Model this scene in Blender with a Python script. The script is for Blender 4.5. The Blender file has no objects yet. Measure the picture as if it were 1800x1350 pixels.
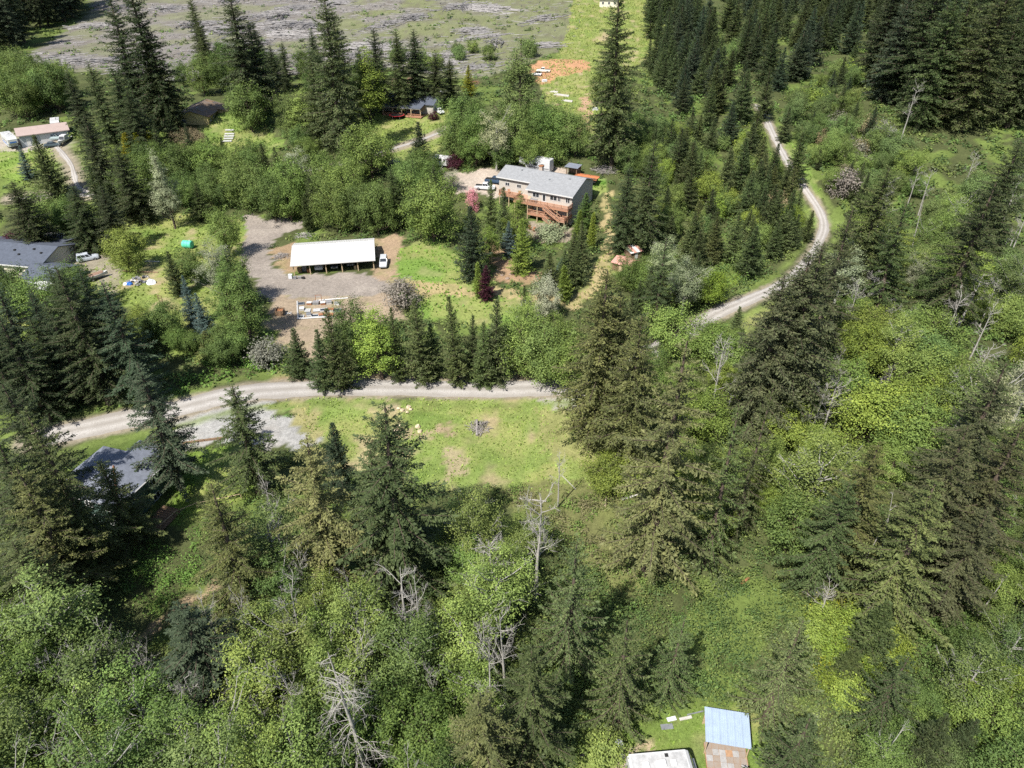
import bpy, math, random
import numpy as np
from mathutils import Vector, Matrix
R = math.radians
rng = np.random.default_rng(7)
rnd = random.Random(11)
S = bpy.context.scene
COL = S.collection

# ---------------------------------------------------------------- camera, sky, sun, exposure
CAM_H = 71.0
PITCH = R(34.0)
cam = bpy.data.cameras.new('camera')
cam.sensor_width = 36.0
cam.lens = 36.0 * 1248 / 1800
cam.clip_start = 0.5
cam.clip_end = 6000
cam_o = bpy.data.objects.new('camera', cam)
COL.objects.link(cam_o)
cam_o.location = (0, 0, CAM_H)
cam_o.rotation_euler = (R(90) - PITCH, 0, 0)
S.camera = cam_o

SUN_DIR = Vector((0.42, 0.62, -1.0)).normalized()
W = bpy.data.worlds.new('World')
S.world = W
W.use_nodes = True
nt = W.node_tree
sky = nt.nodes.new('ShaderNodeTexSky')
sky.sky_type = 'NISHITA'
sky.sun_disc = False
sky.sun_elevation = math.asin(-SUN_DIR.z)
sky.sun_rotation = math.atan2(-SUN_DIR.x, -SUN_DIR.y)
nt.nodes['Background'].inputs[1].default_value = 0.085
nt.links.new(sky.outputs[0], nt.nodes['Background'].inputs[0])
sun = bpy.data.lights.new('sun', 'SUN')
sun.energy = 5.0
sun.angle = R(0.55)
sun.color = (1.0, 0.96, 0.90)
sun_o = bpy.data.objects.new('sun', sun)
COL.objects.link(sun_o)
sun_o.location = (-60, -60, 120)
sun_o.rotation_euler = SUN_DIR.to_track_quat('-Z', 'Y').to_euler()
S.view_settings.view_transform = 'Standard'
S.view_settings.look = 'None'
S.view_settings.exposure = 0.84
S.view_settings.gamma = 1
S.cycles.use_denoising = False
S.cycles.max_bounces = 4
S.cycles.diffuse_bounces = 2
S.cycles.transmission_bounces = 2
S.cycles.transparent_max_bounces = 4
S.cycles.sample_clamp_indirect = 4
S.cycles.use_adaptive_sampling = True
S.cycles.adaptive_threshold = 0.015

# ---------------------------------------------------------------- land form
PROF = [(-300, -3), (20, -2.2), (60, -1), (95, 0), (110, .2), (130, 1.5), (145, 2), (163, 2.2), (172, 3.2), (182, 5),
        (195, 9), (215, 11.5), (240, 15), (300, 17), (350, 19.5), (450, 28), (600, 46), (900, 95), (1500, 180), (3200, 230)]
_py = np.arange(-300, 3200, 1.0)
_pz = np.interp(_py, [a for a, b in PROF], [b for a, b in PROF])
_k = np.exp(-np.linspace(-2, 2, 13) ** 2)
_k /= _k.sum()
_pz = np.convolve(np.pad(_pz, 6, mode='edge'), _k, 'valid')


def tz(x, y):
    """height of the land at x, y"""
    x = np.asarray(x, float)
    y = np.asarray(y, float)
    return (np.interp(y, _py, _pz) + 0.5 * np.sin(x * .045 + 1.3) * np.sin(y * .038) + 0.35 * np.sin(x * .09 + y * .06))


_f = np.array([0, math.cos(PITCH), -math.sin(PITCH)])
_u = np.array([0, math.sin(PITCH), math.cos(PITCH)])
_T = np.arange(20, 1400, .25)


def gp(px, py, h=0.0):
    """survey: the place whose point h metres above the ground is seen at that spot of the photograph"""
    d = _f + np.array([1., 0, 0]) * (px - 900) / 1248 + _u * (675 - py) / 1248
    x, y, z = d[0] * _T, d[1] * _T, CAM_H + d[2] * _T
    i = int(np.argmax(z - tz(x, y) - h < 0))
    return np.array([x[i], y[i], float(tz(x[i], y[i]))])


def poly(*pts):
    return np.array([gp(*p)[:2] for p in pts])


def inside(P, x, y):
    c = np.zeros(np.shape(x), bool)
    n = len(P)
    for i in range(n):
        x0, y0 = P[i]
        x1, y1 = P[(i + 1) % n]
        if y0 == y1:
            continue
        hit = ((y0 > y) != (y1 > y)) & (x < (x1 - x0) * (y - y0) / (y1 - y0) + x0)
        c ^= hit
    return c


def _hash(i, j, s):
    h = np.sin(i * 127.1 + j * 311.7 + s * 74.7) * 43758.5453
    return h - np.floor(h)


def vnoise(x, y, s=0):
    i = np.floor(x)
    j = np.floor(y)
    fx = x - i
    fy = y - j
    fx = fx * fx * (3 - 2 * fx)
    fy = fy * fy * (3 - 2 * fy)
    return ((_hash(i, j, s) * (1 - fx) + _hash(i + 1, j, s) * fx) * (1 - fy)
            + (_hash(i, j + 1, s) * (1 - fx) + _hash(i + 1, j + 1, s) * fx) * fy)


def fbm(x, y, s=0, o=4):
    t = 0
    a = .5
    for k in range(o):
        t = t + a * vnoise(x, y, s + k)
        x = x * 2.03
        y = y * 2.03
        a *= .5
    return t


def spline(P, step=1.0):
    P = [np.array(p, float) for p in P]
    Q = [2 * P[0] - P[1]] + P + [2 * P[-1] - P[-2]]
    out = []
    for i in range(1, len(Q) - 2):
        n = max(2, int(np.linalg.norm(Q[i + 1] - Q[i]) / step))
        for k in range(n):
            t = k / n
            out.append(.5 * (2 * Q[i] + (Q[i + 1] - Q[i - 1]) * t + (2 * Q[i - 1] - 5 * Q[i] + 4 * Q[i + 1] - Q[i + 2]) * t * t
                             + (3 * Q[i] - Q[i - 1] - 3 * Q[i + 1] + Q[i + 2]) * t ** 3))
    out.append(Q[-2])
    return np.array(out)


# ---------------------------------------------------------------- materials
MATS = {}


def nodes(name):
    m = bpy.data.materials.new(name)
    m.use_nodes = True
    b = m.node_tree.nodes['Principled BSDF']
    return m, m.node_tree.nodes, m.node_tree.links, b


def mat(name, col, rough=.7, metal=0.0, noise=.25, scale=3.0, bump=0.0, spec=.3, stretch=None, col2=None):
    """plain painted or weathered surface: a colour broken up by two scales of noise"""
    if name in MATS:
        return MATS[name]
    m, N, L, b = nodes(name)
    tc = N.new('ShaderNodeTexCoord')
    src = tc.outputs['Object']
    if stretch:
        mp = N.new('ShaderNodeMapping')
        mp.inputs['Scale'].default_value = stretch
        L.new(src, mp.inputs['Vector'])
        src = mp.outputs[0]
    n1 = N.new('ShaderNodeTexNoise')
    n1.inputs['Scale'].default_value = scale
    n1.inputs['Detail'].default_value = 8
    n1.inputs['Roughness'].default_value = .7
    L.new(src, n1.inputs['Vector'])
    rp = N.new('ShaderNodeMapRange')
    rp.inputs['From Min'].default_value = .3
    rp.inputs['From Max'].default_value = .7
    L.new(n1.outputs['Fac'], rp.inputs[0])
    mx = N.new('ShaderNodeMix')
    mx.data_type = 'RGBA'
    c = np.array(col)
    d = np.array(col2) if col2 is not None else c * (1 - noise)
    mx.inputs[6].default_value = (*d, 1)
    mx.inputs[7].default_value = (*(np.minimum(c * (1 + noise * .35), .95) if col2 is None else c), 1)
    L.new(rp.outputs[0], mx.inputs[0])
    L.new(mx.outputs[2], b.inputs['Base Color'])
    b.inputs['Roughness'].default_value = rough
    b.inputs['Metallic'].default_value = metal
    b.inputs['Specular IOR Level'].default_value = spec
    if bump:
        bp = N.new('ShaderNodeBump')
        bp.inputs['Strength'].default_value = bump
        bp.inputs['Distance'].default_value = .03
        L.new(n1.outputs['Fac'], bp.inputs['Height'])
        L.new(bp.outputs[0], b.inputs['Normal'])
    MATS[name] = m
    return m


def foliage_material(name, per_face):
    m, N, L, b = nodes(name)
    if per_face:
        at = N.new('ShaderNodeAttribute')
        at.attribute_name = 'col'
        base = at.outputs['Color']
    else:
        oi = N.new('ShaderNodeObjectInfo')
        base = oi.outputs['Color']
    va = N.new('ShaderNodeAttribute')
    va.attribute_name = 'var'
    rp = N.new('ShaderNodeMapRange')
    rp.inputs['To Min'].default_value = .55
    rp.inputs['To Max'].default_value = 1.45
    L.new(va.outputs['Fac'], rp.inputs[0])
    mul = N.new('ShaderNodeVectorMath')
    mul.operation = 'SCALE'
    L.new(base, mul.inputs[0])
    L.new(rp.outputs[0], mul.inputs['Scale'])
    hs = N.new('ShaderNodeHueSaturation')
    rp2 = N.new('ShaderNodeMapRange')
    rp2.inputs['To Min'].default_value = .515
    rp2.inputs['To Max'].default_value = .485
    L.new(va.outputs['Fac'], rp2.inputs[0])
    L.new(rp2.outputs[0], hs.inputs['Hue'])
    L.new(mul.outputs[0], hs.inputs['Color'])
    L.new(hs.outputs[0], b.inputs['Base Color'])
    b.inputs['Roughness'].default_value = .65
    b.inputs['Specular IOR Level'].default_value = .25
    tr = N.new('ShaderNodeBsdfTranslucent')
    L.new(hs.outputs[0], tr.inputs['Color'])
    ms = N.new('ShaderNodeMixShader')
    ms.inputs[0].default_value = .28
    out = N['Material Output']
    L.new(b.outputs[0], ms.inputs[1])
    L.new(tr.outputs[0], ms.inputs[2])
    L.new(ms.outputs[0], out.inputs['Surface'])
    return m


M_LEAF = foliage_material('leaves', False)
M_COVER = foliage_material('ground_cover_leaves', True)
M_BARK = mat('bark', (.10, .075, .055), .9, noise=.5, scale=4, bump=.6, stretch=(1, 1, .2))
M_PALEBARK = mat('pale_bark', (.33, .315, .285), .85, noise=.5, scale=2.5, bump=.3)
M_DEAD = mat('dead_wood', (.34, .32, .285), .85, noise=.45, scale=3, bump=.3)
M_GREYDEAD = mat('weathered_wood', (.27, .245, .225), .9, noise=.5, scale=2, bump=.3)


# ---------------------------------------------------------------- object helpers
def mesh_np(name, V, F, m, var=None, col=None, smooth=False):
    """mesh from numpy: V (n,3), F (k,4) or (k,3)"""
    me = bpy.data.meshes.new(name)
    V = np.ascontiguousarray(V, np.float32)
    F = np.ascontiguousarray(F, np.int32)
    k = F.shape[1]
    me.vertices.add(len(V))
    me.vertices.foreach_set('co', V.ravel())
    me.loops.add(F.size)
    me.loops.foreach_set('vertex_index', F.ravel())
    me.polygons.add(len(F))
    me.polygons.foreach_set('loop_start', np.arange(0, F.size, k, dtype=np.int32))
    me.update(calc_edges=True)
    me.polygons.foreach_set('use_smooth', np.full(len(F), smooth))
    if var is not None:
        a = me.attributes.new('var', 'FLOAT', 'FACE')
        a.data.foreach_set('value', np.ascontiguousarray(var, np.float32))
    if col is not None:
        a = me.attributes.new('col', 'FLOAT_COLOR', 'FACE')
        a.data.foreach_set('color', np.ascontiguousarray(np.c_[col, np.ones(len(col))], np.float32).ravel())
    if m:
        me.materials.append(m)
    return me


def link(name, me, parent=None, loc=(0, 0, 0), rot=(0, 0, 0), scale=(1, 1, 1), color=None, label=None, cat=None, group=None, kind=None):
    o = bpy.data.objects.new(name, me)
    COL.objects.link(o)
    o.location = loc
    o.rotation_euler = rot
    o.scale = scale
    if parent:
        o.parent = parent
    if color is not None:
        o.color = (*color, 1)
    for k, v in (('label', label), ('category', cat), ('group', group), ('kind', kind)):
        if v:
            o[k] = v
    return o


def thing(name, label, cat, loc, rz=0.0, group=None):
    return link(name, None, loc=tuple(float(v) for v in loc), rot=(0, 0, rz), label=label, cat=cat, group=group)


# ---------------------------------------------------------------- roads (centre lines on the land)
def line(*pts):
    return [gp(*p)[:2] for p in pts]


ROADS = {
    'gravel_road': (line((60, 772), (140, 757), (215, 741), (300, 722), (380, 702), (440, 690), (520, 684), (620, 682), (740, 683), (860, 684), (960, 682),
                         (1040, 672), (1100, 648), (1170, 606), (1220, 576), (1265, 549), (1320, 525), (1375, 500), (1410, 470), (1437, 430), (1448, 400),
                         (1440, 370), (1420, 340), (1396, 305), (1375, 268), (1357, 232), (1345, 205), (1330, 185)), 2.6),
    'gravel_drive': (line((20, 350), (90, 345), (170, 343), (260, 338), (350, 331), (430, 322), (520, 305), (610, 287), (690, 262), (735, 248), (785, 228), (830, 205)), 1.7),
    'shop_drive': (line((92, 250), (112, 272), (126, 292), (131, 312), (138, 330), (160, 342)), 1.6),
}


def road_mesh(pts, half, seed):
    c = spline(pts, 1.0)
    # smooth
    for _ in range(4):
        c[1:-1] = (c[:-2] + 2 * c[1:-1] + c[2:]) / 4
    t = np.gradient(c, axis=0)
    t /= np.linalg.norm(t, axis=1)[:, None]
    n = np.c_[t[:, 1], -t[:, 0]]
    K = 9
    rr = np.random.default_rng(seed)
    jl = np.convolve(rr.normal(0, .35, len(c) + 4), np.ones(5) / 5, 'valid')
    jr = np.convolve(rr.normal(0, .35, len(c) + 4), np.ones(5) / 5, 'valid')
    V, U = [], []
    half = half * (1 - .58 * np.clip((c[:, 1] - 112) / 35, 0, 1))
    for k in range(K):
        s = -1 + 2 * k / (K - 1)
        off = s * half + (jr if s > .9 else jl * 1 if s < -.9 else 0)
        p = c + n * np.reshape(off * np.ones(len(c)), (-1, 1))
        z = tz(p[:, 0], p[:, 1]) + .09 + .05 * (1 - s * s) - (.10 if abs(s) > .9 else 0)
        V.append(np.c_[p, z])
        U.append(np.full(len(c), s))
    V = np.stack(V, 1).reshape(-1, 3)
    U = np.stack(U, 1).ravel()
    F = [[i * K + j, i * K + j + 1, (i + 1) * K + j + 1, (i + 1) * K + j] for i in range(len(c) - 1) for j in range(K - 1)]
    return c, V, np.array(F), U


def road_dist(c, x, y):
    d = np.full(np.shape(x), 1e9)
    for i in range(0, len(c), 2):
        d = np.minimum(d, (x - c[i, 0]) ** 2 + (y - c[i, 1]) ** 2)
    return np.sqrt(d)


def gravel_material(name, a, b_, c_):
    m, N, L, b = nodes(name)
    g = N.new('ShaderNodeNewGeometry')
    at = N.new('ShaderNodeAttribute')
    at.attribute_name = 'across'

    def noise(sc, det=6):
        n = N.new('ShaderNodeTexNoise')
        n.inputs['Scale'].default_value = sc
        n.inputs['Detail'].default_value = det
        n.inputs['Roughness'].default_value = .65
        L.new(g.outputs['Position'], n.inputs['Vector'])
        return n
    n1, n2 = noise(.25), noise(5, 10)
    # two packed wheel tracks
    ab = N.new('ShaderNodeMath'); ab.operation = 'ABSOLUTE'; L.new(at.outputs['Fac'], ab.inputs[0])
    sb = N.new('ShaderNodeMath'); sb.operation = 'SUBTRACT'; L.new(ab.outputs[0], sb.inputs[0]); sb.inputs[1].default_value = .42
    ab2 = N.new('ShaderNodeMath'); ab2.operation = 'ABSOLUTE'; L.new(sb.outputs[0], ab2.inputs[0])
    ad = N.new('ShaderNodeMath'); ad.operation = 'MULTIPLY_ADD'; L.new(n1.outputs['Fac'], ad.inputs[0]); ad.inputs[1].default_value = .7; L.new(ab2.outputs[0], ad.inputs[2])
    rp = N.new('ShaderNodeMapRange'); rp.inputs['From Min'].default_value = .35; rp.inputs['From Max'].default_value = .75; L.new(ad.outputs[0], rp.inputs[0])
    mx = N.new('ShaderNodeMix'); mx.data_type = 'RGBA'
    mx.inputs[6].default_value = (*a, 1); mx.inputs[7].default_value = (*b_, 1)
    L.new(rp.outputs[0], mx.inputs[0])
    mx2 = N.new('ShaderNodeMix'); mx2.data_type = 'RGBA'
    rp3 = N.new('ShaderNodeMapRange'); rp3.inputs['From Min'].default_value = .45; rp3.inputs['From Max'].default_value = .75; L.new(n2.outputs['Fac'], rp3.inputs[0])
    L.new(rp3.outputs[0], mx2.inputs[0]); L.new(mx.outputs[2], mx2.inputs[6]); mx2.inputs[7].default_value = (*c_, 1)
    L.new(mx2.outputs[2], b.inputs['Base Color'])
    b.inputs['Roughness'].default_value = .95
    b.inputs['Specular IOR Level'].default_value = .1
    bp = N.new('ShaderNodeBump'); bp.inputs['Strength'].default_value = .5; bp.inputs['Distance'].default_value = .05
    L.new(n2.outputs['Fac'], bp.inputs['Height']); L.new(bp.outputs[0], b.inputs['Normal'])
    return m


M_GRAVEL = gravel_material('road_gravel', (.37, .35, .325), (.255, .235, .21), (.20, .185, .165))
ROADC = {}
for i, (nm, (pts, half)) in enumerate(ROADS.items()):
    c, V, F, U = road_mesh(pts, half, i)
    ROADC[nm] = (c, half)
    me = mesh_np(nm, V, F, M_GRAVEL, smooth=True)
    a = me.attributes.new('across', 'FLOAT', 'POINT')
    a.data.foreach_set('value', U.astype(np.float32))
    link(nm, me, kind='structure', label={'gravel_road': 'pale gravel road curving across the picture and up the right side', 'gravel_drive': 'narrow grey gravel lane through the trees to the back house',
                                          'shop_drive': 'short gravel drive leading up to the shop'}[nm])

# ---------------------------------------------------------------- the ground sheet
AREAS = {
    'clearcut': poly((0, 130), (60, 90), (160, 20), (160, -60), (1000, -60), (1040, 10), (1030, 60), (960, 100), (850, 135), (760, 140), (640, 110), (520, 130), (330, 140), (160, 125), (60, 140)),
    'far_green': poly((980, 100), (1000, 40), (1010, -20), (1200, -20), (1190, 60), (1130, 110), (1080, 140), (1075, 230), (1010, 240), (960, 180), (940, 120)),
    'far_dirt': poly((930, 118), (945, 106), (1030, 106), (1040, 122), (990, 133), (950, 150), (938, 138)),
    'far_dirt2': poly((1018, 170), (1036, 170), (1040, 225), (1024, 235)),
    'back_lawn': poly((660, 195), (690, 212), (790, 190), (800, 225), (735, 290), (670, 270), (640, 240)),
    'house_pad': poly((760, 330), (785, 305), (880, 296), (940, 285), (1010, 300), (1000, 320), (925, 335), (890, 340), (860, 345), (830, 342)),
    'house_lawn': poly((1030, 316), (1065, 312), (1070, 335), (1040, 345)),
    'patio': poly((918, 392), (1010, 398), (1000, 420), (950, 432), (920, 415)),
    'bank_soil': poly((850, 420), (885, 425), (905, 480), (955, 478), (940, 500), (870, 495), (862, 460)),
    'yard': poly((432, 382), (530, 386), (528, 400), (490, 415), (478, 440), (486, 470), (510, 484), (690, 478), (665, 420), (700, 415), (716, 455), (718, 490), (690, 515), (660, 530), (600, 548), (520, 560), (480, 545), (450, 500), (428, 460), (426, 410)),
    'yard_soil': poly((480, 440), (520, 425), (530, 470), (500, 485)),
    'soil_right': poly((655, 420), (700, 410), (725, 470), (715, 510), (655, 480)),
    'scrap_soil': poly((480, 520), (700, 520), (720, 560), (600, 570), (560, 600), (600, 640), (530, 640), (470, 570)),
    'mid_grass': poly((700, 440), (760, 420), (830, 470), (870, 520), (960, 520), (920, 580), (760, 570), (700, 520)),
    'mid_grass2': poly((1010, 520), (1060, 440), (1075, 440), (1075, 480), (1040, 530), (1000, 550)),
    'soil_path': poly((705, 492), (760, 498), (850, 510), (930, 510), (1000, 530), (1045, 490), (1060, 430), (1060, 340), (1078, 330), (1080, 420), (1062, 500), (1020, 550), (930, 528), (840, 524), (740, 516), (700, 510)),
    'left_lawn': poly((190, 400), (300, 375), (430, 390), (430, 480), (400, 560), (390, 640), (300, 620), (230, 545), (180, 500), (150, 520), (150, 470)),
    'left_drive': poly((60, 440), (120, 425), (180, 440), (215, 470), (220, 520), (180, 505), (160, 480), (90, 470)),
    'left_lawn2': poly((-40, 490), (60, 500), (110, 530), (100, 640), (60, 660), (-40, 620)),
    'shop_gravel': poly((-20, 236), (120, 234), (125, 262), (60, 272), (-20, 268)),
    'shop_lawn': poly((-20, 268), (100, 262), (110, 290), (40, 320), (-20, 310)),
    'yellow_lawn': poly((355, 205), (420, 195), (500, 250), (470, 285), (400, 270), (350, 245)),
    'field': poly((545, 698), (700, 697), (900, 700), (1020, 700), (1100, 740), (1130, 810), (1090, 870), (980, 870), (880, 855), (790, 850), (720, 870), (560, 820), (535, 745)),
    'field_soil': poly((774, 742), (792, 744), (820, 768), (806, 771), (778, 758)),
    'field_bare': poly((795, 790), (816, 786), (828, 806), (810, 832), (784, 838)),
    'field_scrape': poly((675, 699), (693, 699), (702, 720), (690, 722)),
    'field_worn': poly((690, 744), (772, 750), (766, 768), (700, 760)),
    'field_dry': poly((940, 715), (1000, 735), (1070, 745), (1100, 800), (1040, 830), (960, 790)),
    'pullout': poly((280, 728), (330, 712), (420, 694), (500, 696), (465, 706), (475, 735), (520, 745), (562, 762), (530, 790), (470, 798), (400, 772), (330, 780), (300, 765)),
    'pull_dry': poly((455, 705), (545, 700), (552, 770), (520, 768), (525, 722), (505, 708), (470, 716)),
    'pull_green': poly((468, 712), (505, 704), (520, 718), (505, 742), (488, 732), (462, 722)),
    'road_apron': poly((940, 696), (1030, 688), (1120, 680), (1110, 720), (1040, 732), (985, 724), (955, 708)),
    'road_bank': poly((480, 655), (620, 650), (1010, 655), (1010, 668), (620, 670), (480, 680)),
    'low_lawn': poly((285, 835), (330, 790), (420, 780), (470, 800), (440, 860), (400, 900), (300, 910)),
    'low_lawn2': poly((140, 760), (300, 752), (300, 790), (150, 800)),
    'low_trail': poly((225, 1125), (270, 1080), (340, 1040), (385, 1025), (388, 1045), (320, 1075), (260, 1115), (235, 1140)),
    'rv_lawn': poly((1010, 1290), (1080, 1270), (1160, 1250), (1240, 1232), (1340, 1240), (1350, 1300), (1340, 1380), (1000, 1380)),
    'rv_soil': poly((1125, 1290), (1165, 1285), (1172, 1300), (1130, 1305)),
    'rv_soil2': poly((1072, 1315), (1100, 1305), (1125, 1310), (1110, 1340), (1085, 1360)),
    'woods_brown': poly((880, 860), (960, 850), (1120, 850), (1160, 920), (1170, 1010), (1120, 1050), (1040, 1000), (980, 930), (900, 900)),
    'road_verge': poly((1440, 400), (1470, 390), (1400, 260), (1370, 225), (1380, 280), (1430, 350)),
    'verge2': poly((1260, 590), (1400, 505), (1420, 530), (1330, 580), (1290, 610)),
}
C_FOREST = np.array((.062, .072, .028))
AREA_COL = {
    'clearcut': (.155, .143, .128), 'far_green': (.16, .19, .055), 'far_dirt': (.36, .20, .11), 'far_dirt2': (.33, .22, .14), 'back_lawn': (.15, .19, .05),
    'house_pad': (.33, .275, .225), 'house_lawn': (.09, .17, .03), 'patio': (.24, .20, .15), 'bank_soil': (.27, .18, .11), 'yard': (.215, .187, .16),
    'yard_soil': (.25, .18, .11), 'soil_right': (.26, .19, .125), 'scrap_soil': (.26, .205, .145), 'mid_grass': (.12, .19, .04), 'mid_grass2': (.17, .185, .065), 'soil_path': (.29, .235, .12),
    'left_lawn': (.15, .19, .05), 'left_drive': (.22, .195, .145), 'left_lawn2': (.15, .19, .04), 'shop_gravel': (.28, .25, .21), 'shop_lawn': (.13, .19, .04),
    'yellow_lawn': (.13, .18, .045), 'field': (.155, .205, .055), 'field_soil': (.29, .22, .145), 'field_bare': (.25, .215, .125), 'field_scrape': (.33, .25, .18), 'field_worn': (.27, .225, .13), 'field_dry': (.215, .215, .085), 'pullout': (.27, .265, .25), 'pull_dry': (.24, .22, .10), 'pull_green': (.08, .15, .03), 'road_apron': (.27, .25, .22),
    'road_bank': (.24, .185, .11), 'low_lawn': (.11, .17, .03), 'low_lawn2': (.07, .10, .025), 'low_trail': (.24, .18, .11), 'rv_lawn': (.12, .17, .04), 'rv_soil': (.33, .26, .17), 'rv_soil2': (.30, .25, .17),
    'woods_brown': (.125, .13, .05), 'road_verge': (.12, .19, .04), 'verge2': (.14, .17, .05),
}
GRASSY = {'far_green', 'back_lawn', 'house_lawn', 'mid_grass', 'mid_grass2', 'left_lawn', 'left_lawn2', 'shop_lawn', 'yellow_lawn', 'field', 'low_lawn', 'rv_lawn', 'road_verge', 'verge2', 'pull_green'}


def axis(segs):
    out = []
    for a, b, s in segs:
        out += list(np.arange(a, b, s))
    return np.array(out + [segs[-1][1]])


gx = axis([(-3000, -600, 120), (-600, -280, 14), (-280, -150, 3), (-150, -115, 1.6), (-115, 90, .85), (90, 160, 2), (160, 280, 3), (280, 600, 14), (600, 3000, 120)])
gy = axis([(-400, 20, 25), (20, 30, 2), (30, 200, .85), (200, 260, 1.4), (260, 340, 2), (340, 520, 4), (520, 900, 16), (900, 3100, 90)])
X, Y = np.meshgrid(gx, gy)
wx = X + 2.6 * (fbm(X * .22, Y * .22, 3) - .47) * 2 + 1.2 * (fbm(X * .9, Y * .9, 9) - .47) * 2
wy = Y + 2.6 * (fbm(X * .22 + 40, Y * .22, 5) - .47) * 2 + 1.2 * (fbm(X * .9 + 30, Y * .9, 12) - .47) * 2
big = fbm(X * .05, Y * .05, 21)
med = fbm(X * .35, Y * .35, 22)
fin = fbm(X * 1.1, Y * 1.1, 23)
C = np.ones(X.shape + (3,)) * C_FOREST
C *= (.6 + .9 * med)[..., None]
gr = (fbm(X * .12, Y * .12, 31) > .56)
C = np.where(gr[..., None], np.array((.10, .135, .035)) * (.7 + .6 * med)[..., None], C)
AREA_IN = {}
for nm, P in AREAS.items():
    msk = inside(P, wx, wy)
    c = np.array(AREA_COL[nm]) * np.ones(X.shape + (3,))
    if nm in GRASSY:
        k = np.clip((fbm(X * .16, Y * .16, 41) - .44) * 5, 0, 1)[..., None]
        c = c * (1 - .5 * k) + .5 * k * np.array((.25, .235, .09))
        k = np.clip((fbm(X * .3 + 9, Y * .3, 47) - .55) * 7, 0, 1)[..., None] * (.7 if nm in ('field', 'left_lawn', 'far_green', 'mid_grass2') else .3)
        c = c * (1 - k) + k * np.array((.31, .235, .15))
        k = np.clip((fbm(X * .25 + 5, Y * .25, 53) - .53) * 6, 0, 1)[..., None]
        c = c * (1 - .55 * k) + .55 * k * np.array((.075, .135, .025))
    elif nm == 'clearcut':
        k = np.clip((fbm(X * .06, Y * .08, 61) - .43) * 6, 0, 1)[..., None]
        k = np.clip(k + np.clip((X + 75) / 90, -.35, .9)[..., None], 0, 1)
        c = c * (1 - .8 * k) + .8 * k * np.array((.135, .15, .06))
        k = np.clip((fbm(X * .3, Y * .3, 62) - .5) * 7, 0, 1)[..., None]
        c = c * (1 - .5 * k) + .5 * k * np.array((.10, .085, .07))
    elif nm in ('yard', 'pullout', 'house_pad'):
        k = np.clip((fbm(X * .15, Y * .3, 71) - .45) * 5, 0, 1)[..., None]
        c = c * (1 - .35 * k) + .35 * k * np.array((.30, .265, .225))
    else:
        k = np.clip((fbm(X * .3, Y * .3, 73) - .5) * 6, 0, 1)[..., None]
        c = c * (1 - .45 * k) + .45 * k * np.array((.14, .16, .05))
    c = c * (.72 + .36 * med + .24 * fin)[..., None]
    C = np.where(msk[..., None], c, C)
for nm, (c, half) in ROADC.items():
    sel = (np.abs(X) < 280) & (Y > 30) & (Y < 520)
    d = np.full(X.shape, 99.)
    d[sel] = road_dist(c, X[sel], Y[sel])
    half_ = half * (1 - .6 * np.clip((Y - 112) / 35, 0, 1)) if nm == 'gravel_road' else half
    e = half_ + .3 + 1.3 * (fbm(X * .5, Y * .5, 80) - .3)
    k = np.clip((e + .6 - d) / .8, 0, 1)[..., None]
    C = C * (1 - k) + k * np.array((.22, .19, .14)) * (.8 + .4 * med)[..., None]
    k = (np.clip((e + 3.2 - d) / 1.2, 0, 1) * np.clip((d - e - .6), 0, 1))[..., None] * .75
    C = C * (1 - k) + k * np.array((.125, .165, .045)) * (.6 + .8 * med)[..., None]
Z = tz(X, Y) + .12 * (fbm(X * .4, Y * .4, 90) - .47) * (np.abs(X) < 200)
ny, nx = X.shape
idx = np.arange(nx * ny).reshape(ny, nx)
GF = np.stack([idx[:-1, :-1], idx[:-1, 1:], idx[1:, 1:], idx[1:, :-1]], -1).reshape(-1, 4)


def ground_material():
    m, N, L, b = nodes('ground_soil_and_grass')
    at = N.new('ShaderNodeAttribute')
    at.attribute_name = 'col'
    g = N.new('ShaderNodeNewGeometry')
    outs = []
    for sc, lo, hi in ((1.6, .72, 1.3), (7., .6, 1.4)):
        n = N.new('ShaderNodeTexNoise')
        n.inputs['Scale'].default_value = sc
        n.inputs['Detail'].default_value = 8
        n.inputs['Roughness'].default_value = .75
        L.new(g.outputs['Position'], n.inputs['Vector'])
        r = N.new('ShaderNodeMapRange')
        r.inputs['From Min'].default_value = .3
        r.inputs['From Max'].default_value = .7
        r.inputs['To Min'].default_value = lo
        r.inputs['To Max'].default_value = hi
        L.new(n.outputs['Fac'], r.inputs[0])
        outs.append((n, r))
    mm = N.new('ShaderNodeMath'); mm.operation = 'MULTIPLY'
    L.new(outs[0][1].outputs[0], mm.inputs[0]); L.new(outs[1][1].outputs[0], mm.inputs[1])
    v = N.new('ShaderNodeVectorMath'); v.operation = 'SCALE'
    L.new(at.outputs['Color'], v.inputs[0]); L.new(mm.outputs[0], v.inputs['Scale'])
    L.new(v.outputs[0], b.inputs['Base Color'])
    b.inputs['Roughness'].default_value = .95
    b.inputs['Specular IOR Level'].default_value = .08
    bp = N.new('ShaderNodeBump'); bp.inputs['Strength'].default_value = .7; bp.inputs['Distance'].default_value = .12
    L.new(outs[1][0].outputs['Fac'], bp.inputs['Height']); L.new(bp.outputs[0], b.inputs['Normal'])
    return m


gm = mesh_np('ground', np.stack([X, Y, Z], -1).reshape(-1, 3), GF, ground_material(), smooth=True)
a = gm.attributes.new('col', 'FLOAT_COLOR', 'POINT')
a.data.foreach_set('color', np.concatenate([C, np.ones(C.shape[:2] + (1,))], -1).astype(np.float32).ravel())
link('ground', gm, kind='structure', label='rolling ground of grass, soil and forest floor')


def in_area(x, y, names):
    r = np.zeros(np.shape(x), bool)
    for n in names:
        r |= inside(AREAS[n], x, y)
    return r


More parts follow.
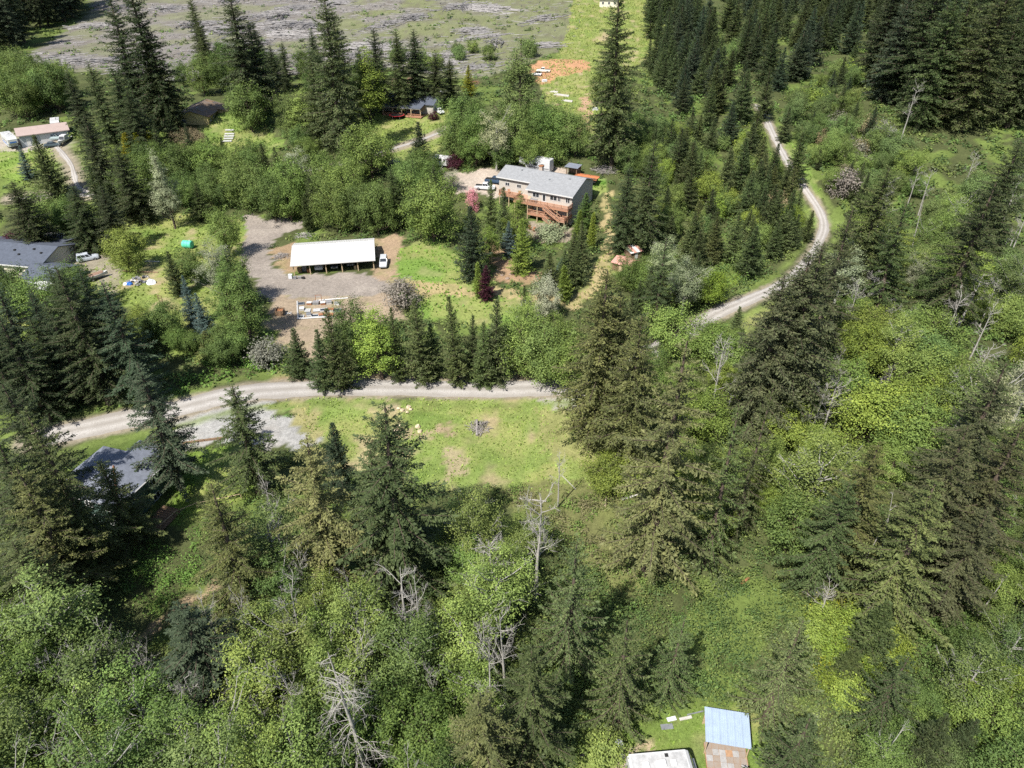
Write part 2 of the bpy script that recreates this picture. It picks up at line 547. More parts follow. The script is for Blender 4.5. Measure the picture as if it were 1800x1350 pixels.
def near_road(x, y, extra=.5):
    r = np.zeros(np.shape(x), bool)
    for c, half in ROADC.values():
        r |= road_dist(c, np.asarray(x, float), np.asarray(y, float)) < half + extra
    return r

# ---------------------------------------------------------------- tree makers
def unit(v):
    return v / (np.linalg.norm(v, axis=-1, keepdims=True) + 1e-9)


def tube(P, rad, k=6):
    P = np.asarray(P, float)
    n = len(P)
    t = unit(np.gradient(P, axis=0))
    ref = np.array([0.31, 0.95, 0.05])
    a = unit(np.cross(t, ref))
    b = np.cross(t, a)
    ang = np.arange(k) * 2 * math.pi / k
    V = P[:, None, :] + np.asarray(rad)[:, None, None] * (a[:, None, :] * np.cos(ang)[None, :, None] + b[:, None, :] * np.sin(ang)[None, :, None])
    V = V.reshape(-1, 3)
    i = np.arange(n - 1)[:, None] * k
    j = np.arange(k)[None, :]
    F = np.stack([i + j, i + (j + 1) % k, i + k + (j + 1) % k, i + k + j], -1).reshape(-1, 4)
    return V, F


class Acc:
    """collects quads"""
    def __init__(s):
        s.V, s.F, s.n = [], [], 0

    def add(s, V, F):
        s.V.append(V)
        s.F.append(F + s.n)
        s.n += len(V)

    def tube(s, P, rad, k=6):
        s.add(*tube(P, rad, k))

    def mesh(s, name, m, smooth=True):
        return mesh_np(name, np.concatenate(s.V), np.concatenate(s.F), m, smooth=smooth)


def blades(P, D, L, Wd, g):
    """flat diamond sprays: start P, direction D, length L, width Wd, leaning at random about their own axis"""
    n = len(P)
    D = unit(D)
    s = unit(np.cross(D, g.normal(size=(n, 3)) + np.array([0, 0, 1.6])))
    L = L[:, None]
    Wd = Wd[:, None]
    V = np.stack([P, P + D * L * .5 + s * Wd * .5, P + D * L, P + D * L * .5 - s * Wd * .5], 1).reshape(-1, 3)
    return V, np.arange(4 * n).reshape(n, 4)


def leaves(Cn, Nm, size, g, asp=.62):
    n = len(Cn)
    Nm = unit(Nm)
    a = unit(np.cross(Nm, g.normal(size=(n, 3))))
    b = np.cross(Nm, a)
    s = size[:, None]
    V = np.stack([Cn - a * s * .55, Cn + b * s * asp * .5, Cn + a * s * .55, Cn - b * s * asp * .5], 1).reshape(-1, 3)
    return V, np.arange(4 * n).reshape(n, 4)


def conifer(name, seed, h, r, start=.12, per=6, gap=.62, low=-18, top=38, droop=.16, up=.06, power=.85, twig=.30, ragged=.28, miss=.06, tw=.34, hang=.12, step=.21, fork=(0.0, .35, .7)):
    g = np.random.default_rng(seed)
    A = Acc()
    zz = np.linspace(0, h * .985, 10)
    sway = np.cumsum(g.normal(0, .03 * h / 30, (10, 2)), 0)
    r0 = .018 * h
    A.tube(np.c_[sway, zz], r0 * (1 - zz / h) ** .8 + .03, 7)
    # flare below the soil
    PP, DD, LL, WW, VV = [], [], [], [], []
    zb = start * h
    z = zb
    while z < h * .985:
        u = (z - zb) / (h - zb)
        R0 = r * (1 - u) ** power * min(1, .62 + u * 2.4) + .18
        n = max(3, int(per * (1 - .35 * u) + g.uniform(-.5, .9)))
        a0 = g.uniform(0, 6.28)
        sx, sy = np.interp(z, zz, sway[:, 0]), np.interp(z, zz, sway[:, 1])
        for k in range(n):
            if g.random() < miss:
                continue
            ln = R0 * np.clip(g.normal(.95, ragged), .35, 1.45)
            az = a0 + 6.283 * k / n + g.normal(0, .25)
            el = R(low + (top - low) * u ** 1.1 + g.normal(0, 6))
            ax = np.array([math.cos(az), math.sin(az), 0])
            side = np.array([-ax[1], ax[0], 0])
            zk = z + g.uniform(-.5, .5) * gap
            m = max(3, int(ln / step))
            s = np.linspace(.06, 1, m)
            dr, uu = droop * g.uniform(.6, 1.4), up * g.uniform(.5, 1.6)
            pt = np.array([sx, sy, zk]) + ax * (ln * s * math.cos(el))[:, None] + np.array([0, 0, 1]) * (ln * (math.sin(el) * s - dr * s ** 2 + uu * s ** 4))[:, None]
            tang = unit(np.gradient(pt, axis=0)) if m > 1 else ax[None]
            if ln > 1.6:
                A.tube(pt[[0, m // 2, m - 1]], np.array([.045, .03, .012]) * ln / 3, 3)
            bv = np.clip(g.normal(.5, .16), 0, 1)
            for sd in (-1, 1):
                l = (twig * ln * (1 - .55 * s) + .14) * g.uniform(.6, 1.25, m)
                l = np.minimum(l, 1.4)
                ang = g.normal(.85, .22, m)
                d = unit(tang * np.cos(ang)[:, None] + side * (sd * np.sin(ang))[:, None] + np.array([0, 0, -1]) * (hang + g.normal(0, .2, m))[:, None])
                for tpos in fork:
                    PP.append(pt + d * (l * tpos)[:, None] + g.normal(0, .03, (m, 3)) * ln * .4)
                    DD.append(d + g.normal(0, .42, (m, 3)))
                    lb = (.42 * l + .13) * g.uniform(.7, 1.3, m)
                    LL.append(lb)
                    WW.append(lb * tw * g.uniform(.7, 1.3, m))
                    VV.append(np.clip(bv + g.normal(0, .2, m), 0, 1))
            PP.append(pt[-1:] - tang[-1:] * .2)
            DD.append(tang[-1:])
            LL.append(np.array([.35 + .1 * ln]))
            WW.append(np.array([.16 + .03 * ln]))
            VV.append(np.array([bv]))
        z += gap * g.uniform(.75, 1.25) * (1 - .45 * u)
    # leader
    PP.append(np.array([[sway[-1, 0], sway[-1, 1], h * .95]]))
    DD.append(np.array([[0, 0, 1.]]))
    LL.append(np.array([h * .05]))
    WW.append(np.array([.2]))
    VV.append(np.array([.6]))
    V, F = blades(np.concatenate(PP), np.concatenate(DD), np.concatenate(LL), np.concatenate(WW), g)
    return A.mesh(name + '_trunk', M_BARK), mesh_np(name + '_crown', V, F, M_LEAF, var=np.concatenate(VV))


def broadleaf(name, seed, h, r, base=.28, clumps=120, per=62, leaf=.42, flat=1.0, bark=None, limbs=.45, sparse=0.0, lump=.22, shape=1.0, spread=.19):
    """trunk, limbs, and leaf clumps through an uneven ovoid crown; shape>1 puts the width low"""
    g = np.random.default_rng(seed)
    A = Acc()
    zz = np.linspace(0, h * .82, 8)
    sway = np.cumsum(g.normal(0, .02 * h / 12, (8, 2)), 0)
    A.tube(np.c_[sway, zz], (.017 * h + .03) * (1 - .85 * zz / h), 7)
    zc, hz = h * (base + 1) / 2, h * (1 - base) / 2
    ph = g.uniform(0, 6.28, 6)
    CC, NN, SS, VV = [], [], [], []
    for i in range(clumps):
        for _ in range(20):
            d = unit(g.normal(size=3))
            rr = g.uniform(.30, 1.0) ** .42
            f = 1 + lump * (math.sin(3 * math.atan2(d[1], d[0]) + ph[0] + 2 * d[2]) + .7 * math.sin(5 * math.atan2(d[1], d[0]) + ph[1] - 4 * d[2]) + .5 * math.sin(6 * d[2] + ph[2]))
            p = d * rr * f
            if p[2] > -.95:
                break
        wz = (1 - p[2]) / 2
        k = (.55 + .75 * min(1, wz * 1.3)) if shape > 1 else 1.0
        c = np.array([p[0] * r * k, p[1] * r * k, zc + p[2] * hz * flat])
        c[:2] += [np.interp(c[2], zz, sway[:, 0]), np.interp(c[2], zz, sway[:, 1])]
        if g.random() < limbs:
            z0 = max(h * base * .7, c[2] - np.linalg.norm(c[:2]) * g.uniform(.6, 1.3))
            s0 = np.array([np.interp(z0, zz, sway[:, 0]), np.interp(z0, zz, sway[:, 1]), min(z0, h * .8)])
            mid = (s0 + c) / 2 + np.array([0, 0, -.06 * h * g.uniform(0, 1)]) + g.normal(0, .03 * r, 3)
            rb = .0042 * h + .01
            tip = c + (c - s0) * (.12 + .25 * sparse)
            A.tube(np.array([s0, mid, c, tip]), np.array([rb, rb * .75, rb * .45, rb * .15]), 4)
            if sparse:
                for _ in range(3):
                    q = c + unit(g.normal(size=3) + unit(c - s0)) * g.uniform(.6, 1.5) * r * .3
                    A.tube(np.array([c - (c - s0) * .15, (c + q) / 2, q]), np.array([rb * .4, rb * .3, .012]), 3)
        n = int(per * g.uniform(.5, 1.3) * (1 - sparse * g.random()))
        cr = spread * r * g.uniform(.7, 1.35)
        o = g.normal(size=(n, 3)) * np.array([cr, cr, cr * .72])
        CC.append(c + o)
        NN.append(unit(o) * .7 + unit(p) * .5 + np.array([0, 0, .75]) + g.normal(0, .55, (n, 3)))
        SS.append(leaf * g.uniform(.6, 1.4, n))
        VV.append(np.clip(np.clip(g.normal(.5, .13), 0, 1) + g.normal(0, .17, n), 0, 1))
    V, F = leaves(np.concatenate(CC), np.concatenate(NN), np.concatenate(SS), g)
    return A.mesh(name + '_trunk', bark or M_BARK), mesh_np(name + '_crown', V, F, M_LEAF, var=np.concatenate(VV))


def snag(name, seed, h, r, style):
    """standing dead tree: bare trunk and bare forked branches"""
    g = np.random.default_rng(seed)
    T, B = Acc(), Acc()
    n = 9
    zz = np.linspace(0, h, n)
    sway = np.cumsum(g.normal(0, .035 * h / 15, (n, 2)), 0)
    T.tube(np.c_[sway, zz], (.014 * h + .03) * (1 - .88 * zz / h), 6)

    def branch(p, d, ln, rad, lev):
        k = 5
        pts = [p]
        dd = d.copy()
        for i in range(k):
            dd = unit(dd + g.normal(0, .10 if style == 'conifer' else .2, 3) + (np.array([0, 0, -.13]) if style == 'conifer' else np.array([0, 0, .10])))
            pts.append(pts[-1] + dd * ln / k)
        B.tube(np.array(pts), rad * np.linspace(1, .25, k + 1), 4 if lev < 2 else 3)
        if lev < 2:
            for i in range(int(g.integers(3, 6)) + (2 if lev == 0 else 0)):
                t = g.uniform(.25, 1)
                q = pts[min(k, 1 + int(t * (k - 1)))]
                branch(q, unit(dd + g.normal(0, .75, 3)), ln * g.uniform(.25, .5), rad * .5, lev + 1)
    cnt = {'conifer': 64, 'bare': 16, 'broken': 20, 'pole': 3}[style]
    for i in range(cnt):
        u = g.uniform(.18 if style == 'conifer' else .38, .98)
        p = np.array([np.interp(u * h, zz, sway[:, 0]), np.interp(u * h, zz, sway[:, 1]), u * h])
        az = g.uniform(0, 6.283)
        if style == 'conifer':
            ln = r * (1.05 - u) ** .7 * g.uniform(.6, 1.15)
            d = np.array([math.cos(az), math.sin(az), g.uniform(-.2, .45)])
        elif style == 'pole':
            ln = r * g.uniform(.15, .35)
            d = np.array([math.cos(az), math.sin(az), .2])
        else:
            ln = r * g.uniform(.5, 1.15) * (1.25 - .5 * u)
            d = np.array([math.cos(az), math.sin(az), g.uniform(.35, 1.2)])
        branch(p, unit(d), ln, {'conifer': .038, 'pole': .04}.get(style, .0023 * h + .012), 0)
    return T.mesh(name + '_trunk', M_DEAD), B.mesh(name + '_branches', M_DEAD)


# prototypes: kind -> list of (trunk mesh, crown mesh), real height, real radius
PROTO = {}


def proto(kind, h, r, n, fn):
    PROTO[kind] = ([fn(kind + str(i), 100 + 17 * i + sum(map(ord, kind)), h, r) for i in range(n)], h, r)


proto('fir', 30, 5.2, 5, lambda nm, s, h, r: conifer(nm, s, h, r, start=.12, per=6, gap=1.0, low=-12, top=34, droop=.20, up=.08, ragged=.27, miss=.08, step=.125, power=.70, twig=.15, tw=.40, hang=.38))
proto('fullfir', 30, 5.2, 3, lambda nm, s, h, r: conifer(nm, s, h, r, start=.08, per=8, gap=.78, low=-10, top=30, droop=.18, up=.06, ragged=.24, miss=.05, step=.21, power=.62, twig=.21, tw=.42, hang=.3))
proto('young', 12, 2.9, 4, lambda nm, s, h, r: conifer(nm, s, h, r, start=.03, per=7, gap=.42, low=2, top=50, droop=.08, up=.05, ragged=.17, miss=.04, twig=.24, step=.14, power=.9, tw=.40, fork=(0.0, .5)))
proto('spruce', 20, 4.6, 3, lambda nm, s, h, r: conifer(nm, s, h, r, start=.05, per=6, gap=.9, low=-26, top=40, droop=.32, up=.28, ragged=.14, miss=.05, twig=.11, tw=.42, hang=.5, step=.13, power=.82, fork=(0.0, .45)))
proto('round', 12, 5, 5, lambda nm, s, h, r: broadleaf(nm, s, h, r, base=.14, clumps=150, per=104, leaf=.285, spread=.135, lump=.26))
proto('tall', 22, 3.6, 3, lambda nm, s, h, r: broadleaf(nm, s, h, r, base=.12, clumps=150, per=96, leaf=.285, shape=1.4, lump=.28, spread=.165))
proto('alder', 18, 3.9, 4, lambda nm, s, h, r: broadleaf(nm, s, h, r, base=.30, clumps=95, per=140, leaf=.245, bark=M_PALEBARK, limbs=.32, sparse=.3, lump=.34, spread=.165))
proto('shrub', 4, 2.2, 3, lambda nm, s, h, r: broadleaf(nm, s, h, r, base=.02, clumps=60, per=60, leaf=.24, lump=.2, spread=.2))
proto('cedar', 8, 1.5, 2, lambda nm, s, h, r: conifer(nm, s, h, r, start=.02, per=9, gap=.30, low=35, top=65, droop=.05, up=.02, ragged=.12, miss=.0, twig=.45, step=.15, power=.6, fork=(0.0, .5)))
proto('snag', 16, 3.6, 4, lambda nm, s, h, r: snag(nm, s, h, r, 'bare'))
proto('broken', 14, 2.6, 2, lambda nm, s, h, r: snag(nm, s, h, r, 'broken'))
proto('deadfir', 20, 4.6, 2, lambda nm, s, h, r: snag(nm, s, h, r, 'conifer'))
proto('pole', 10, 3.0, 2, lambda nm, s, h, r: snag(nm, s, h, r, 'pole'))
DEADKIND = {'snag', 'broken', 'deadfir', 'pole'}
NAME = {'fir': 'fir_tree', 'fullfir': 'fir_tree', 'young': 'young_fir_tree', 'spruce': 'spruce_tree', 'round': 'broadleaf_tree', 'tall': 'poplar_tree', 'alder': 'alder_tree', 'shrub': 'shrub', 'cedar': 'cedar_tree',
        'snag': 'dead_tree', 'broken': 'dead_tree', 'deadfir': 'dead_fir_tree', 'pole': 'bare_snag'}
PAL = {
    'dark': (.051, .071, .027), 'darkblue': (.049, .073, .038), 'mid': (.074, .101, .035), 'olive': (.107, .124, .042), 'oliveL': (.150, .166, .062), 'brown': (.080, .090, .038),
    'green': (.098, .132, .045), 'blue': (.095, .145, .125), 'leaf': (.130, .192, .045), 'leafD': (.098, .150, .036), 'leafL': (.172, .232, .056), 'lime': (.175, .235, .042), 'yellow': (.155, .212, .03),
    'gold': (.22, .22, .02), 'sage': (.120, .175, .052), 'pale': (.24, .27, .15), 'white': (.33, .36, .25), 'maroon': (.055, .012, .020), 'pink': (.60, .26, .29), 'tan': (.22, .19, .10), 'grey': (.20, .19, .15), 'dead': (.4, .4, .4),
}
PLANTED = []     # x, y, radius


def plant(kind, x, y, h, r, pal, label, group=None, lean=0.0, var=None):
    if kind == 'fir' and y > 130:
        kind = 'fullfir'
        r = r * 1.15
    meshes, h0, r0 = PROTO[kind]
    k = rnd.randrange(len(meshes)) if var is None else var % len(meshes)
    z = float(tz(x, y)) - .12
    c = np.array(PAL[pal]) * (rnd.uniform(.74, 1.2) if kind in ('round', 'alder', 'tall') else rnd.uniform(.84, 1.18))
    c = c * np.array([rnd.uniform(.92, 1.09), 1, rnd.uniform(.9, 1.1)])
    if kind == 'fir':
        r = r * 1.15
    sh = h / h0
    sr = r / r0
    cat = 'shrub' if kind == 'shrub' and h < 5 else 'dead tree' if kind in DEADKIND else 'tree'
    nm = NAME[kind]
    if kind == 'shrub' and h >= 5:
        nm = 'small_broadleaf_tree'
    t = thing(nm, label, cat, (x, y, z), rnd.uniform(0, 6.283), group)
    t.rotation_euler.x = rnd.gauss(0, .025) + lean * rnd.uniform(-1, 1)
    t.rotation_euler.y = rnd.gauss(0, .025) + lean * rnd.uniform(-1, 1)
    link('trunk', meshes[k][0], t, scale=(sr, sr, sh))
    link('branches' if kind in DEADKIND else 'crown', meshes[k][1], t, scale=(sr, sr, sh), color=c)
    PLANTED.append((x, y, r))
    return t


def top(kind, px, py, h, r, pal, label, **kw):
    """a tree whose tip is seen at that spot of the photograph, h metres above its foot"""
    p = gp(px, py, h * .97)
    return plant(kind, float(p[0]), float(p[1]), h, r, pal, label, **kw)


def foot(kind, px, py, h, r, pal, label, **kw):
    p = gp(px, py)
    return plant(kind, float(p[0]), float(p[1]), h, r, pal, label, **kw)

# ---------------------------------------------------------------- solid builder
class MB:
    def __init__(s):
        s.v, s.f = [], []

    def poly(s, P, flip=False):
        n = len(s.v)
        s.v += [tuple(map(float, p)) for p in P]
        f = list(range(n, n + len(P)))
        s.f.append(f[::-1] if flip else f)
        return s

    def box(s, x0, x1, y0, y1, z0, z1):
        n = len(s.v)
        s.v += [(x, y, z) for z in (z0, z1) for x, y in ((x0, y0), (x1, y0), (x1, y1), (x0, y1))]
        s.f += [[n + i for i in q] for q in ((0, 3, 2, 1), (4, 5, 6, 7), (0, 1, 5, 4), (1, 2, 6, 5), (2, 3, 7, 6), (3, 0, 4, 7))]
        return s

    def prism(s, A, B):
        """solid between two like polygons A and B"""
        n, k = len(s.v), len(A)
        s.v += [tuple(map(float, p)) for p in A] + [tuple(map(float, p)) for p in B]
        s.f.append([n + i for i in range(k)][::-1])
        s.f.append([n + k + i for i in range(k)])
        for i in range(k):
            j = (i + 1) % k
            s.f.append([n + i, n + j, n + k + j, n + k + i])
        return s

    def cyl(s, p, q, r, k=10, r2=None):
        p, q = np.array(p, float), np.array(q, float)
        t = unit(q - p)
        a = unit(np.cross(t, np.array([.31, .9, .2]) if abs(t[1]) < .9 else np.array([1., 0, 0])))
        b = np.cross(t, a)
        an = [2 * math.pi * i / k for i in range(k)]
        r2 = r if r2 is None else r2
        return s.prism([p + r * (a * math.cos(i) + b * math.sin(i)) for i in an], [q + r2 * (a * math.cos(i) + b * math.sin(i)) for i in an])

    def bar(s, p, q, w, h=None):
        """square bar from p to q"""
        return s.cyl(p, q, w * .7071, 4)

    def loft(s, rings):
        n, k = len(s.v), len(rings[0])
        for r_ in rings:
            s.v += [tuple(map(float, p)) for p in r_]
        for i in range(len(rings) - 1):
            for j in range(k):
                l = (j + 1) % k
                s.f.append([n + i * k + j, n + i * k + l, n + (i + 1) * k + l, n + (i + 1) * k + j])
        s.f.append([n + j for j in range(k)][::-1])
        s.f.append([n + (len(rings) - 1) * k + j for j in range(k)])
        return s

    def obj(s, name, m, parent=None, bevel=0.0, smooth=False, **kw):
        me = bpy.data.meshes.new(name)
        me.from_pydata(s.v, [], s.f)
        import bmesh
        bm = bmesh.new()
        bm.from_mesh(me)
        bmesh.ops.recalc_face_normals(bm, faces=bm.faces)
        if bevel:
            bmesh.ops.bevel(bm, geom=list(bm.edges), offset=bevel, segments=2, profile=.6, affect='EDGES', clamp_overlap=True)
        bm.to_mesh(me)
        bm.free()
        me.materials.append(m)
        if smooth:
            me.shade_smooth() if hasattr(me, 'shade_smooth') else None
        return link(name, me, parent, **kw)


M_SHINGLE = mat('grey_shingles', (.235, .24, .245), .9, noise=.28, scale=1.6, bump=.4)
M_SHINGLE_D = mat('dark_shingles', (.078, .090, .115), .88, noise=.3, scale=1.4, bump=.4)
M_SHINGLE_B = mat('blue_grey_shingles', (.16, .175, .21), .88, noise=.3, scale=1.5, bump=.4)
M_MOSSROOF = mat('mossy_shingles', (.12, .12, .125), .9, noise=.4, scale=.55, bump=.4, col2=(.20, .115, .05))
M_BEIGE = mat('beige_siding', (.40, .37, .325), .8, noise=.12, scale=2)
M_CREAM = mat('cream_siding', (.62, .57, .45), .8, noise=.15, scale=2)
M_YELLOW = mat('yellow_siding', (.50, .40, .19), .8, noise=.15, scale=2)
M_GREENW = mat('green_siding', (.075, .12, .10), .8, noise=.2, scale=2)
M_GREYW = mat('grey_siding', (.35, .37, .39), .7, noise=.15, scale=2)
M_GLASS = mat('window_glass', (.025, .03, .035), .12, noise=.2, spec=.6)
M_WHITE = mat('white_paint', (.50, .50, .49), .5, noise=.10, scale=2)
M_TRIM = mat('white_trim', (.54, .53, .51), .6, noise=.12, scale=3)
M_DECK = mat('cedar_deck_stain', (.37, .19, .115), .8, noise=.3, scale=2.5)
M_DECKTOP = mat('worn_deck_boards', (.42, .255, .175), .85, noise=.3, scale=2, stretch=(1, 6, 1))
M_TIMBER = mat('brown_timber', (.20, .13, .08), .85, noise=.35, scale=3)
M_TAN = mat('tan_timber', (.42, .32, .20), .85, noise=.3, scale=3)
M_METALROOF = mat('white_metal_roof', (.54, .54, .52), .45, noise=.2, scale=.7, stretch=(3, .5, 1), col2=(.43, .425, .40))
M_BLUEROOF = mat('galvanised_roof', (.36, .44, .54), .42, metal=.25, noise=.14, scale=1.2)
M_BROWNROOF = mat('brown_metal_roof', (.34, .265, .235), .5, noise=.1, scale=.8)
M_REDROOF = mat('faded_red_roof', (.44, .185, .135), .6, noise=.22, scale=1.3, col2=(.44, .28, .23))
M_DARK = mat('black_rubber', (.02, .02, .02), .8)
M_STEEL = mat('grey_steel', (.30, .31, .32), .5, metal=.5, noise=.3)
M_RUST = mat('rusty_steel', (.30, .135, .065), .9, noise=.5, scale=3)
M_REDPAINT = mat('red_padding', (.42, .03, .04), .6)
M_BLUETARP = mat('blue_tarp', (.03, .13, .42), .5, noise=.35, scale=4, bump=.6)
M_WHITETARP = mat('white_tarp', (.58, .59, .61), .5, noise=.15, scale=4, bump=.6)
M_GREENTANK = mat('green_plastic', (.10, .50, .33), .4, noise=.15, scale=2)
M_GREYJUNK = mat('grey_junk', (.24, .235, .235), .8, noise=.5, scale=5)
M_PALELUMBER = mat('pale_lumber', (.46, .435, .40), .8, noise=.25, scale=3)
M_STONE = mat('pale_stone', (.52, .43, .29), .9, noise=.3, scale=5, bump=.4)
M_BROWNROCK = mat('brown_rock', (.25, .19, .15), .9, noise=.4, scale=4, bump=.4)
M_TILE = mat('weathered_tile', (.25, .225, .20), .85, noise=.4, scale=2.2, col2=(.24, .175, .125))
M_BRICK = mat('chimney_brick', (.42, .34, .28), .85, noise=.3, scale=6)


def window(t, c, w, h, face='-y', m=None, cross=True):
    """window with a frame and a pane; c is the centre on the wall face"""
    x, y, z = c
    fr, pn = MB(), MB()
    b = .09
    d0, d1 = -.02, .07

    def bx(mb, u0, u1, v0, v1, e0, e1):
        if face == '-y':
            mb.box(x + u0, x + u1, y - e1, y - e0, z + v0, z + v1)
        elif face == '+x':
            mb.box(x + e0, x + e1, y + u0, y + u1, z + v0, z + v1)
        else:
            mb.box(x - e1, x - e0, y + u0, y + u1, z + v0, z + v1)
    bx(fr, -w / 2, w / 2, h / 2 - b, h / 2, d0, d1)
    bx(fr, -w / 2, w / 2, -h / 2, -h / 2 + b, d0, d1)
    bx(fr, -w / 2, -w / 2 + b, -h / 2 + b, h / 2 - b, d0, d1)
    bx(fr, w / 2 - b, w / 2, -h / 2 + b, h / 2 - b, d0, d1)
    if cross:
        bx(fr, -b / 2, b / 2, -h / 2 + b, h / 2 - b, d0, d1 - .01)
    bx(pn, -w / 2 + b, w / 2 - b, -h / 2 + b, h / 2 - b, -.01, .03)
    o = fr.obj('window', m or M_TRIM, t)
    pn.obj('pane', M_GLASS, o)
    return o


def gable_body(t, x0, x1, prof, m, name='wall'):
    """wall solid: profile of (y, z) run from x0 to x1"""
    return MB().prism([(x0, y, z) for y, z in prof], [(x1, y, z) for y, z in prof]).obj(name, m, t)


def roof_slab(t, x0, x1, pts, th, m, name='roof', parent=None):
    """roof over a line of (y, z) points from front eave over the ridge to the back eave"""
    up = [(y, z + th) for y, z in pts]
    lo = [(y, z) for y, z in pts][::-1]
    q = up + lo
    # split into convex slabs, butted at the ridge
    mb = MB()
    for (ya, za), (yb, zb) in zip(pts[:-1], pts[1:]):
        A = [(x0, ya, za), (x0, yb, zb), (x0, yb, zb + th), (x0, ya, za + th)]
        mb.prism(A, [(x1, y, z) for _, y, z in A])
    return mb.obj(name, m, parent or t)


def rail(t, path, z, m, height=1.0, parent=None):
    """deck railing along a path of (x, y): posts, two rails, close balusters"""
    mb = MB()
    for (ax, ay), (bx_, by) in zip(path[:-1], path[1:]):
        L = math.hypot(bx_ - ax, by - ay)
        n = max(1, round(L / 1.9))
        for i in range(n + 1):
            k = i / n
            px_, py_ = ax + (bx_ - ax) * k, ay + (by - ay) * k
            mb.box(px_ - .07, px_ + .07, py_ - .07, py_ + .07, z, z + height + .08)
        for hz in (.12, height):
            mb.bar((ax, ay, z + hz), (bx_, by, z + hz), .09)
        nb = int(L / .22)
        for i in range(1, nb):
            k = i / nb
            px_, py_ = ax + (bx_ - ax) * k, ay + (by - ay) * k
            mb.box(px_ - .03, px_ + .03, py_ - .03, py_ + .03, z + .14, z + height - .03)
    return mb.obj('railing', m, parent or t)


